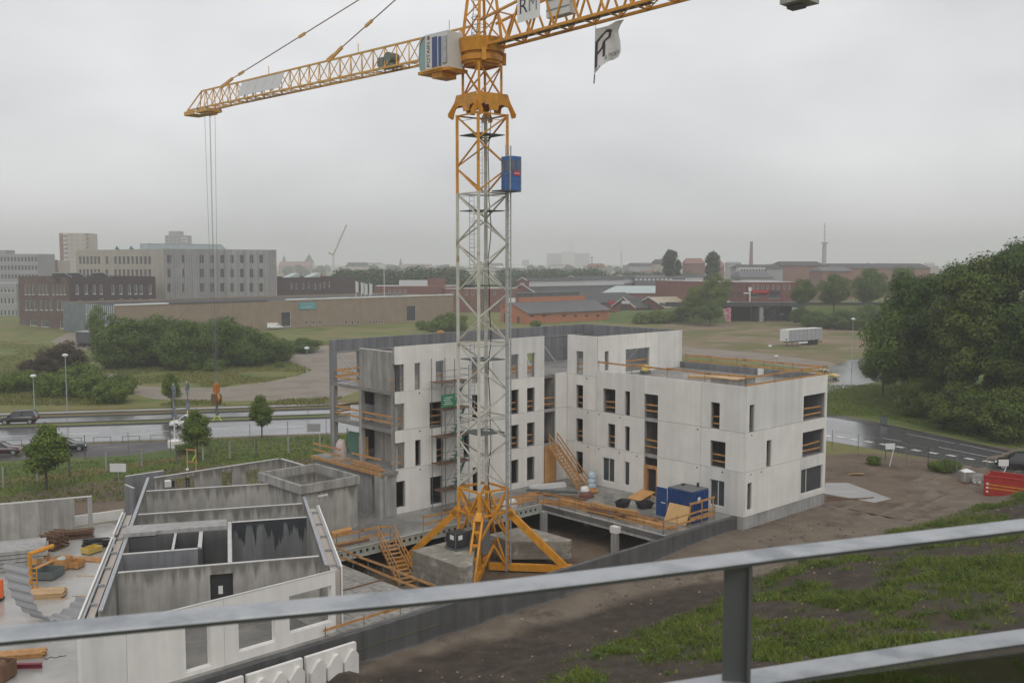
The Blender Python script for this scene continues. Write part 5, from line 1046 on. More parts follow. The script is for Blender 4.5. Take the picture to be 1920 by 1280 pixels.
crate('flat yellowish crate behind the fan of planks', at(172, 1036), 0, 0, 1.0, 1.1, .8, .42, 25, 'caryellow')
bundle('fan of orange planks pointing at the white wall', at(165, 1050), 0, 0, 1.0, 2.9, 6, 2, 97, .1, .05, spread=.05)
crate('dark open-topped steel skip with a long plank laid over it', at(78, 1082), 0, 0, 1.0, 1.4, 2.2, .55, 4, 'scaff', name='steel_skip', cat='skip')
bundle('single long plank propped across the steel skip', at(97, 1070), 0, 0, 1.6, 2.8, 2, 1, 12, .15, .06)
crate('plywood box with yellow sling beside the steel skip', at(70, 1062), 0, 0, 1.0, 1.2, 1.0, .7, 15, fill='caryellow')
def rebar(label, x, y, L, n, rz, r0=.5, dark='timber_dark'):
    c = W0(x, y); r = thing('rebar_bundle', label, 'rebar', (c.x, c.y, 1.0)); F = Fr((c.x, c.y), rz)
    for k in range(n):
        u, v, z = random.uniform(-.1, .1), random.uniform(-r0, r0), 1.03 + random.random() ** 1.5 * r0 * 1.1
        obj('bar', MB().bar(F(-L / 2 + u, v, z), F(L / 2 + u, v + random.uniform(-.25, .25), z + random.uniform(-.1, .15)), .045), M[dark], r)
    return r
rebar('bundle of dark rusty reinforcing bars farthest back on the left deck', 148, 1008, 1.9, 40, 70); rebar('dark coil-like rebar heap next to the white side wall', 180, 1024, 1.6, 44, 85, .5, 'black')
cg_ = thing('rebar_cage', 'stacked square rusty rebar cages behind the crates', 'rebar cage', (*W0(103, 1030)[:2], 1.0)); F = Fr(W0(103, 1028)[:2], 12)
for j in range(4):
    for k in range(5): obj('bar', MB().bar(F(-.75, -.5 + .25 * k, 1.06 + .3 * j), F(.75, -.5 + .25 * k, 1.06 + .3 * j), .07, .1), M['timber_dark'], cg_)
    for k in range(4): obj('bar', MB().bar(F(-.72 + .48 * k, -.6, 1.2 + .3 * j), F(-.72 + .48 * k, .6, 1.2 + .3 * j), .07, .1), M['timber_dark'], cg_)
bundle('bundle of shiny steel tubes behind the yellow lifting post', at(66, 1030), 0, 0, 1.0, 2.2, 6, 4, 20, .07, .07, 'galv', 'pipe_bundle', 'pipes')
bundle('pale sheet stack on bearers in front of the yellow lifting post', at(82, 1118), 0, 0, 1.0, 2.3, 2, 5, 78, .55, .06, 'timber_pale', 'board_stack', 'boards')
bundle('orange planks stacked at the lower left picture edge', at(30, 1232), 0, 0, 1.0, 2.6, 4, 4, 76, .16, .06)
rdb = thing('red_beam', 'dark red steel beam lying on the lower left deck', 'beam', (*W0(45, 1254)[:2], 1.0)); F = Fr(W0(47, 1252)[:2], 86); m_ = MB(); m_.box(-.85, .8, -.1, .1, 1.0, 1.03, F); m_.box(-.85, .8, -.1, .1, 1.2, 1.23, F); m_.box(-.85, .8, -.015, .015, 1.03, 1.2, F); obj('beam', m_, mat('dark_red_steel', (.20, .02, .035), .45), rdb)
crate('dark crate of rusty scrap at the lower left corner', at(2, 1272), 0, 0, 1.0, .9, 1.0, .85, 10, 'timber_dark', 'timber_dark')
cbm = thing('electric_cable', 'loose black cable curled on the deck below the hand rail', 'cable', (*W0(102, 1232)[:2], 1.0)); c = W0(100, 1232); obj('cable', MB().path([(c.x - .4 + .09 * k + .1 * math.sin(k * 1.3), c.y - .25 + .05 * k + .12 * math.cos(k * 1.7), 1.02) for k in range(11)], .018, 5), M['black'], cbm)
for k, (x, y, rz, L) in enumerate(((165, 1080, 95, 1.6), (155, 1117, 88, 1.3), (118, 1123, 70, .9))): bundle(('single short lath on the wet deck between the crates and the white wall', 'single short lath on the wet deck below the crates', 'single short lath beside the curled metal sheet')[k], at(x, y), 0, 0, 1.0, L, 1, 1, rz, .07, .04, 'timber_pale', 'lath', 'lath')
# precast stair flights stood on edge against the front basement wall
pz = thing('precast_stair_flights', 'white precast stair flights with saw-tooth sides stored on edge before the low building', 'precast stairs', AB(-39.5, -.2, -.5))
for k, (a_, ln) in enumerate(((-44.9, 3.2), (-41.5, 3.0), (-38.3, 2.95))):
    obj('back_slab', MB().box(a_, a_ + ln, -.25, -.02, -.75, .88 - .02 * k, AB), M['panel'], pz)
    for j in range(3):
        s = a_ + .1 + j * ln / 3; obj('step_tooth', MB().ext([(s, -.75), (s, .05), (s + .42, .55), (s + .62, .62), (s + .85, .3), (s + .85, -.75)], lambda x, t, z: AB(x, t, z), -.52, -.26), M['panel'], pz)

# ------------------------------------------------------------------ worker and trestle behind the low building
def body(name, par, joints, edges, rad, mt, sub=2):
    me = bpy.data.meshes.new(name); g = org(par); me.from_pydata([tuple(Vector(j) - g) for j in joints], edges, []); o = link(name, me, par)
    sk = o.modifiers.new('skin', 'SKIN'); sk.use_smooth_shade = True
    for v, r_ in zip(o.data.skin_vertices[0].data, rad): v.radius = (r_, r_)
    o.data.skin_vertices[0].data[0].use_root = True
    ss = o.modifiers.new('sub', 'SUBSURF'); ss.levels = sub; ss.render_levels = sub
    m2 = bpy.data.meshes.new_from_object(o.evaluated_get(bpy.context.evaluated_depsgraph_get())); o.modifiers.clear(); o.data = m2; m2.materials.clear(); m2.materials.append(mt); return o
wp = Vector(P(352, 915, 0.0)); pr = thing('person', 'site worker in dark trousers and yellow-green vest standing with arms forward', 'person', wp); s_ = Vector((.95, .3, 0)).normalized(); f_ = Vector((.6, -.8, 0))
J = lambda sx, fy, z: wp + s_ * sx + f_ * fy + Vector((0, 0, z))
body('body', pr, [J(0, 0, .95), J(0, 0, 1.2), J(0, .02, 1.45), J(0, .03, 1.56), J(0, .05, 1.68), J(0, .05, 1.76), J(.1, 0, .9), J(.11, .04, .5), J(.12, 0, .09), J(.13, .14, .04), J(-.1, 0, .9), J(-.11, .02, .5), J(-.12, -.05, .09), J(-.13, .09, .04), J(.2, 0, 1.44), J(.25, .1, 1.18), J(.2, .34, 1.15), J(.19, .42, 1.16), J(-.2, 0, 1.44), J(-.25, .08, 1.18), J(-.2, .32, 1.12), J(-.19, .4, 1.12)],
     [(0, 1), (1, 2), (2, 3), (3, 4), (4, 5), (0, 6), (6, 7), (7, 8), (8, 9), (0, 10), (10, 11), (11, 12), (12, 13), (2, 14), (14, 15), (15, 16), (16, 17), (2, 18), (18, 19), (19, 20), (20, 21)],
     [.15, .15, .15, .06, .1, .09, .1, .07, .05, .045, .1, .07, .05, .045, .07, .055, .042, .045, .07, .055, .042, .045], M['trouser'])
vm = MB(); vm.lathe([(.17, 1.02), (.195, 1.15), (.2, 1.35), (.17, 1.5), (.09, 1.54)], (wp.x, wp.y, 0.0), 14); obj('vest', vm, M['cloth'], pr, True)
hm = MB(); hm.lathe([(.135, 1.70), (.13, 1.76), (.1, 1.83), (.0, 1.86)], (wp.x + f_.x * .05, wp.y + f_.y * .05, 0.0), 12); obj('helmet', hm, M['white'], pr, True)
fm = MB(); fm.lathe([(.0, 1.57), (.085, 1.6), (.1, 1.66), (.09, 1.71)], (wp.x + f_.x * .07, wp.y + f_.y * .07, 0.0), 12); obj('face', fm, M['skin'], pr, True)
tp = Vector(P(360, 886, 0)); tr_ = thing('timber_trestle', 'wooden trestle with a yellow-green jacket hung on it beyond the back wall', 'trestle', tp)
for sx in (-.42, .42): obj('post', MB().bar(tp + Vector((sx, 0, 0)), tp + Vector((sx, 0, 2.3)), .09), M['timber_pale'], tr_)
for z in (1.1, 2.3): obj('crosspiece', MB().bar(tp + Vector((-.55, 0, z)), tp + Vector((.55, 0, z - .1)), .1, .14), M['timber'], tr_)
obj('jacket', MB().bar(tp + Vector((.1, -.08, 1.2)), tp + Vector((.4, -.08, 1.75)), .22, .1), M['cloth'], tr_)
gen = thing('water_pump', 'small white and black machine on the yard behind the cross walls', 'machine', P(312, 916, 0.0)); c = P(314, 916, 0.0); obj('tank', MB().box(-.4, .3, -.3, .3, 0.2, .75, Fr((c.x, c.y), 60)), M['white'], gen); obj('motor', MB().box(.32, .6, -.25, .25, 0.1, .7, Fr((c.x, c.y), 60)), M['black'], gen); obj('frame', MB().box(-.5, .6, -.35, .35, 0.0, .18, Fr((c.x, c.y), 60)), M['scaff'], gen)
# ------------------------------------------------------------------ vehicles (local space: x forward, z up)
def loft(m, st):
    """st: list of rings (same length), closed rings"""
    n = len(st[0]); b = len(m.v); m.v += [p for r in st for p in r]
    for k in range(len(st) - 1):
        for i in range(n): m.f.append((b + k * n + i, b + k * n + (i + 1) % n, b + (k + 1) * n + (i + 1) % n, b + (k + 1) * n + i))
    m.f.append(tuple(b + i for i in range(n - 1, -1, -1))); m.f.append(tuple(b + (len(st) - 1) * n + i for i in range(n)))
def car(name, label, loc, az, paint, kind='hatch', cat='car', s=1.0, group=None):
    r = thing(name, label, cat, (0, 0, 0), group)
    if kind == 'suv': L, Wd, zb, zr, hood, trunk, low = 4.5, .92, 1.05, 1.68, 1.02, 1.0, .3
    elif kind == 'sedan': L, Wd, zb, zr, hood, trunk, low = 4.7, .9, .95, 1.44, .92, .98, .22
    elif kind == 'van': L, Wd, zb, zr, hood, trunk, low = 4.9, .95, 1.15, 1.95, 1.1, 1.15, .28
    else: L, Wd, zb, zr, hood, trunk, low = 3.9, .84, .95, 1.5, .9, .9, .24
    h = L / 2
    def ring(x, z0, z1, w0, w1, c=.1): return [(x, -w0, z0 + c), (x, -w0 + c, z0), (x, w0 - c, z0), (x, w0, z0 + c), (x, w0, (z0 + z1) / 2), (x, w1, z1 - .05), (x, w1 - .12, z1), (x, -w1 + .12, z1), (x, -w1, z1 - .05), (x, -w0, (z0 + z1) / 2)]
    b = MB(); loft(b, [ring(-h, low + .15, trunk - .15, Wd * .86, Wd * .8), ring(-h + .12, low, trunk, Wd * .96, Wd * .9), ring(-h + .9, low, zb, Wd, Wd * .95), ring(.2, low, zb, Wd, Wd * .96), ring(h - 1.25, low, zb - .02, Wd, Wd * .93), ring(h - .5, low, hood - .08, Wd * .97, Wd * .86), ring(h - .1, low + .02, hood - .22, Wd * .88, Wd * .76), ring(h, low + .12, hood - .38, Wd * .78, Wd * .66)])
    bd = obj('body', b, paint, r, True)
    if kind == 'van': x0, x1, x2, x3 = -h + .1, -h + .22, h - 1.55, h - .85
    elif kind == 'sedan': x0, x1, x2, x3 = -h + .75, -h + 1.45, h - 2.1, h - 1.3
    else: x0, x1, x2, x3 = -h + .12, -h + .5, h - 1.85, h - 1.05
    def cab(z0, z1, k0, k1, e=0): return [[(x0 - e, -Wd * k0, z0), (x0 - e, Wd * k0, z0), (x3 + e, Wd * k0, z0), (x3 + e, -Wd * k0, z0)], [(x1 - e, -Wd * k1, z1), (x1 - e, Wd * k1, z1), (x2 + e, Wd * k1, z1), (x2 + e, -Wd * k1, z1)]]
    g = MB(); loft(g, cab(zb - .06, zr - .04, .93, .76)); obj('glasshouse', g, M['carglass'] if kind != 'van' else paint, r)
    rf_ = MB(); loft(rf_, [[(x1 - .06, -Wd * .77, zr - .06), (x1 - .06, Wd * .77, zr - .06), (x2 + .06, Wd * .77, zr - .06), (x2 + .06, -Wd * .77, zr - .06)], [(x1 + .1, -Wd * .66, zr + .02), (x1 + .1, Wd * .66, zr + .02), (x2 - .1, Wd * .66, zr + .02), (x2 - .1, -Wd * .66, zr + .02)]]); obj('roof', rf_, paint, r, True)
    for sy in (-1, 1):
        for xa, xb in ((x0, x1), ((x0 + x3) / 2 + .05, (x1 + x2) / 2 + .05), (x3, x2)):
            obj('pillar', MB().bar((xa, sy * Wd * .94, zb - .05), (xb, sy * Wd * .775, zr - .03), .09, .05), paint, r)
        if kind == 'van': obj('side_window', MB().add([(h - 1.9, sy * Wd * .91, zb + .05), (h - 1.15, sy * Wd * .91, zb + .05), (h - 1.55, sy * Wd * .80, zr - .25), (h - 1.9, sy * Wd * .80, zr - .25)], [(0, 1, 2, 3)]), M['carglass'], r)
        obj('headlamp', MB().box(h - .22, h - .08, sy * Wd * .72 - .14, sy * Wd * .72 + .14, hood - .38, hood - .22), M['white'], r); obj('tail_lamp', MB().box(-h - .01, -h + .14, sy * Wd * .78 - .12, sy * Wd * .78 + .12, trunk - .35, trunk - .12), M['lamp_red'], r)
        obj('mirror', MB().box(x3 - .35, x3 - .2, sy * Wd * 1.0 - .08, sy * Wd * 1.0 + .08, zb, zb + .14), paint, r)
        for x in (-h + .78, h - .82):
            wr = .33 if kind != 'hatch' else .3; ty = MB(); ty.tube((x, sy * (Wd - .2), wr), (x, sy * (Wd + .015), wr), wr, 18); t_ = obj('wheel', ty, M['black'], r); obj('rim', MB().tube((x, sy * (Wd - .02), wr), (x, sy * (Wd + .03), wr), wr * .64, 12), M['chrome'], t_)
    if kind == 'van': obj('windscreen', MB().add([(x3 + .01, -Wd * .85, zb), (x3 + .01, Wd * .85, zb), (x2 + .02, Wd * .72, zr - .12), (x2 + .02, -Wd * .72, zr - .12)], [(0, 1, 2, 3)]), M['carglass'], r)
    r.location = loc; r.rotation_euler = (0, 0, R(90 - az)); r.scale = (s,) * 3; return r
zr_ = .016
def g3(x, y, z=zr_): p = P(x, y); return (p.x, p.y, z)
car('parked_suv', 'black sport utility car driving left on the far carriageway', g3(36, 794), 258, M['carblack'], 'suv')
car('white_hatchback', 'small white hatchback half hidden by a roadside tree', g3(349, 800), 258, M['carwhite'], 'hatch')
car('parked_sedan', 'black saloon parked just right of the leafy tree in the lay-by', g3(122, 845), 70, M['carblack'], 'sedan', s=.95)
car('parked_sedan', 'dark saloon in the lay-by cut by the left picture edge', g3(0, 852), 75, M['carmaroon'], 'sedan', s=.95)
car('yellow_car', 'yellow hatchback on the wet junction behind the white block', g3(1552, 709), 130, M['caryellow'], 'hatch')
car('black_estate', 'black car with chrome window line at the right picture edge', (P(1912, 880).x, P(1912, 880).y, .02), 300, M['carblack'], 'suv')
car('white_van', 'white delivery van parked by the tan brick hall', g3(514, 617, .01), 60, M['carwhite'], 'van', cat='van')
# dark flat truck by the glass corner
tk = thing('dark_truck', 'dark lorry parked by the glazed corner of the tan hall', 'lorry', P(172, 652)); F = Fr(P(166, 650)[:2], 108)
obj('cargo_box', MB().box(-2.6, 2.6, -1.2, 1.2, 1.0, 3.6, F), M['far_dark'], tk); obj('roof_sheet', MB().box(-2.65, 2.65, -1.25, 1.25, 3.61, 3.75, F), M['roof_pale'], tk); obj('cab', MB().box(2.8, 4.6, -1.15, 1.15, .7, 3.0, F), M['far_dark'], tk); obj('chassis', MB().box(-2.6, 4.5, -.5, .5, .55, .95, F), M['black'], tk)
for u in (-1.8, -.6, 3.6):
    for v in (-1.1, 1.1): obj('wheel', MB().tube(F(u, v - .14, .5), F(u, v + .14, .5), .5, 14), M['black'], tk)
obj('tail_lamp', MB().box(-2.66, -2.6, -1.0, -.7, 1.1, 1.4, F), M['lamp_red'], tk)
# curtain-side trailer on the field
tl = thing('semi_trailer', 'grey curtain-sided semi-trailer standing alone on the bare field', 'trailer', P(1500, 650)); q0, q1 = P(1478, 650), P(1543, 645); F = Fr((q0.x, q0.y), math.degrees(math.atan2(q1.x - q0.x, q1.y - q0.y))); LT = 12.8
obj('curtain_side', MB().box(.05, LT, .02, 2.5, 1.25, 3.98, F), M['curtain'], tl); obj('front_wall', MB().box(-.06, .048, 0, 2.52, 1.25, 4.0, F), M['white'], tl); obj('roof', MB().box(-.06, LT + .04, -.02, 2.54, 4.002, 4.08, F), M['white'], tl)
obj('chassis', MB().box(.4, LT, .7, 1.8, .95, 1.24, F), M['black'], tl); obj('side_guard', MB().box(4.0, 7.4, .05, .1, .55, 1.0, F), M['white'], tl); obj('bumper', MB().box(LT - .1, LT + .05, .1, 2.4, .5, .65, F), M['black'], tl)
for k in range(8): obj('curtain_strap', MB().box(.9 + 1.55 * k, .96 + 1.55 * k, -.012, .018, 1.2, 3.95, F), M['galv_dark'], tl)
for u in (8.3, 9.6, 10.9):
    for v in (.25, 2.25): obj('wheel', MB().tube(F(u, v - .2, .52), F(u, v + .2, .52), .52, 16), M['black'], tl)
for v in (.5, 2.0): obj('landing_leg', MB().bar(F(2.0, v, 0), F(2.0, v, 1.0), .14), M['black'], tl)
obj('coupling_mark', MB().box(-.075, -.062, .35, .75, 1.5, 1.9, F), M['black'], tl)

# ------------------------------------------------------------------ street furniture
def lamp(label, bx, by, topy, lean=0):
    b = P(bx, by); hgt = (by - topy) * b.y / FPX; r = thing('street_lamp', label, 'street lamp', b, 'street lamps')
    obj('pole', MB().tube((b.x, b.y, 0), (b.x + lean, b.y, hgt - .2), .075, 8, .05), mat('lamp_pole_green_grey', (.33, .38, .37), .5) if 'lamp_pole_green_grey' not in bpy.data.materials else bpy.data.materials['lamp_pole_green_grey'], r)
    m = MB(); m.lathe([(.06, -.3), (.36, -.12), (.40, 0), (.28, .13), (0, .19)], (b.x + lean, b.y, hgt), 14); obj('lamp_head', m, M['white'], r, True); obj('base', MB().tube((b.x, b.y, 0), (b.x, b.y, .9), .11, 8), M['galv'], r)
lamp('short street lamp behind the black sport utility car', 65, 778, 703); lamp('tall street lamp rising from the scrub left of the dirt loop', 126, 771, 664); lamp('slim street lamp beside the left corner of the white block', 577, 752, 651); lamp('street lamp by the wet junction in front of the trailer field', 1597, 692, 597)
lamp('low lamp on the verge beyond the roof terrace', 1455, 704, 667); lamp('lamp post far out beside the trailer', 1443, 690, 648)
def flagpole(label, bx, by, topy, flag):
    b = P(bx, by); h = (by - topy) * b.y / FPX; r = thing('flagpole', label, 'flagpole', b, 'flagpoles by the road')
    obj('pole', MB().tube((b.x, b.y, .5), (b.x, b.y, h), .09, 8, .05), M['white'], r); m = MB(); m.lathe([(.75, 0), (.75, .75), (.6, .8), (0, .8)], (b.x, b.y, 0), 16); obj('concrete_base', m, M['panel'], r)
    m = MB()
    for k in range(9):
        z = h - .2 - flag * k / 8; m.v += [(b.x + .08 + (.16 + .10 * math.sin(k * 1.1)) * math.cos(t) , b.y - .1 + .14 * math.sin(t), z) for t in [2 * math.pi * q / 8 for q in range(8)]]
    m.f = [(k * 8 + q, k * 8 + (q + 1) % 8, k * 8 + 8 + (q + 1) % 8, k * 8 + 8 + q) for k in range(8) for q in range(8)]; obj('furled_flag', m, mat('furled_flag_grey', (.11, .13, .16), .8, col2=(.35, .36, .38), c2scale=1.5) if 'furled_flag_grey' not in bpy.data.materials else bpy.data.materials['furled_flag_grey'], r, True)
flagpole('thick white flagpole with wet dark flag and round concrete foot', 328, 838, 716, 3.6); flagpole('thin white flagpole with furled flag behind the roadside tree', 353, 829, 712, 3.0)
def hoop(x0, x1, y, label):
    a, b = P(x0, y), P(x1, y - (x1 - x0) * .034); r = thing('hoop_barrier', label, 'barrier', a, 'low hoop barriers between lay-by and road')
    obj('top_bar', MB().tube((a.x, a.y, .75), (b.x, b.y, .75), .035, 6), M['scaff'], r)
    for p in (a, b): obj('leg', MB().tube((p.x, p.y, 0), (p.x, p.y, .75), .035, 6), M['scaff'], r)
for x0, x1, y, t in ((10, 41, 838, 'leftmost low hoop barrier beside the parked dark saloon'), (120, 153, 834, 'low hoop barrier right behind the parked black saloon'), (176, 208, 832, 'second low hoop barrier left of the flagpoles'), (230, 262, 830, 'low hoop barrier next but one to the flagpoles'), (283, 313, 828, 'low hoop barrier nearest the flagpoles')): hoop(x0, x1, y, t)
# site fences: posts, rails and wires
def fence(label, pts, h, sp, post='galv', pw=.05, wires=5, mesh=True):
    r = thing('wire_fence', label, 'fence', (pts[0].x, pts[0].y, 0))
    for p, q in zip(pts, pts[1:]):
        L = (q - p).length; k = max(1, round(L / sp))
        for i in range(k + 1): c = p.lerp(q, i / k); obj('post', MB().tube((c.x, c.y, 0), (c.x, c.y, h), pw, 6), M[post], r)
        for j in range(wires): z = .1 + (h - .15) * j / (wires - 1); obj('wire', MB().tube((p.x, p.y, z), (q.x, q.y, z), .008, 4), M['galv_dark'], r)
        if mesh:
            m = MB(); n = int(L / .5)
            for i in range(n): a, b = p.lerp(q, i / n), p.lerp(q, (i + 1) / n); m.bar((a.x, a.y, .08), (b.x, b.y, h - .05), .006); m.bar((a.x, a.y, h - .05), (b.x, b.y, .08), .006)
            o = obj('wire_mesh', m, M['galv_dark'], r); o['kind'] = 'stuff'
    return r
fence('chain-link fence with pale posts along the grass bank', [P(-60, 925), P(130, 893), P(330, 868), P(480, 856), P(600, 846)], 1.9, 3.2, 'conc_lite', .09)
fence('tall thin wire fence between lay-by and bank', [P(-30, 872), P(160, 862), P(320, 850), P(540, 832), P(612, 826)], 2.6, 4.5, 'galv_dark', .035, 4, False)
fence('wire fence along the wet side street', [P(1560, 843), P(1660, 862), P(1740, 880), P(1850, 905)], 2.2, 3.4, 'galv_dark', .035, 4)
for x, y, t, lean in ((1668, 874, 'white notice board on a leaning pole before the zebra dashes', .45), (1875, 908, 'white notice board on a leaning pole beside the black car', .7)):
    b = P(x, y); r = thing('notice_board', t, 'sign', b); top = Vector((b.x + lean, b.y, 2.3)); obj('pole', MB().tube(b, top, .045, 6), M['white'], r); obj('board', MB().box(top.x - .95, top.x - .02, b.y - .09, b.y - .06, 1.75, 2.35), M['white'], r)
b = P(222, 902); r = thing('notice_board', 'blank white notice board on the chain-link fence', 'sign', b); obj('board', MB().box(b.x - .75, b.x + .75, b.y - .03, b.y, .9, 1.7), M['white'], r); obj('pole', MB().tube(b, (b.x, b.y + .05, 1.6), .04, 6), M['galv'], r)
b = P(588, 832); r = thing('notice_board', 'pale mesh notice board near the left corner of the white block', 'sign', b); obj('board', MB().box(b.x - .7, b.x + .8, b.y - .03, b.y, 1.4, 2.3), M['far_grey'], r); obj('pole', MB().tube(b, (b.x, b.y + .05, 2.3), .04, 6), M['galv'], r)
b = P(1657, 797); r = thing('litter_bin', 'dark square litter bin on the verge of the side street', 'bin', b); obj('bin_body', MB().box(b.x - .33, b.x + .33, b.y - .3, b.y + .3, .15, 1.15), M['scaff'], r); obj('bin_lid', MB().box(b.x - .36, b.x + .36, b.y - .33, b.y + .33, 1.15, 1.22), M['black'], r); obj('bin_foot', MB().box(b.x - .1, b.x + .1, b.y - .1, b.y + .1, 0, .15), M['black'], r)
# red skip container, block pallet, rubble
q0, q1 = P(1843, 931), P(1935, 944); F = Fr((q0.x, q0.y), math.degrees(math.atan2(q1.x - q0.x, q1.y - q0.y))); rs = thing('red_skip', 'long open red skip container with yellow stripes beside the mound', 'skip', (q0.x, q0.y, 0))
for nm, u0, u1, v0, v1 in (('side', 0, 6.0, 0, .08), ('side', 0, 6.0, 2.2, 2.28), ('end', 0, .08, .08, 2.2), ('end', 5.92, 6.0, .08, 2.2)): obj(nm, MB().box(u0, u1, v0, v1, .2, 1.85, F), M['red'], rs)
obj('floor', MB().box(.08, 5.92, .08, 2.2, .2, .28, F), M['red'], rs); obj('rim', MB().box(-.04, 6.04, -.05, .1, 1.85, 1.95, F), M['red'], rs); obj('rim', MB().box(-.04, 6.04, 2.18, 2.33, 1.85, 1.95, F), M['red'], rs)
for z in (.82, 1.12): obj('yellow_stripe', MB().box(.3, 6.0, -.012, -.002, z, z + .1, F), M['yellow'], rs)
for u in (.25, .9): obj('skid', MB().box(u, u + .2, .3, 2.0, 0, .2, F), M['black'], rs)
for k, z in enumerate((.45, .8, 1.15)): obj('white_dab', MB().box(.22, .42, -.014, -.004, z, z + .16, F), M['white'], rs)
b = P(1812, 904); F = Fr((b.x, b.y), 80); r = thing('block_pallet', 'pallet of grey blocks with white plastic on top beside the red skip', 'pallet', b); obj('pallet', MB().box(-.6, .6, -.5, .5, 0, .14, F), M['timber_dark'], r)
for k in range(3):
    for i in range(4): obj('block', MB().box(-.58 + .3 * i, -.3 + .3 * i, -.45, .45, .15 + .3 * k, .44 + .3 * k, F), M['conc'], r)
obj('plastic_cover', MB().add([F(-.6, -.5, 1.06), F(.55, -.5, 1.06), F(.5, .2, 1.12), F(0, .1, 1.3), F(-.5, .3, 1.1)], [(0, 1, 3), (1, 2, 3), (2, 4, 3), (4, 0, 3)]), M['white'], r)
b = P(1835, 906); r = thing('rubble_heap', 'heap of grey rubble between the block pallet and the red skip', 'rubble', b); obj('heap', lump(ID, b.x, b.y, 0, 1.6, 1.2, .9, 14), M['conc'], r)
for k in range(9): t = k * .7; c = Vector((b.x + .7 * math.cos(t), b.y - .5 + .3 * math.sin(t), .1 + .35 * random.random())); obj('chunk', MB().bar(c, c + Vector((random.uniform(-.3, .3), .1, random.uniform(.1, .3))), .22, .16), M['conc_lite'], r)
b = P(1605, 890); r = thing('scrap_timber', 'yellow timber offcuts lying on the muddy track', 'timber', b)
for k in range(3): obj('offcut', MB().bar((b.x - .8 + .2 * k, b.y - .1 * k, .06 + .05 * k), (b.x + .7, b.y + .3 - .3 * k, .08 + .05 * k), .14, .06), M['timber'], r)
b = P(1600, 932); r = thing('long_battens', 'long wet battens lying by the white foundation', 'timber', b)
for k in range(3): p, q = P(1548, 930 + 4 * k, .05), P(1610 + 14 * k, 936 - 2 * k, .05); obj('batten', MB().bar(p, q, .08, .06), M['timber_dark'], r)
# ------------------------------------------------------------------ buildings beyond the road
def hit(x, y, F, v=0.0):
    """photo pixel on the vertical plane v of frame F -> (u, z)"""
    d = ray(x, y); t = (v + F.o[0] * F.B[0] + F.o[1] * F.B[1]) / (d[0] * F.B[0] + d[1] * F.B[1])
    return (d[0] * t - F.o[0]) * F.A[0] + (d[1] * t - F.o[1]) * F.A[1], CAM_H + d[2] * t
def hitl(x, y, F, u=0.0):
    d = ray(x, y); t = (u + F.o[0] * F.A[0] + F.o[1] * F.A[1]) / (d[0] * F.A[0] + d[1] * F.A[1])
    return (d[0] * t - F.o[0]) * F.B[0] + (d[1] * t - F.o[1]) * F.B[1], CAM_H + d[2] * t
def rf_(F, r, v=0.0): (a, zt), (b, _), (_, zb) = hit(r[0], r[1], F, v), hit(r[2], r[1], F, v), hit((r[0] + r[2]) / 2, r[3], F, v); return (min(a, b), max(a, b), zb, zt)
def rl_f(F, r, u=0.0): (a, zt), (b, _), (_, zb) = hitl(r[0], r[1], F, u), hitl(r[2], r[1], F, u), hitl((r[0] + r[2]) / 2, r[3], F, u); return (min(a, b), max(a, b), zb, zt)
def block(name, label, cat, F, U, V, z0, z1, wm, rm, fo=(), lo=(), pane='glass_far', wm2=None, sill=None, parapet=.5, frame=None, depth=.18, group=None):
    """box building: front face v=V0, left face u=U0, windows as recessed panes (parts)"""
    r = thing(name, label, cat, F(U[0], V[0], z0), group); wm2 = wm2 or wm
    fm = lambda s, t, z: F(s, V[0] + t, z); lm = lambda s, t, z: F(U[0] + t, s, z)
    clean = lambda ops, a, b: [(max(o[0], a + .05), min(o[1], b - .05), max(o[2], z0 + .05), min(o[3], z1 - .05)) for o in ops if o[1] > a + .1 and o[0] < b - .1 and o[3] > z0 + .1]
    fo, lo = clean(fo, U[0], U[1]), clean(lo, V[0] + .31, V[1])
    obj('wall', MB().wall(fm, U[0], U[1], z0, z1, 0, .3, fo), M[wm], r); obj('wall', MB().wall(lm, V[0] + .301, V[1], z0, z1, 0, .3, lo), M[wm2], r)
    obj('wall', MB().wall(lambda s, t, z: F(U[1] - .3 + t, s, z), V[0] + .301, V[1], z0, z1, 0, .3), M[wm], r); obj('wall', MB().wall(lambda s, t, z: F(s, V[1] + .001 + t, z), U[0], U[1], z0, z1, 0, .3), M[wm], r)
    obj('roof', MB().box(U[0] + .3, U[1] - .3, V[0] + .3, V[1], z1 - parapet - .3, z1 - parapet, F), M[rm], r)
    for m, ops in ((fm, fo), (lm, lo)):
        for o in ops:
            w_ = obj('window', MB().wall(m, o[0] - .01, o[1] + .01, o[2] - .01, o[3] + .01, depth, depth + .05), M[pane], r)
            if frame: obj('frame', MB().wall(m, o[0], o[1], o[2], o[3], depth - .08, depth - .002, [(o[0] + .12, o[1] - .12, o[2] + .12, o[3] - .12)]), M[frame], w_)
            if sill: obj('sill', MB().wall(m, o[0] - .1, o[1] + .1, o[2] - .16, o[2] - .012, -.1, .12), M[sill], w_)
    return r
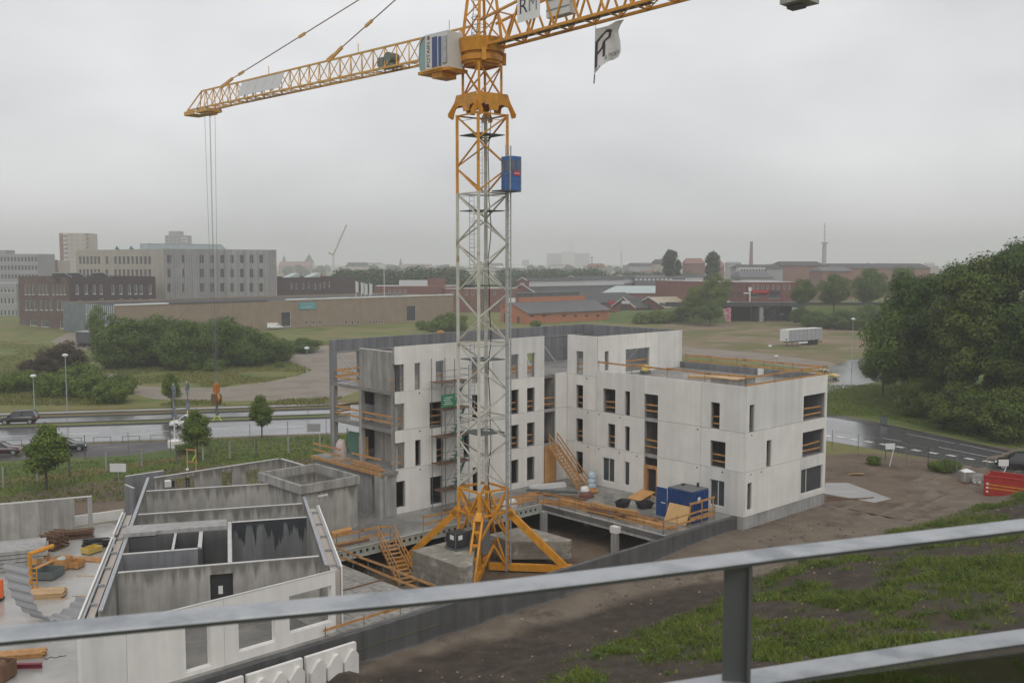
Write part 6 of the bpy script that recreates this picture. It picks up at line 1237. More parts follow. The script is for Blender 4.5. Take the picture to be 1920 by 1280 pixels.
# brown brick school wing
S1 = Fr((-132.7, 294.7), 42)
lo = []
for xs in ((46, 53, 60), (72, 79, 86), (98, 105, 112, 119)):
    for x in xs: lo += [rl_f(S1, (x, 534, x + 4, 552))]
for xs in ((47, 55, 63), (75, 84, 93), (106, 114, 122)):
    for x in xs: lo += [rl_f(S1, (x, 563, x + 5, 581))]
lo += [rl_f(S1, q) for q in ((56, 599, 70, 613), (77, 600, 91, 614), (112, 602, 127, 616))]
fo = [rf_(S1, (x, 534, x + 5, 551)) for x in (142, 159, 174, 187, 209, 224, 240, 252, 262, 279)] + [rf_(S1, (147, 563, 153, 582))] + [rf_(S1, (x, 560, x + 7, 570)) for x in (187, 224, 242, 259, 280)]
block('school_wing', 'three-storey brown brick school wing with narrow windows', 'building', S1, (0, 27.5), (0, 37.4), 0, 15.7, 'brick_dark', 'roof_dark', fo, lo, wm2='brick_brown', sill='white', frame='far_white')
for x in (118, 146, 190):
    u, z = hit(x, 518, S1, 8); r = thing('roof_light', {118: 'leftmost dark sloping roof light on the brown school wing', 146: 'middle dark sloping roof light on the brown school wing', 190: 'rightmost dark sloping roof light on the brown school wing'}[x], 'roof light', S1(u, 8, 15.2), 'sloping roof lights on the brown wing')
    obj('hood', MB().ext([(u - 2.8, 15.2), (u - 2.8, 16.9), (u - .6, 16.9), (u + 2.2, 15.2)], lambda s, t, z: S1(s, t, z), 6, 9), M['roof_dark'], r); obj('hood_edge', MB().ext([(u - 2.9, 16.91), (u - .5, 16.91), (u + 2.3, 15.25), (u + 2.3, 15.45), (u - .4, 17.1), (u - 2.9, 17.1)], lambda s, t, z: S1(s, t, z), 5.9, 9.1), M['roof_pale'], r)
# metal-clad school block
S2 = Fr((-116.6, 330.0), 42)
fo = [rf_(S2, (x0, y0, x1, y1)) for y0, y1 in ((478, 493), (504, 520), (531, 547)) for x0, x1 in ((313, 320), (341, 345), (374, 382), (394, 401), (413, 420), (432, 438), (450, 457), (468, 475), (486, 493))]
lo = [rl_f(S2, (x, y0, x + 4.6, y1)) for y0, y1 in ((481, 495), (505, 520)) for x in (148, 155, 162, 169, 176, 183, 198, 214, 222, 230, 238, 246, 254, 262, 270, 278)]
b2 = block('school_block', 'tall metal-clad school block with rows of square windows', 'building', S2, (0, 44.5), (0, 66), 4, 24.7, 'metal_clad', 'roof_grey', fo, lo, wm2='metal_beige', depth=.3)
u0 = 0
while u0 < 44.3: obj('cladding_fin', MB().wall(lambda s, t, z: S2(s, t, z), u0, u0 + .12, 7.6, 24.75, -.14, -.01), M['metal_clad'], b2); u0 += .92 if not 17 < u0 < 40 else 2.7
obj('plinth_band', MB().wall(lambda s, t, z: S2(s, t, z), .5, 44.4, 5.6, 7.5, -.2, -.02), M['roof_dark'], b2)
for k, x in enumerate((235, 262, 284, 306)):
    v, z = hitl(x, 463, S2, 12); r = thing('sawtooth_roof_light', 'pale saw-tooth roof light on the metal-clad block, number %s from its left end' % ('one', 'two', 'three', 'four')[k], 'roof light', S2(10, v, 24.2), 'saw-tooth roof lights'); r['label'] = ('first', 'second', 'third', 'fourth')[k] + ' pale saw-tooth roof light from the left on the metal-clad block'
    obj('light_hood', MB().ext([(v - 3.2, 24.2), (v + 2.6, 24.2), (v + 1.2, 26.3), (v + .6, 26.3)], lambda s, t, z: S2(t, s, z), 9, 20), M['roof_teal'], r); obj('dark_cheek', MB().ext([(v - 2.9, 24.22), (v + 2.3, 24.22), (v + .95, 26.1)], lambda s, t, z: S2(t, s, z), 8.9, 8.99), M['roof_grey'], r)
r = thing('roof_glazing', 'long pale glazed ridge on top of the metal-clad block', 'roof light', S2(20, 20, 24.2)); obj('ridge', MB().ext([(4, 24.2), (36, 24.2), (33, 26.6), (4, 26.6)], lambda s, t, z: S2(s, t, z), 18, 24), M['roof_teal'], r); obj('ridge_frame', MB().box(4, 33, 17.9, 24.1, 26.62, 26.75, S2), M['roof_pale'], r)
# dark brick wing on the right of it
S3 = Fr(S2(44.6, 6)[:2], 42); fo = [rf_(S3, (x, y0, x + 3.5, y0 + 11)) for x, y0 in ((545, 530), (554, 532), (567, 531), (577, 530), (589, 532), (598, 531), (606, 529), (615, 528))]
block('school_annex', 'dark brick annex with white-framed slit windows behind the tan hall', 'building', S3, (0, 42), (0, 25), 0, 14.4, 'brick_dark', 'roof_dark', fo, frame='far_white')
for k, x in enumerate((545, 585)):
    u, z = hit(x, 512, S3, 6); r = thing('sloping_roof_light', ('left', 'right')[k] + ' white sloping roof light on the dark brick annex', 'roof light', S3(u, 6, 13.9)); obj('hood', MB().ext([(u - 3, 13.9), (u + 3.6, 13.9), (u + 4.2, 15.9), (u + 2.5, 15.9)], lambda s, t, z: S3(s, t, z), 5, 9), M['roof_teal'], r); obj('cheek', MB().ext([(u + 3.0, 13.92), (u + 3.6, 13.92), (u + 4.2, 15.92), (u + 3.8, 15.92)], lambda s, t, z: S3(s, t, z), 4.9, 4.99), M['redsign'] if k else M['roof_grey'], r)
# tan brick hall with sign
S4 = Fr((-106.9, 264.0), 46)
fo = [rf_(S4, (x, 601, x + 4.5, 608)) for x in (573, 586, 598, 647, 659, 670, 693, 704, 715, 796, 806)] + [rf_(S4, (527, 585, 545, 612)), rf_(S4, (762, 573, 780, 602))]
hall = block('tan_hall', 'long low tan brick hall with teal sign and white roof edge', 'building', S4, (0, 119.7), (0, 38), 0, 8.6, 'brick_tan', 'roof_dark', fo, wm2='glass_blue', pane='glass', frame='far_white')
for k in range(15): obj('mullion', MB().wall(lambda s, t, z: S4(t, s, z), .6 + 1.38 * k, .8 + 1.38 * k, 0.2, 8.5, -.12, -.01), M['far_white'], hall)
for z in (2.9, 5.6): obj('transom', MB().wall(lambda s, t, z_: S4(t, s, z_), .4, 20.5, z, z + .2, -.14, -.125), M['far_white'], hall)
u = 0
k = 0
while u < 118: obj('roof_edge_strip', MB().box(u, min(u + 7.4, 119.6), -.25, .6 + 1.2 * (k % 2), 8.61 + .01 * (k % 2), 8.95, S4), M['white'], hall) if (u < 12 or u > 46) else None; u += 7.6; k += 1
obj('roof_edge_dark', MB().box(12, 46, -.2, .4, 8.61, 8.85, S4), M['roof_dark'], hall)
a0, a1, sz0, sz1 = rf_(S4, (560, 567, 592, 580)); sg_ = obj('hall_sign', MB().wall(lambda s, t, z: S4(s, t, z), a0, a1, sz0, sz1, -.25, -.05), M['teal'], hall)
text_mesh('LILLEBÆLT', 1.15, lambda x, y, z: S4((a0 + a1) / 2 + x, -.27 + y, sz0 + .75 + z), M['far_white'], sg_, sx=.95); text_mesh('ERHVERVSAKADEMIET', .55, lambda x, y, z: S4((a0 + a1) / 2 + x, -.27 + y, sz1 - .55 + z), M['far_white'], sg_, sx=.95)
b = P(487, 612); r = thing('site_cabin', 'small pale cabin beside the white van', 'cabin', b); obj('cabin_body', MB().box(b.x - 2, b.x + 2, b.y, b.y + 3, 0, 3.0), M['far_beige'], r); obj('cabin_roof', MB().box(b.x - 2.1, b.x + 2.1, b.y - .1, b.y + 3.1, 3.0, 3.15), M['roof_pale'], r)
# white-windowed block at the far left
S0 = Fr(P(36, 592)[:2], 84); S0.o = (S0.o[0] - 40, S0.o[1] - 4); fo = [rf_(S0, (x, y0, x + 5, y1)) for y0, y1 in ((541, 549), (558, 570), (581, 592)) for x in (0, 7, 14, 21, 28)]
block('office_block', 'grey block with rows of white windows cut by the left picture edge', 'building', S0, (0, 39.5), (0, 14), 0, 12.3, 'far_grey', 'roof_pale', fo, frame='white', parapet=.1)
# orange brick building
S5 = Fr((5.1, 322.0), 50); fo = [rf_(S5, (x, 590, x + 6, 594)) for x in (995, 1017, 1055, 1076, 1097, 1118)]; lo = [rl_f(S5, (974, 591, 978, 606)), rl_f(S5, (936, 585, 942, 604))]
ob = thing('orange_brick_building', 'low orange brick building with grey lean-to roof and raised clerestory', 'building', S5(0, 0, 0))
obj('wall', MB().wall(lambda s, t, z: S5(s, t, z), 0, 38, 0, 3.4, 0, .3, fo), M['brick_orange'], ob)
for o in fo: obj('window', MB().wall(lambda s, t, z: S5(s, t, z), o[0], o[1], o[2], o[3], .15, .2), M['glass'], ob)
obj('gable_wall', MB().ext([(0.31, 0), (14, 0), (14, 4), (8.2, 6.4), (.31, 3.4)], lambda s, t, z: S5(t, s, z), 0, .3), M['brick_orange'], ob); obj('gable_wall', MB().ext([(0.31, 0), (14, 0), (14, 4), (8.2, 6.4), (.31, 3.4)], lambda s, t, z: S5(t, s, z), 37.7, 38), M['brick_orange'], ob)
obj('door', MB().wall(lambda s, t, z: S5(t, s, z), 4.0, 5.2, 0, 2.3, -.04, -.01), M['roof_dark'], ob); obj('rear_door', MB().wall(lambda s, t, z: S5(t, s, z), 10.5, 12.2, 0, 3, -.04, -.01), M['roof_dark'], ob)
rr = obj('roof', MB().add([S5(-.4, -.7, 3.3), S5(38.4, -.7, 3.3), S5(38.4, 8.2, 6.6), S5(-.4, 8.2, 6.6), S5(-.4, -.7, 3.5), S5(38.4, -.7, 3.5), S5(38.4, 8.2, 6.8), S5(-.4, 8.2, 6.8)], [(3, 2, 1, 0), (4, 5, 6, 7), (0, 1, 5, 4), (1, 2, 6, 5), (2, 3, 7, 6), (3, 0, 4, 7)]), M['roof_grey'], ob)
for k in range(26): obj('standing_seam', MB().bar(S5(.8 + 1.45 * k, -.6, 3.58), S5(.8 + 1.45 * k, 8.1, 6.83), .06, .08), M['roof_grey'], rr)
obj('clerestory', MB().box(3.5, 34.5, 8.21, 8.6, 6.0, 8.4, S5), M['brick_orange'], ob); obj('clerestory_glazing', MB().box(5, 32, 8.8, 12, 8.4, 9.7, S5), M['glass_far'], ob); obj('clerestory_roof', MB().box(4.6, 32.4, 8.6, 12.4, 9.72, 9.9, S5), M['roof_grey'], ob); obj('rear_wall', MB().box(.3, 37.7, 13.6, 14, 0, 6, S5), M['brick_orange'], ob)
obj('white_tank', MB().box(-.2, 2.4, 9, 11, 6.8, 8.2, S5), M['white'], ob)
# market halls: gabled red brick with lanterns
def ghall(label, gx, d, w, ln, ez, rz, F_az=52, lantern=True, wall='brick_red', roof='roof_dark', lift=0):
    c = D(gx, 500, d); F = Fr((c.x, c.y), F_az); r = thing('market_hall', label, 'building', (c.x, c.y, 0), 'red brick market halls'); h = w / 2
    gf = lambda s, t, z: F(t, s, z)
    obj('gable_wall', MB().ext([(-h, 0), (h, 0), (h, ez), (0, rz), (-h, ez)], gf, 0, .4), M[wall], r); obj('side_wall', MB().box(.41, ln, -h, -h + .4, 0, ez, F), M[wall], r); obj('side_wall', MB().box(.41, ln, h - .4, h, 0, ez, F), M[wall], r); obj('gable_wall', MB().ext([(-h, 0), (h, 0), (h, ez), (0, rz), (-h, ez)], gf, ln, ln + .4), M[wall], r)
    for s in (-1, 1):
        obj('roof', MB().add([F(-.4, s * (h + .5), ez - .1), F(ln + .6, s * (h + .5), ez - .1), F(ln + .6, 0, rz + .15), F(-.4, 0, rz + .15), F(-.4, s * (h + .5), ez + .15), F(ln + .6, s * (h + .5), ez + .15), F(ln + .6, 0, rz + .4), F(-.4, 0, rz + .4)], [(0, 1, 2, 3), (7, 6, 5, 4), (0, 4, 5, 1), (1, 5, 6, 2), (2, 6, 7, 3), (3, 7, 4, 0)]), M[roof], r)
        obj('verge_trim', MB().bar(F(-.5, s * (h + .5), ez + .25), F(-.5, 0, rz + .5), .25, .35), M['far_white'], r)
    if lantern:
        obj('lantern_glazing', MB().box(1.2, ln - 1, -2.6, 2.6, rz - 1.2, rz + 1.9, F), M['far_white'], r); obj('lantern_roof', MB().ext([(-3.2, rz + 1.9), (3.2, rz + 1.9), (0, rz + 3.0)], gf, 0.6, ln - .6), M[roof], r)
        obj('gable_turret', MB().ext([(-3.0, rz - 2), (3.0, rz - 2), (3.0, rz + 1.9), (0, rz + 3.1), (-3.0, rz + 1.9)], gf, -.1, 1.19), M[wall], r); obj('turret_trim', MB().bar(F(-.2, -3.2, rz + 2.0), F(-.2, 0, rz + 3.3), .3, .3), M['far_white'], r); obj('turret_trim', MB().bar(F(-.2, 3.2, rz + 2.0), F(-.2, 0, rz + 3.3), .3, .3), M['far_white'], r)
        obj('turret_window', MB().ext([(-1.6, rz - .3), (1.6, rz - .3), (1.6, rz + .9), (-1.6, rz + .9)], gf, -.18, -.11), M['far_beige'], r)
    arch = [(2.2 * math.cos(t), .2 + 1.0 + 3.2 * math.sin(t)) for t in [math.pi * q / 8 for q in range(9)]] + [(-2.2, .2), (2.2, .2)]
    obj('arched_door', MB().ext(arch, gf, -.12, -.01), M['roof_dark'], r); return r
ghall('red brick market hall with arched door behind the orange brick building', 980, 428, 27, 60, 5.0, 10.2); ghall('middle red brick market hall with white lantern windows', 1071, 455, 27, 60, 5.2, 10.6); ghall('farthest right red brick market hall with raised gable turret', 1163, 478, 27, 60, 5.4, 10.8)
ghall('low front market hall with white-edged gable', 1055, 392, 22, 34, 4.0, 7.2, lantern=False); ghall('small gabled brick shed with posters beside the market halls', 1171, 372, 12, 30, 3.0, 6.4, lantern=False, roof='roof_dark'); ghall('gabled brick shed half hidden by shrubs near the embankment', 1218, 372, 16, 26, 3.2, 6.6, lantern=False, roof='roof_tan')
for k, (x, y0, w_, c) in enumerate(((1146, 564, 9, 'red'), (1173, 564, 15, 'white'))):
    p0 = D(x, y0 + 3, 366); r = thing('poster', ('red', 'white')[k] + ' advertising poster on the small brick shed', 'poster', p0); obj('sheet', MB().box(p0.x - w_ / 10, p0.x + w_ / 10, p0.y - .05, p0.y, p0.z - .5, p0.z + .6), M['redsign' if k == 0 else 'far_white'], r); obj('frame', MB().box(p0.x - w_ / 10 - .1, p0.x + w_ / 10 + .1, p0.y + .01, p0.y + .08, p0.z - .6, p0.z + .7), M['far_dark'], r)
F = Fr(D(1130, 545, 440)[:2], 95); r = thing('pale_shed', 'long low shed with pale metal roof beside the market halls', 'building', F(0, 0, 0)); obj('wall', MB().box(0, 42, 0, 12, 0, 6.5, F), M['brick_red'], r); obj('roof', MB().add([F(-.5, -.5, 6.4), F(42.5, -.5, 6.4), F(38, 6, 9.5), F(6, 6, 9.5), F(-.5, 12.5, 6.4), F(42.5, 12.5, 6.4)], [(0, 1, 2, 3), (5, 4, 3, 2), (0, 3, 4), (1, 5, 2)]), M['roof_teal'], r)
F = Fr(D(702, 540, 405)[:2], 86); fo = [rf_(F, (x, 543, x + 5, 548)) for x in (728, 738, 747, 757)]
block('red_works', 'low red brick works with pale roof behind the tan hall', 'building', F, (0, 34), (0, 18), 0, 10.3, 'brick_red', 'roof_pale', fo, frame='far_white', parapet=.0); F2 = Fr(F(13, 2)[:2], 86); block('red_works_tower', 'raised red stair block with white band on the low works', 'building', F2, (9, 16), (0, 8), 10.31, 13.4, 'brick_red', 'roof_pale'); block('white_rooflight_box', 'white clerestory box on the low red works', 'building', F2, (-3, 8.8), (0, 8), 10.31, 12.6, 'far_white', 'roof_pale', parapet=0)
F = Fr(D(836, 545, 395)[:2], 80); block('brick_shop', 'red brick shop building seen through the crane mast', 'building', F, (0, 30), (0, 12), 0, 9.5, 'brick_red', 'roof_pale', [rf_(F, (x, 546, x + 5, 553)) for x in (846, 858, 872, 884, 925)], frame='far_white', parapet=0)
# flat white-windowed hall and office on the embankment
F = Fr(D(1190, 528, 470)[:2], 92); fo = [rf_(F, (x, 521.5, x + 5, 526)) for x in range(1191, 1262, 8)]; block('clerestory_hall', 'flat hall with a strip of small white windows', 'building', F, (0, 24), (0, 14), 0, 13.2, 'roof_grey', 'roof_pale', fo, pane='far_white', parapet=0)
S6 = Fr(D(1408, 560, 352)[:2], 86); ZE = 5.9
fo = [rf_(S6, (x, 534, x + 4, 542)) for x in (1410, 1419, 1428, 1437, 1448, 1458, 1469, 1478)] + [rf_(S6, (1407, 551, 1421, 558)), rf_(S6, (1440, 551, 1461, 560))]
off = block('brick_office', 'two-storey red brick office with red awning above the underpass', 'building', S6, (-1, 17), (0, 26), ZE, 13.1, 'brick_red', 'roof_pale', fo, frame='far_white', parapet=0)
S6b = Fr(D(1408, 560, 352)[:2], -36); fo2 = [rl_f(Fr(S6.o, 54), (x, y0, x + 3.5, y1)) for y0, y1 in ((533, 540), (547, 558)) for x in (1362, 1369, 1376, 1383, 1390, 1397)]
block('brick_office_wing', 'long side wing of the red brick office behind young trees', 'building', Fr(S6(-1.4, 1)[:2], 54), (0, 12), (0, 46), ZE, 13.0, 'brick_red', 'roof_pale', (), fo2, parapet=0)
a0, a1, sz0, sz1 = rf_(S6, (1408, 545, 1440, 549)); obj('awning', MB().box(a0, a1, -1.0, -.02, sz0, sz1, S6), M['redsign'], off); a0, a1, sz0, sz1 = rf_(S6, (1440, 544, 1462, 548)); obj('canopy', MB().box(a0, a1, -1.2, -.02, sz0, sz1, S6), M['roof_dark'], off)
b = D(1406, 565, 345); r = thing('sign_mast', 'white sign mast with arms in front of the red brick office', 'sign', (b.x, b.y, ZE)); obj('mast', MB().tube((b.x, b.y, ZE), (b.x, b.y, 11.5), .2, 8), M['white'], r); obj('arm', MB().box(b.x - 2.2, b.x + .2, b.y - .1, b.y + .1, 9.2, 9.6), M['white'], r); obj('arm', MB().box(b.x - .6, b.x + .5, b.y - .15, b.y + .05, 10.2, 11.4), M['white'], r)
# road bridge and underpass
BR = Fr(P(1368, 603)[:2], 90); bl = (P(1492, 603) - P(1368, 603)).length
br = thing('road_bridge', 'low road bridge with dark underpass and graffiti', 'bridge', BR(0, 0, 0)); w1 = P(1428, 603).x - BR.o[0]
obj('deck', MB().box(-22, bl + 40, 0, 13, 5.1, 6.0, BR), M['conc_dark'], br); obj('parapet', MB().box(-22, bl + 40, -.3, -.01, 5.3, 6.6, BR), M['roof_dark'], br); obj('parapet_cap', MB().box(-22, bl + 40, -.4, .1, 6.62, 6.75, BR), M['conc_lite'], br)
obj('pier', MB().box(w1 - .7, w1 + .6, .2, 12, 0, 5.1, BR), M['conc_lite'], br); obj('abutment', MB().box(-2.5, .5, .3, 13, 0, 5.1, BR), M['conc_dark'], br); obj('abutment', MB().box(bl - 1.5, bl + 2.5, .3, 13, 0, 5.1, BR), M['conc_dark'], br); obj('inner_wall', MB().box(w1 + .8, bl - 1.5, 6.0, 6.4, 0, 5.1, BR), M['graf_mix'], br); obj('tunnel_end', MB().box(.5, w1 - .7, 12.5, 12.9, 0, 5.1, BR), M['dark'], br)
obj('wing_wall', MB().add([BR(-4.6, -.2, 0), BR(.4, -.2, 0), BR(.4, -.2, 4.9), BR(-4.6, -.2, 3.9), BR(-4.6, .28, 0), BR(.4, .28, 0), BR(.4, .28, 4.9), BR(-4.6, .28, 3.9)], [(0, 1, 2, 3), (7, 6, 5, 4), (0, 4, 5, 1), (1, 5, 6, 2), (2, 6, 7, 3), (3, 7, 4, 0)]), M['graf_pink'], br)['label'] = 'wing wall sprayed with pink graffiti'
obj('wing_wall', MB().add([BR(bl - 1.4, -.2, 0), BR(bl + 1.6, -.2, 0), BR(bl + .6, -.2, 4.9), BR(bl - 1.4, -.2, 4.9), BR(bl - 1.4, .28, 0), BR(bl + 1.6, .28, 0), BR(bl + .6, .28, 4.9), BR(bl - 1.4, .28, 4.9)], [(0, 1, 2, 3), (7, 6, 5, 4), (0, 4, 5, 1), (1, 5, 6, 2), (2, 6, 7, 3), (3, 7, 4, 0)]), M['graf_blue'], br)['label'] = 'wing wall sprayed pale blue and white'
car('bridge_car', 'white car driving over the road bridge', BR(-1.2, 4, 6.02), 270, M['carwhite'], 'hatch')
em = MB()                                                            # embankments either side of the bridge
for u0, u1, s0 in ((-43, -3.0, 1), (bl + 3.0, 150, 0)):
    n = 30
    for k in range(n):
        a, c = u0 + (u1 - u0) * k / n, u0 + (u1 - u0) * (k + 1) / n
        def zt_(u): return (2.4 * sstep((u + 42) / 10) + 3.5 * sstep((u + 22) / 18)) if s0 else 5.9
        em.add([BR(a, -9 - .5 * math.sin(a), 0.0), BR(c, -9 - .5 * math.sin(c), 0.0), BR(c, .2, zt_(c)), BR(a, .2, zt_(a)), BR(c, 30, zt_(c)), BR(a, 30, zt_(a))], [(0, 1, 2, 3), (3, 2, 4, 5)])
struct('embankment', em, G_lush)
# ------------------------------------------------------------------ skyline
def tower(name, label, x0, x1, ytop, d, wm, dep=18, az=90, rows=None, cols=None, rm='roof_grey', cat='building', pane='glass_far', frac=(.5, .5), z0=0.0, ybase=None):
    a, b = D(x0, ytop, d), D(x1, ytop, d); F = Fr((a.x, a.y), az); w_ = b.x - a.x; zt_ = a.z; ops = []
    if rows:
        dz = (zt_ - z0) / (rows + .3); du = w_ / cols
        for i in range(rows):
            for j in range(cols): ops.append((du * (j + .5 - frac[0] / 2), du * (j + .5 + frac[0] / 2), z0 + dz * (i + .45), z0 + dz * (i + .45 + frac[1])))
    return block(name, label, cat, F, (0, w_), (0, dep), z0, zt_, wm, rm, ops, pane=pane, parapet=.2)
hr = tower('high_rise', 'tall beige high-rise with reddish balcony strips at the left', 118, 162, 437, 700, 'far_beige', 18, rows=13, cols=4, frac=(.45, .35), pane='far_grey'); F = Fr(D(118, 437, 700)[:2], 90)
obj('dark_flank', MB().box(-3.0, -.01, .5, 14, 0, D(118, 437, 700).z, F), M['brick_far'], hr)
for k in range(13): z = 3 + 3.0 * k; obj('balcony', MB().box(.4, 3.0, -1.1, -.01, z, z + 1.0, F), M['far_white'], hr); obj('balcony', MB().box(16.2, 18.2, -.8, -.01, z, z + 1.0, F), M['brick_far'], hr)
gr_ = tower('high_rise', 'grey stepped high-rise behind the metal-clad block', 309, 347, 441, 900, 'far_grey', 18, rows=14, cols=5, frac=(.4, .4), pane='roof_grey'); F = Fr(D(309, 441, 900)[:2], 90); z = D(309, 441, 900).z; obj('plant_room', MB().box(3.2, 13.2, 1, 12, z, z + 3.8, F), M['far_grey'], gr_)
for k in range(8): obj('balcony', MB().box(15, 21, -1.0, -.01, z - 3.2 - 2.8 * k, z - 2.1 - 2.8 * k, F), M['far_white'], gr_)
tower('hospital_tower', 'very pale wide hospital tower fading into the haze', 1026, 1106, 475, 3000, 'far_grey', 50, rows=9, cols=16, frac=(.55, .4), pane='roof_grey'); tower('hospital_core', 'raised middle of the pale hospital tower', 1054, 1078, 472, 2990, 'far_white', 40)
r = thing('hospital_mast', 'twin thin masts on the pale hospital tower', 'mast', D(1068, 472, 3000)); obj('mast', MB().tube(D(1067, 473, 3000), D(1067, 448, 3000), .7, 6), M['far_grey'], r); obj('mast', MB().tube(D(1072, 473, 3000), D(1072, 450, 3000), .7, 6), M['brick_far'], r)
lo_ = tower('office_building', 'long pale office building with square windows at the far left', -20, 70, 476, 430, 'far_grey', 16, rows=6, cols=14, frac=(.6, .5), pane='glass_far'); tower('brick_flats', 'reddish apartment block beside the long pale offices', 71, 84, 487, 440, 'brick_far', 12, rows=6, cols=3); tower('beige_flats', 'beige apartment block in front of the high-rise', 84, 109, 488, 455, 'far_beige', 12, rows=6, cols=5, frac=(.4, .45)); tower('roof_plant', 'small plant room on the long pale offices', -10, 10, 469, 433, 'far_grey', 8)
def spire(label, x, ytop, ybase, d, w_, wm='far_grey'):
    a = D(x, ybase, d); t = D(x, ytop, d); r = thing('church_spire', label, 'church', (a.x, a.y, 0)); obj('tower', MB().box(a.x - w_, a.x + w_, a.y, a.y + 2 * w_, 0, a.z), M[wm], r); obj('spire', MB().add([(a.x - w_, a.y, a.z), (a.x + w_, a.y, a.z), (a.x + w_, a.y + 2 * w_, a.z), (a.x - w_, a.y + 2 * w_, a.z), (a.x, a.y + w_, t.z)], [(0, 1, 4), (1, 2, 4), (2, 3, 4), (3, 0, 4)]), M['roof_dark'], r)
spire('thin dark church spire right of the metal-clad block', 532, 477, 492, 1700, 3.0); spire('broader church spire with a tower right of the thin spire', 578, 475, 492, 1700, 7.5); spire('faint church spire beside the long red roof', 751, 483, 497, 1900, 3.4)
def gable(label, x0, x1, yr, ye, d, roof, wall='brick_far', dep=14):
    a, b, e = D(x0, yr, d), D(x1, yr, d), D(x0, ye, d); r = thing('gabled_house', label, 'building', (a.x, a.y, 0)); obj('wall', MB().box(a.x, b.x, a.y, a.y + dep, 0, e.z), M[wall], r); obj('roof', MB().add([(a.x - .6, a.y - .6, e.z), (b.x + .6, a.y - .6, e.z), (b.x - 1, a.y + dep / 2, a.z), (a.x + 1, a.y + dep / 2, a.z), (a.x - .6, a.y + dep + .6, e.z), (b.x + .6, a.y + dep + .6, e.z)], [(0, 1, 2, 3), (5, 4, 3, 2), (0, 3, 4), (1, 5, 2)]), M[roof], r)
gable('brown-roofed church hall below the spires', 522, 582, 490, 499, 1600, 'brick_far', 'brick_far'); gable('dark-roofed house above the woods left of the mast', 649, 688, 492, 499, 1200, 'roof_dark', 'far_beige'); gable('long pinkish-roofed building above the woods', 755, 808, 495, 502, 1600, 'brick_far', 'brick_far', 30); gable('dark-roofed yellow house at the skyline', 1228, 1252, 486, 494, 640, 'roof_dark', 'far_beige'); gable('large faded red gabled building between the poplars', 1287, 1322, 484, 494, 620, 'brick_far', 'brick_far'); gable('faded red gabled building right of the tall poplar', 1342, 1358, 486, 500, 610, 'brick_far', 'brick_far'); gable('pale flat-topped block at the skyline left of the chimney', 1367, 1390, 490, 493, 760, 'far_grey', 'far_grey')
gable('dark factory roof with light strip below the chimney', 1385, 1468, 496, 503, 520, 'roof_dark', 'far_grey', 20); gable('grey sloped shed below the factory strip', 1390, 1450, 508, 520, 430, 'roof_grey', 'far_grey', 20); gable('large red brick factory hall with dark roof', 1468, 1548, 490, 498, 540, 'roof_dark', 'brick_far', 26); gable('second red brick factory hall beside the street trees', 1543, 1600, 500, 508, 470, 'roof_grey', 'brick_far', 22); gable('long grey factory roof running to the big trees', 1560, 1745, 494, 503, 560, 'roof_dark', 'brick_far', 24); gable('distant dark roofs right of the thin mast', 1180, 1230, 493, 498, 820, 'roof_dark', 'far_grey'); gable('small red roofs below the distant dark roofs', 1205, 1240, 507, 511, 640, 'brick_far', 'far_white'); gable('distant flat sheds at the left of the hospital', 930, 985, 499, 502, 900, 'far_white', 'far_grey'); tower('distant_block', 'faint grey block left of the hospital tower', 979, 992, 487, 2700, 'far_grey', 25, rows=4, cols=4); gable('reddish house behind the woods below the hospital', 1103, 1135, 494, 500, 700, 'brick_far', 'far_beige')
F = Fr(D(1385, 505, 515)[:2], 90); r = thing('strip_window_shed', 'white shed with a row of dark windows below the chimney', 'building', F(0, 0, 0)); u1 = D(1436, 505, 515).x - F.o[0]; obj('wall', MB().box(0, u1, 0, 6, 0, D(1385, 502, 515).z, F), M['far_white'], r)
for k in range(9): obj('window', MB().box(1 + 1.55 * k, 2 + 1.55 * k, -.06, -.01, D(1385, 509, 515).z, D(1385, 504.5, 515).z, F), M['roof_dark'], r)
def stack(label, x, ytop, d, r0, r1, wm, extra=None, name='factory_chimney', cat='chimney'):
    t = D(x, ytop, d); r = thing(name, label, cat, (t.x, t.y, 0)); obj('shaft', MB().tube((t.x, t.y, 0), (t.x, t.y, t.z), r0, 14, r1), M[wm], r); obj('cap', MB().tube((t.x, t.y, t.z - .6), (t.x, t.y, t.z + .1), r1 * 1.15, 14), M[wm], r)
    if extra:
        e = D(x, extra, d); obj('antenna', MB().tube((t.x, t.y, t.z), (t.x, t.y, e.z), r1 * .22, 8), M[wm], r); obj('gallery', MB().tube((t.x, t.y, t.z - 1.2), (t.x, t.y, t.z), r1 * 1.7, 14), M[wm], r)
        for k in range(4): zz = t.z + (e.z - t.z) * (.15 + .2 * k); obj('antenna_ring', MB().tube((t.x, t.y, zz), (t.x, t.y, zz + .5), r1 * .6, 8), M[wm], r)
stack('slender brick factory chimney on the skyline', 1409, 453, 900, 2.2, 1.25, 'brick_far'); stack('thick grey telecom tower with antenna on the skyline', 1546, 454, 1000, 2.5, 2.0, 'far_grey', 418, 'telecom_tower', 'tower'); stack('thin pale mast right of the hospital tower', 1165, 470, 2400, 1.8, 1.4, 'far_grey', 455, 'radio_mast', 'mast'); stack('small blue water tower beside the hospital tower', 1110, 482, 900, .5, .5, 'far_grey', 479, 'water_tower', 'tower')
t0, t1, t2 = D(615, 496, 700), D(632, 462, 700), D(650, 421, 700); r = thing('distant_crane', 'faint distant luffing crane beside the metal-clad block', 'crane', (D(622, 498, 700).x, 700, 0)); b = D(625, 478, 700); obj('mast', MB().bar((b.x, 700, 0), b, 1.0), M['far_white'], r); obj('jib', MB().bar(b, t2, .9), M['far_beige'], r); obj('counter_jib', MB().bar(b, D(616, 474, 700), 1.2), M['far_beige'], r)
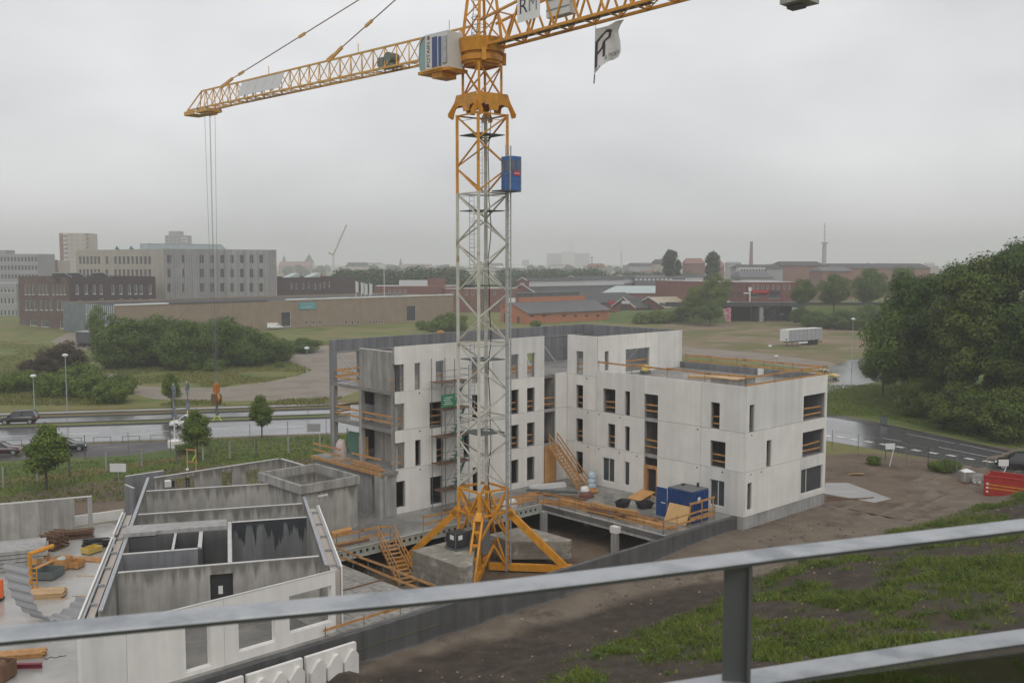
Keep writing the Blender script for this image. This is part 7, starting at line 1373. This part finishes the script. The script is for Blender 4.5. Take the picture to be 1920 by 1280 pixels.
for x, y0, y1, d, t in ((720, 552, 507, 330, 'tall thin white flagpole behind the tan hall'), (667, 552, 526, 330, 'first short flagpole on the left behind the tan hall'), (677, 552, 528, 330, 'second short flagpole behind the tan hall'), (684, 552, 530, 330, 'third short flagpole behind the tan hall'), (693, 552, 530, 330, 'fourth short flagpole nearest the red works')):
    a, b = D(x, y1, d), D(x, y1 + 10, d); r = thing('flagpole', t, 'flagpole', (a.x, a.y, 0), 'far flagpoles'); obj('pole', MB().tube((a.x, a.y, 0), a, .10, 6), M['white'], r)
    if y1 > 510: obj('banner', MB().box(a.x, a.x + .9, a.y, a.y + .05, a.z - 4, a.z - .4), M['far_white'], r)
# ------------------------------------------------------------------ foliage
RNG = np.random.default_rng(11)
def leaf_mesh(name, blobs, n, size, mt, flat=.35, shell=.62, quad=True):
    """n leaf-sized quads spread through a set of ellipsoid blobs (x,y,z,rx,ry,rz)"""
    B = np.array(blobs, float); wgt = (B[:, 3] * B[:, 4] * B[:, 5]) ** .67; idx = RNG.choice(len(B), n, p=wgt / wgt.sum()); b = B[idx]
    d = RNG.normal(size=(n, 3)); d /= np.linalg.norm(d, axis=1)[:, None]; rad = shell + (1.06 - shell) * RNG.random(n) ** .6; rad *= 1 + .12 * RNG.normal(size=n)
    c = b[:, :3] + d * b[:, 3:] * rad[:, None]
    nrm = d * 1.0 + RNG.normal(size=(n, 3)) * .38; nrm[:, 2] += flat; nrm /= np.linalg.norm(nrm, axis=1)[:, None]
    t = np.cross(nrm, RNG.normal(size=(n, 3))); t /= np.linalg.norm(t, axis=1)[:, None]; u = np.cross(nrm, t); s = size * (.55 + .9 * RNG.random(n))[:, None]
    v = np.stack([c - t * s * .55, c + u * s * .32 + nrm * s * .08, c + t * s * .55, c - u * s * .32 + nrm * s * .08], 1).reshape(-1, 3)
    me = bpy.data.meshes.new(name); me.vertices.add(4 * n); me.vertices.foreach_set('co', v.astype(np.float32).ravel()); me.loops.add(4 * n); me.loops.foreach_set('vertex_index', np.arange(4 * n, dtype=np.int32))
    me.polygons.add(n); me.polygons.foreach_set('loop_start', np.arange(0, 4 * n, 4, dtype=np.int32)); me.polygons.foreach_set('loop_total', np.full(n, 4, np.int32)); me.update(calc_edges=True); me.validate(); me.materials.append(mt); return me
def clumps(cx, cy, cz, rx, ry, rz, n, r, seed, inner=.35):
    rg = random.Random(seed); out = []
    for _ in range(n):
        while True:
            d = Vector((rg.uniform(-1, 1), rg.uniform(-1, 1), rg.uniform(-1, 1)))
            if inner < d.length < 1: break
        k = rg.uniform(.7, 1.35); out.append((cx + d.x * rx, cy + d.y * ry, cz + d.z * rz, r * k, r * k, r * k * .8))
    return out
def trunk_mb(h, r, crown_z, crown_r, limbs, seed):
    rg = random.Random(seed); m = MB(); m.tube((0, 0, -.1), (rg.uniform(-.1, .1), 0, h * .55), r, 9, r * .7); m.tube((0, 0, h * .5), (rg.uniform(-.3, .3), rg.uniform(-.3, .3), h * .92), r * .7, 7, r * .15)
    for k in range(limbs):
        a = 6.28 * k / limbs + rg.uniform(-.4, .4); z0 = h * rg.uniform(.3, .62); l = crown_r * rg.uniform(.6, .92); m.tube((0, 0, z0), (l * math.cos(a), l * math.sin(a), z0 + l * rg.uniform(.5, 1.0)), r * .38, 6, r * .08)
    return m
KIND = {}
def kind(key, h, r, blobs, n, size, mt, limbs=7, tr=.25, shell=.62):
    cm_ = leaf_mesh('crown_' + key, blobs, n, size, LEAF[mt], shell=shell); tm_ = trunk_mb(h, tr, h * .6, r, limbs, len(KIND)); me = bpy.data.meshes.new('trunk_' + key); me.from_pydata(tm_.v, [], tm_.f); me.materials.append(M['bark']); KIND[key] = (cm_, me)
kind('broad_a', 20, 8, clumps(0, 0, 11.5, 6.9, 6.9, 8.6, 74, 1.55, 1, .5), 52000, .33, 'deep', 9, .42, .5)
kind('broad_b', 18, 8, clumps(0, 0, 10, 7.0, 6.7, 8.0, 68, 1.6, 2, .5) + clumps(2, 1, 15, 3.5, 3.5, 3, 10, 1.3, 3), 50000, .33, 'deep', 9, .4, .5)
kind('round', 11, 5, clumps(0, 0, 6.6, 3.9, 3.9, 3.9, 34, 1.5, 4), 15000, .32, 'mid', 7, .24)
kind('street', 5.2, 1.7, clumps(0, 0, 3.0, 1.0, 1.0, 1.5, 40, .55, 5, .15) + clumps(.1, 0, 4.5, .4, .4, .55, 8, .36, 6, .1), 11000, .17, 'bright', 5, .09, .4)
kind('bush', 7, 6, clumps(0, 0, 3.6, 5, 4.2, 3.2, 44, 1.5, 7), 20000, .32, 'mid', 6, .2)
kind('bush_b', 8, 6, clumps(0, 0, 4.2, 4.6, 4.4, 3.8, 42, 1.6, 8), 20000, .32, 'mid', 6, .2)
kind('scrub', 3, 2.6, clumps(0, 0, 1.2, 2.2, 1.9, 1.2, 22, .7, 9, .1), 7000, .22, 'bright', 4, .07)
kind('copper', 5, 3.4, clumps(0, 0, 2.6, 2.8, 2.6, 2.4, 26, .95, 10), 10000, .24, 'copper', 6, .12)
kind('poplar', 20, 2.5, clumps(0, 0, 9.5, 1.6, 1.6, 8.8, 40, 1.05, 11, .05), 15000, .42, 'grey', 3, .3)
kind('far_tree', 10, 4.5, clumps(0, 0, 6, 3.6, 3.6, 3.9, 22, 1.5, 12), 5000, .5, 'far', 4, .25)
kind('light_tree', 12, 4.5, clumps(0, 0, 7, 3.4, 3.4, 4.8, 30, 1.35, 13), 11000, .32, 'bright', 6, .2)
def tree(key, label, x, y, h=None, sx=1.0, sz=None, name='tree', cat='tree', group=None, z=0.0, rz=None, d=None):
    p = P(x, y) if d is None else D(x, 600, d); cm_, tm_ = KIND[key]; r = thing(name, label, cat, (p.x, p.y, z), group); r.rotation_euler = (0, 0, random.uniform(0, 6.28) if rz is None else rz); r.scale = (sx, sx, sz or sx)
    link('crown', cm_, r); link('trunk', tm_, r); return r
# the dark trees at the right
GB = 'dark trees right of the side street'
for key, x, y, sx, sz, t in (('broad_a', 1752, 768, .95, .98, 'dark broadleaf tree forming the middle of the right-hand grove'), ('broad_b', 1850, 792, 1.05, 1.1, 'big dark tree with the highest crown in the right-hand grove'), ('broad_a', 1945, 800, 1.1, 1.14, 'dark tree at the right picture edge of the grove'), ('broad_b', 1900, 742, 1.2, 1.22, 'dark tree standing behind the highest crown of the grove'), ('broad_a', 2060, 790, 1.1, 1.1, 'dark tree mostly outside the right picture edge'),
                             ('broad_b', 1798, 735, 1.05, 1.05, 'rear dark tree between the middle and the highest crown'), ('round', 1693, 765, 1.12, 1.35, 'front left dark tree of the grove beside the lawn'), ('round', 1655, 742, .68, .72, 'small leafy tree at the left tip of the grove by the wet junction'), ('round', 1716, 742, 1.3, 1.55, 'left rear tree of the grove above the junction'), ('bush', 1800, 806, .8, .75, 'dark bush at the foot of the grove, nearest its middle'), ('bush', 1885, 822, .9, .8, 'dark bush at the foot of the grove, below the highest crown'), ('bush_b', 1725, 782, .62, .62, 'dark bush at the foot of the left grove trees')):
    o = tree(key, t, x, y, sx=sx, sz=sz, group=GB)
    lm_ = {'front': 'mid', 'small': 'mid', 'big ': 'deep2', 'bush': 'deep2', 'left': 'deep'}; lk = next((v_ for k_, v_ in lm_.items() if k_ in t), 'deep'); c = [q for q in o.children if q.name.startswith('crown')][0]; me = c.data.copy(); me.materials[0] = LEAF[lk]; c.data = me
# left thicket and scrub
GT = 'thicket in front of the tan hall'
for key, x, y, sx, sz, t in (('bush', 245, 688, 1.25, 1.25, 'leftmost big rounded bush of the thicket before the tan hall'), ('bush_b', 300, 684, 1.1, 1.15, 'second rounded bush of the thicket from the left'), ('bush', 358, 690, 1.2, 1.2, 'middle rounded bush of the thicket before the tan hall'), ('bush_b', 415, 687, 1.2, 1.12, 'fourth rounded bush of the thicket, right of its middle'), ('bush', 468, 684, 1.05, .98, 'rightmost big bush of the thicket near the white van'), ('bush_b', 520, 678, .8, .55, 'low trailing bush at the right end of the thicket'), ('bush', 570, 660, .8, .42, 'low hedge-like bush between the thicket and the white block')): tree(key, t, x, y, sx=sx, sz=sz, name='bush', cat='bush', group=GT)
tree('light_tree', 'yellow-green young tree before the glazed hall corner', 192, 660, sx=.8, sz=.86); tree('copper', 'dark reddish shrub left of the tall street lamp', 118, 706, sx=1.35, sz=1.3, name='shrub', cat='shrub'); tree('copper', 'dark twiggy shrub at the left of the field', 78, 716, sx=1.1, sz=.9, name='shrub', cat='shrub')
GS = 'green scrub beside the dirt loop'
for i, (x, y, s, t) in enumerate(((150, 722, 1.5, 'scrub patch just right of the tall street lamp'), (110, 742, 1.4, 'scrub patch between the two left street lamps'), (175, 745, 1.5, 'scrub patch below the tall street lamp'), (60, 730, 1.3, 'scrub patch behind the short street lamp'), (210, 755, 1.35, 'upright scrub nearest the road left of the dirt loop'), (225, 738, 1.2, 'scrub at the left end of the dirt loop'), (20, 735, 1.3, 'scrub at the left picture edge'), (402, 695, .9, 'small upright shrub on the grass island'), (360, 694, .7, 'small pointed shrub left on the grass island'), (525, 688, .45, 'tiny round shrub at the tip of the grass island'), (820, 622, 1.5, 'shrub before the right end of the tan hall'), (850, 620, 2.2, 'large shrub seen left of the crane mast'), (795, 618, 1.1, 'shrub by the hall entrance with tall window'), (1005, 612, .8, 'weedy shrub before the orange brick building'), (1205, 607, 1.5, 'low shrub at the left foot of the embankment'), (1235, 606, 1.8, 'round shrub at the foot of the embankment'), (1265, 605, 1.6, 'shrub on the embankment foot nearer the underpass'), (1780, 884, .5, 'weed clump beside the block pallet'), (1760, 884, .45, 'weed clump on the verge before the street'), (1640, 870, .35, 'weed tuft below the leaning notice board'), (345, 850, .45, 'weed clump at the flagpole foot'))): tree('scrub', t, x, y, sx=s, name='shrub', cat='shrub', group=GS)
GR = 'young street trees along the road'
for x, y, s, sz, t in ((88, 918, 1.42, 1.15, 'leafy street tree nearest the left picture edge'), (370, 862, 1.12, 1.02, 'leafy street tree hiding the white hatchback'), (491, 822, .98, 1.0, 'slim street tree standing alone by the road'), (322, 765, 1.0, .98, 'small street tree behind the thick flagpole')): tree('street', t, x, y, sx=s, sz=sz, name='street_tree', group=GR)
# trees around the embankment and the far ones
GE = 'trees on the embankment'
for key, x, d, s, sz, z, t in (('light_tree', 1322, 318, 1.2, 1.0, 2, 'light green tree left of the underpass'), ('light_tree', 1345, 322, 1.1, 1.05, 4, 'tall light tree in front of the office wing'), ('light_tree', 1300, 322, 1.0, .8, 2, 'leftmost light tree on the embankment'), ('round', 1332, 312, .9, .75, 0, 'dense shrubby tree at the left underpass wall'), ('round', 1290, 318, .9, .6, 1, 'low round tree on the left embankment'), ('round', 1505, 318, .85, .95, 4.5, 'round tree just right of the underpass'), ('round', 1563, 312, 1.15, 1.15, 4, 'full round tree second from the underpass'), ('round', 1630, 318, 1.25, 1.3, 4, 'largest round tree on the right embankment'), ('round', 1690, 325, 1.2, 1.25, 5, 'round tree partly behind the dark grove'), ('bush', 1535, 300, .9, .7, 0, 'bush below the round trees, nearest the underpass'), ('bush', 1585, 296, 1.0, .8, 0, 'bush at the embankment foot behind the trailer'), ('bush_b', 1635, 294, 1.0, .9, 0, 'bush at the embankment foot beside the grove'), ('bush', 1500, 312, .6, .7, 1, 'small bush beside the pale blue graffiti'), ('bush', 1690, 290, 1.1, .9, 0, 'bush behind the lamp near the grove'), ('round', 1378, 430, 1.5, 1.15, 0, 'round dark tree behind the brick office')): tree(key, t, x, 0, sx=s, sz=sz, z=z, group=GE, d=d, name='bush' if 'bush' in key else 'tree', cat='bush' if 'bush' in key else 'tree')
GP = 'tall poplars on the skyline'
for x, d, s, sz, t in ((1253, 480, 1.8, 1.47, 'tallest poplar left of the faded red gables'), (1270, 490, .85, 1.2, 'narrow poplar right beside the tallest one'), (1335, 480, 1.65, 1.42, 'ragged poplar in front of the faded red gables'), (1327, 485, .8, 1.15, 'thin poplar stem left of the ragged poplar')): tree('poplar', t, x, 0, sx=s, sz=sz, d=d, name='poplar_tree', group=GP)
# far woods that read as one mass
def woods(name, label, spans, mt, size, n, seed):
    rg = random.Random(seed); bl = []
    for x0, x1, ytop, d0, d1, cnt in spans:
        for _ in range(cnt):
            x = rg.uniform(x0, x1); d = rg.uniform(d0, d1); p = D(x, ytop + rg.uniform(0, 9), d); h = max(p.z, 3.5); rr = h * rg.uniform(.28, .42); bl += [(p.x, p.y, h - rr * .7, rr, rr, rr * .75), (p.x + rr * .5, p.y, h * .5, rr * 1.1, rr, h * .45)]
    o = link(name, leaf_mesh(name, bl, n, size, LEAF[mt], shell=.7)); return tag(o, label, 'woods', kind='stuff')
woods('far_woods', 'hazy belt of trees in front of the town', [(635, 870, 502, 470, 560, 60), (930, 1130, 503, 560, 700, 46), (1130, 1300, 508, 560, 640, 30), (640, 670, 505, 430, 470, 5)], 'far', 1.3, 60000, 3)
woods('distant_woods', 'faint tree line on the horizon', [(-200, 640, 497, 1300, 2200, 60), (560, 1000, 497, 1300, 2200, 60), (1000, 1400, 497, 1300, 2400, 60), (1400, 2200, 497, 800, 1800, 90)], 'far', 4.0, 60000, 4)
# far roofs of the town
rg = random.Random(21)
for k in range(40):
    x = rg.uniform(-40, 1900); d = rg.uniform(1300, 2600); p = D(x, rg.uniform(493, 501), d); w_ = rg.uniform(16, 48); hh = max(p.z, 5); r = thing('town_house', '', 'building', (p.x, p.y, 0), 'distant town houses'); r['label'] = 'faint small town house on the hazy horizon'
    obj('wall', MB().box(p.x, p.x + w_, p.y, p.y + 11, 0, hh - 2), M[rg.choice(['far_white', 'far_beige', 'brick_far', 'far_grey'])], r); obj('roof', MB().add([(p.x - .5, p.y - .5, hh - 2), (p.x + w_ + .5, p.y - .5, hh - 2), (p.x + w_ - 1, p.y + 5.5, hh + 1), (p.x + 1, p.y + 5.5, hh + 1), (p.x - .5, p.y + 11.5, hh - 2), (p.x + w_ + .5, p.y + 11.5, hh - 2)], [(0, 1, 2, 3), (5, 4, 3, 2), (0, 3, 4), (1, 5, 2)]), M[rg.choice(['roof_dark', 'roof_grey', 'brick_far'])], r)

# ------------------------------------------------------------------ weeds on the mound and grass in the fields
def blades(name, label, pos, hgt, wid, mt, cat, up=.55):
    n = len(pos); p = np.array(pos); a = RNG.random(n) * 6.283; lean = RNG.normal(size=(n, 2)) * up; h = hgt * (.45 + .9 * RNG.random(n)); w_ = wid * (.6 + .8 * RNG.random(n))
    dx = np.stack([np.cos(a), np.sin(a), np.zeros(n)], 1) * w_[:, None] / 2; top = np.stack([lean[:, 0] * h, lean[:, 1] * h, h], 1)
    v = np.stack([p - dx * .6, p + dx * .6, p + top * .55 + dx, p + top, p + top * .55 - dx], 1).reshape(-1, 3)
    me = bpy.data.meshes.new(name); me.vertices.add(5 * n); me.vertices.foreach_set('co', v.astype(np.float32).ravel()); me.loops.add(5 * n); me.loops.foreach_set('vertex_index', np.arange(5 * n, dtype=np.int32)); me.polygons.add(n); me.polygons.foreach_set('loop_start', np.arange(0, 5 * n, 5, dtype=np.int32)); me.polygons.foreach_set('loop_total', np.full(n, 5, np.int32)); me.update(calc_edges=True); me.materials.append(LEAF[mt]); o = link(name, me); return tag(o, label, cat, kind='stuff')
rg = random.Random(5); pos = []; pos2 = []; wb_ = []; tries = 0
while len(pos) < 170000 and tries < 90000:
    tries += 1; a, b = rg.uniform(-46, 46), rg.uniform(-36, -3.5); gy = grassy(a, b)
    if rg.random() > gy * gy: continue
    x, y, _ = AB(a, b)
    if y < 20 or x / y > .62 or x / y < -.3: continue
    dens = max(0.0, min(1.0, .5 + .9 * noise.noise((a * .9, b * .9, 4.4)))) * (.4 + .6 * gy); s = .08 + .16 * dens
    if rg.random() < .12 + .16 * dens:
        q = .09 + .26 * dens * rg.random() ** 1.5; wb_.append((x, y, T(x, y) + q * .7, q * 1.2, q * 1.2, q * .8)); continue
    for _ in range(int(2 + 13 * dens)):
        xx, yy = x + rg.gauss(0, s), y + rg.gauss(0, s); (pos if rg.random() < .9 else pos2).append((xx, yy, T(xx, yy) - .02))
blades('weeds', 'green weeds and grass covering the earth mound', pos, .30, .035, 'weed', 'weeds', .5); blades('broad_weeds', 'pale broad-leaved weeds among the grass of the mound', pos2, .16, .12, 'bright', 'weeds', 1.0)
blades('dead_stalks', 'pale dead stalks standing among the weeds', [p for i_, p in enumerate(pos) if i_ % 23 == 0], .5, .02, 'stalk', 'stalks', .3)
o = link('leafy_weeds', leaf_mesh('leafy_weeds', wb_, min(55 * len(wb_), 260000), .08, LEAF['mid'], shell=.2)); tag(o, 'leafy weed clumps standing in the grass of the mound', 'weeds', kind='stuff')
def inpoly(q, pl):
    c = False
    for (x0, y0), (x1, y1) in zip(pl, pl[1:] + pl[:1]):
        if (y0 > q.y) != (y1 > q.y) and q.x < (x1 - x0) * (q.y - y0) / (y1 - y0) + x0: c = not c
    return c
bare = [[(p.x, p.y) for p in pl] for pl in (LOOP1, LOOP2, FORE, SIDEP)]
gp = []; gf = []
for _ in range(52000):
    u, v = rg.uniform(-70, 60), rg.uniform(-30, -1.6)
    if v > -11.5 and u < 20: continue
    x, y, _ = RD(u, v)
    if AB.inv((x, y))[1] < 36 and AB.inv((x, y))[0] > -62: continue
    gp.append((x, y, 0.0))
for _ in range(70000):
    q = P(rg.uniform(-40, 640), rg.uniform(640, 760))
    if noise.noise((q.x * .08, q.y * .08, 2)) > -.12 and not any(inpoly(q, pl) for pl in bare): gf.append((q.x, q.y, 0))
for _ in range(45000):
    q = P(rg.uniform(1550, 1990), rg.uniform(722, 850)); y0 = 790 + (1920 - 1640) * 0
    px_ = 960 + FPX * q.x / (q.y * math.cos(PITCH) + CAM_H * math.sin(PITCH)); py_ = 490 + CAM_H * FPX / q.y
    if py_ < 782 + max(0, px_ - 1640) * .22: gp.append((q.x, q.y, 0))
blades('grass', 'rough grass on the roadside bank and lawn', gp, .26, .08, 'weed', 'grass'); blades('field_grass', 'dry rough grass on the field left of the white block', gf, .3, .10, 'dry', 'grass')
soil_clod = mat('soil_clod', (0.085, 0.065, 0.05), 0.9, var=0.3, scale=2.0, col2=(0.13, 0.10, 0.075), c2scale=0.9)
stn = MB(); rg = random.Random(9)
for _ in range(420):
    a, b = rg.uniform(-48, 40), rg.uniform(-26, -1.0); x, y, _ = AB(a, b); s = rg.uniform(.03, .11) * (1.6 if rg.random() < .06 else 1); z = T(x, y)
    stn.add([(x - s, y - s * .6, z - .01), (x + s, y - s * .8, z - .01), (x + s * .7, y + s, z - .01), (x - s * .8, y + s * .7, z - .01), (x + s * .1, y, z + s * .9)], [(0, 1, 4), (1, 2, 4), (2, 3, 4), (3, 0, 4)])
cl_ = MB(); rg = random.Random(19)
for _ in range(5000):
    a, b = rg.uniform(-48, 6), rg.uniform(-22, -1.6)
    if rg.random() < grassy(a, b) * .8: continue
    x, y, _ = AB(a, b)
    if y < 20: continue
    s = .025 + .10 * rg.random() ** 4; z = T(x, y); q = [rg.uniform(.6, 1.3) for _ in range(6)]
    cl_.add([(x - s * q[0], y - s * .6, z - .02), (x + s * q[1], y - s * .8, z - .02), (x + s * .7, y + s * q[2], z - .02), (x - s * .8, y + s * q[3], z - .02), (x + s * .3, y - s * .2, z + s * q[4] * .8), (x - s * .3, y + s * .2, z + s * q[5] * .7)], [(0, 1, 4), (1, 2, 4), (2, 5, 4), (2, 3, 5), (3, 0, 5), (0, 4, 5)])
o = obj('soil_clods', cl_, soil_clod); tag(o, 'small clods lying on the bare soil of the mound', 'clods', kind='stuff')
o = obj('stones', stn, M['sand']); tag(o, 'scattered pale stones on the bare soil', 'stones', kind='stuff')
# ------------------------------------------------------------------ balcony railing in front of the camera
rail = thing('balcony_railing', 'galvanised flat-topped balcony hand rail with post and lower rail in front', 'railing', (0.3, 1.5, 19.0))
def hand(name, ys, z, wd, th, mt='galv'):
    """ys: list of (photo x, photo y of the top face's middle) at height z"""
    m = MB(); c = [P(x, y, z) for x, y in ys]; rows = []
    for i, p in enumerate(c):
        d = (c[min(i + 1, len(c) - 1)] - c[max(i - 1, 0)]).normalized(); n = Vector((-d.y, d.x, 0)) * wd / 2; b = .0025
        rows.append([p - n + Vector((0, 0, -th)), p - n + Vector((0, 0, -b)), p - n * .96, p + n * .96, p + n + Vector((0, 0, -b)), p + n + Vector((0, 0, -th))])
    loft(m, [[tuple(q) for q in r] for r in rows]); return obj(name, m, M[mt], rail)
ZR1, ZR2, ZG = 20.0, 19.787, 19.752
top_pts = [(-420, 1225), (-200, 1205), (0, 1186), (240, 1164), (480, 1142), (720, 1120), (880, 1104.5), (1000, 1091), (1120, 1077), (1340, 1050), (1460, 1034.5), (1630, 1015), (1800, 995.5), (1920, 981), (2150, 955), (2400, 928)]
hand('top_rail', top_pts, ZR1, .058, .0022); hand('top_rail_dark_reflection', [(x, y + .6) for x, y in top_pts], ZR1 - .0023, .0572, .0078, 'rail_post')  # second strip is coloured dark to imitate the building reflected in the rail's side
lo_pts = [(1000, 1333), (1130, 1313), (1250, 1293.7), (1360, 1276), (1580, 1241), (1800, 1207), (1920, 1190.5), (2150, 1159), (2400, 1126)]
hand('lower_rail', lo_pts, ZR2, .058, .0022); hand('lower_rail_dark_reflection', [(x, y + .8) for x, y in lo_pts], ZR2 - .0023, .0572, .0078, 'rail_post')  # its dark strip likewise paints the reflection on the lower rail's side
pc = P(1385, 1046, ZR1); F = Fr((pc.x, pc.y), 100)
obj('post', MB().box(-.024, .016, -.006, .006, 18.6, ZR1 - .011, F), M['rail_post'], rail); obj('post_flange', MB().box(.016, .022, -.024, .024, 18.6, ZR1 - .011, F), M['rail_post'], rail)
gpn = [P(x, y, ZG) for x, y in ((1000, 1345), (1480, 1282), (1800, 1239), (1920, 1224), (2400, 1165))]; m = MB()
for p, q in zip(gpn, gpn[1:]): m.add([(p.x, p.y, 18.7), (q.x, q.y, 18.7), (q.x, q.y, ZG), (p.x, p.y, ZG), (p.x, p.y + .008, 18.7), (q.x, q.y + .008, 18.7), (q.x, q.y + .008, ZG), (p.x, p.y + .008, ZG)], [(0, 1, 2, 3), (7, 6, 5, 4), (3, 2, 6, 7)])
gl = bpy.data.materials.new('tinted_balcony_glass'); gl.use_nodes = True; t = gl.node_tree; t.nodes.clear(); oo = t.nodes.new('ShaderNodeOutputMaterial'); tr = t.nodes.new('ShaderNodeBsdfTransparent'); tr.inputs[0].default_value = (.50, .55, .50, 1); gs = t.nodes.new('ShaderNodeBsdfGlossy'); gs.inputs['Roughness'].default_value = .03; mxs = t.nodes.new('ShaderNodeMixShader'); mxs.inputs[0].default_value = .06; t.links.new(tr.outputs[0], mxs.inputs[1]); t.links.new(gs.outputs[0], mxs.inputs[2]); t.links.new(mxs.outputs[0], oo.inputs[0])
obj('glass_panel', m, gl, rail)

# ------------------------------------------------------------------ rain haze
hz = MB(); hz.box(-4200, 4200, -60, 4400, -3, 110); ho = obj('haze', hz, M['white']); ho.data.materials.clear()
vm_ = bpy.data.materials.new('rain_haze'); vm_.use_nodes = True; t = vm_.node_tree; t.nodes.clear(); o_ = t.nodes.new('ShaderNodeOutputMaterial'); v = t.nodes.new('ShaderNodeVolumePrincipled'); v.inputs['Color'].default_value = (.93, .94, .96, 1); v.inputs['Density'].default_value = .00052; v.inputs['Anisotropy'].default_value = 0.2; t.links.new(v.outputs[0], o_.inputs['Volume'])
ho.data.materials.append(vm_); tag(ho, 'thin grey rain haze over the whole view', 'haze', kind='stuff')
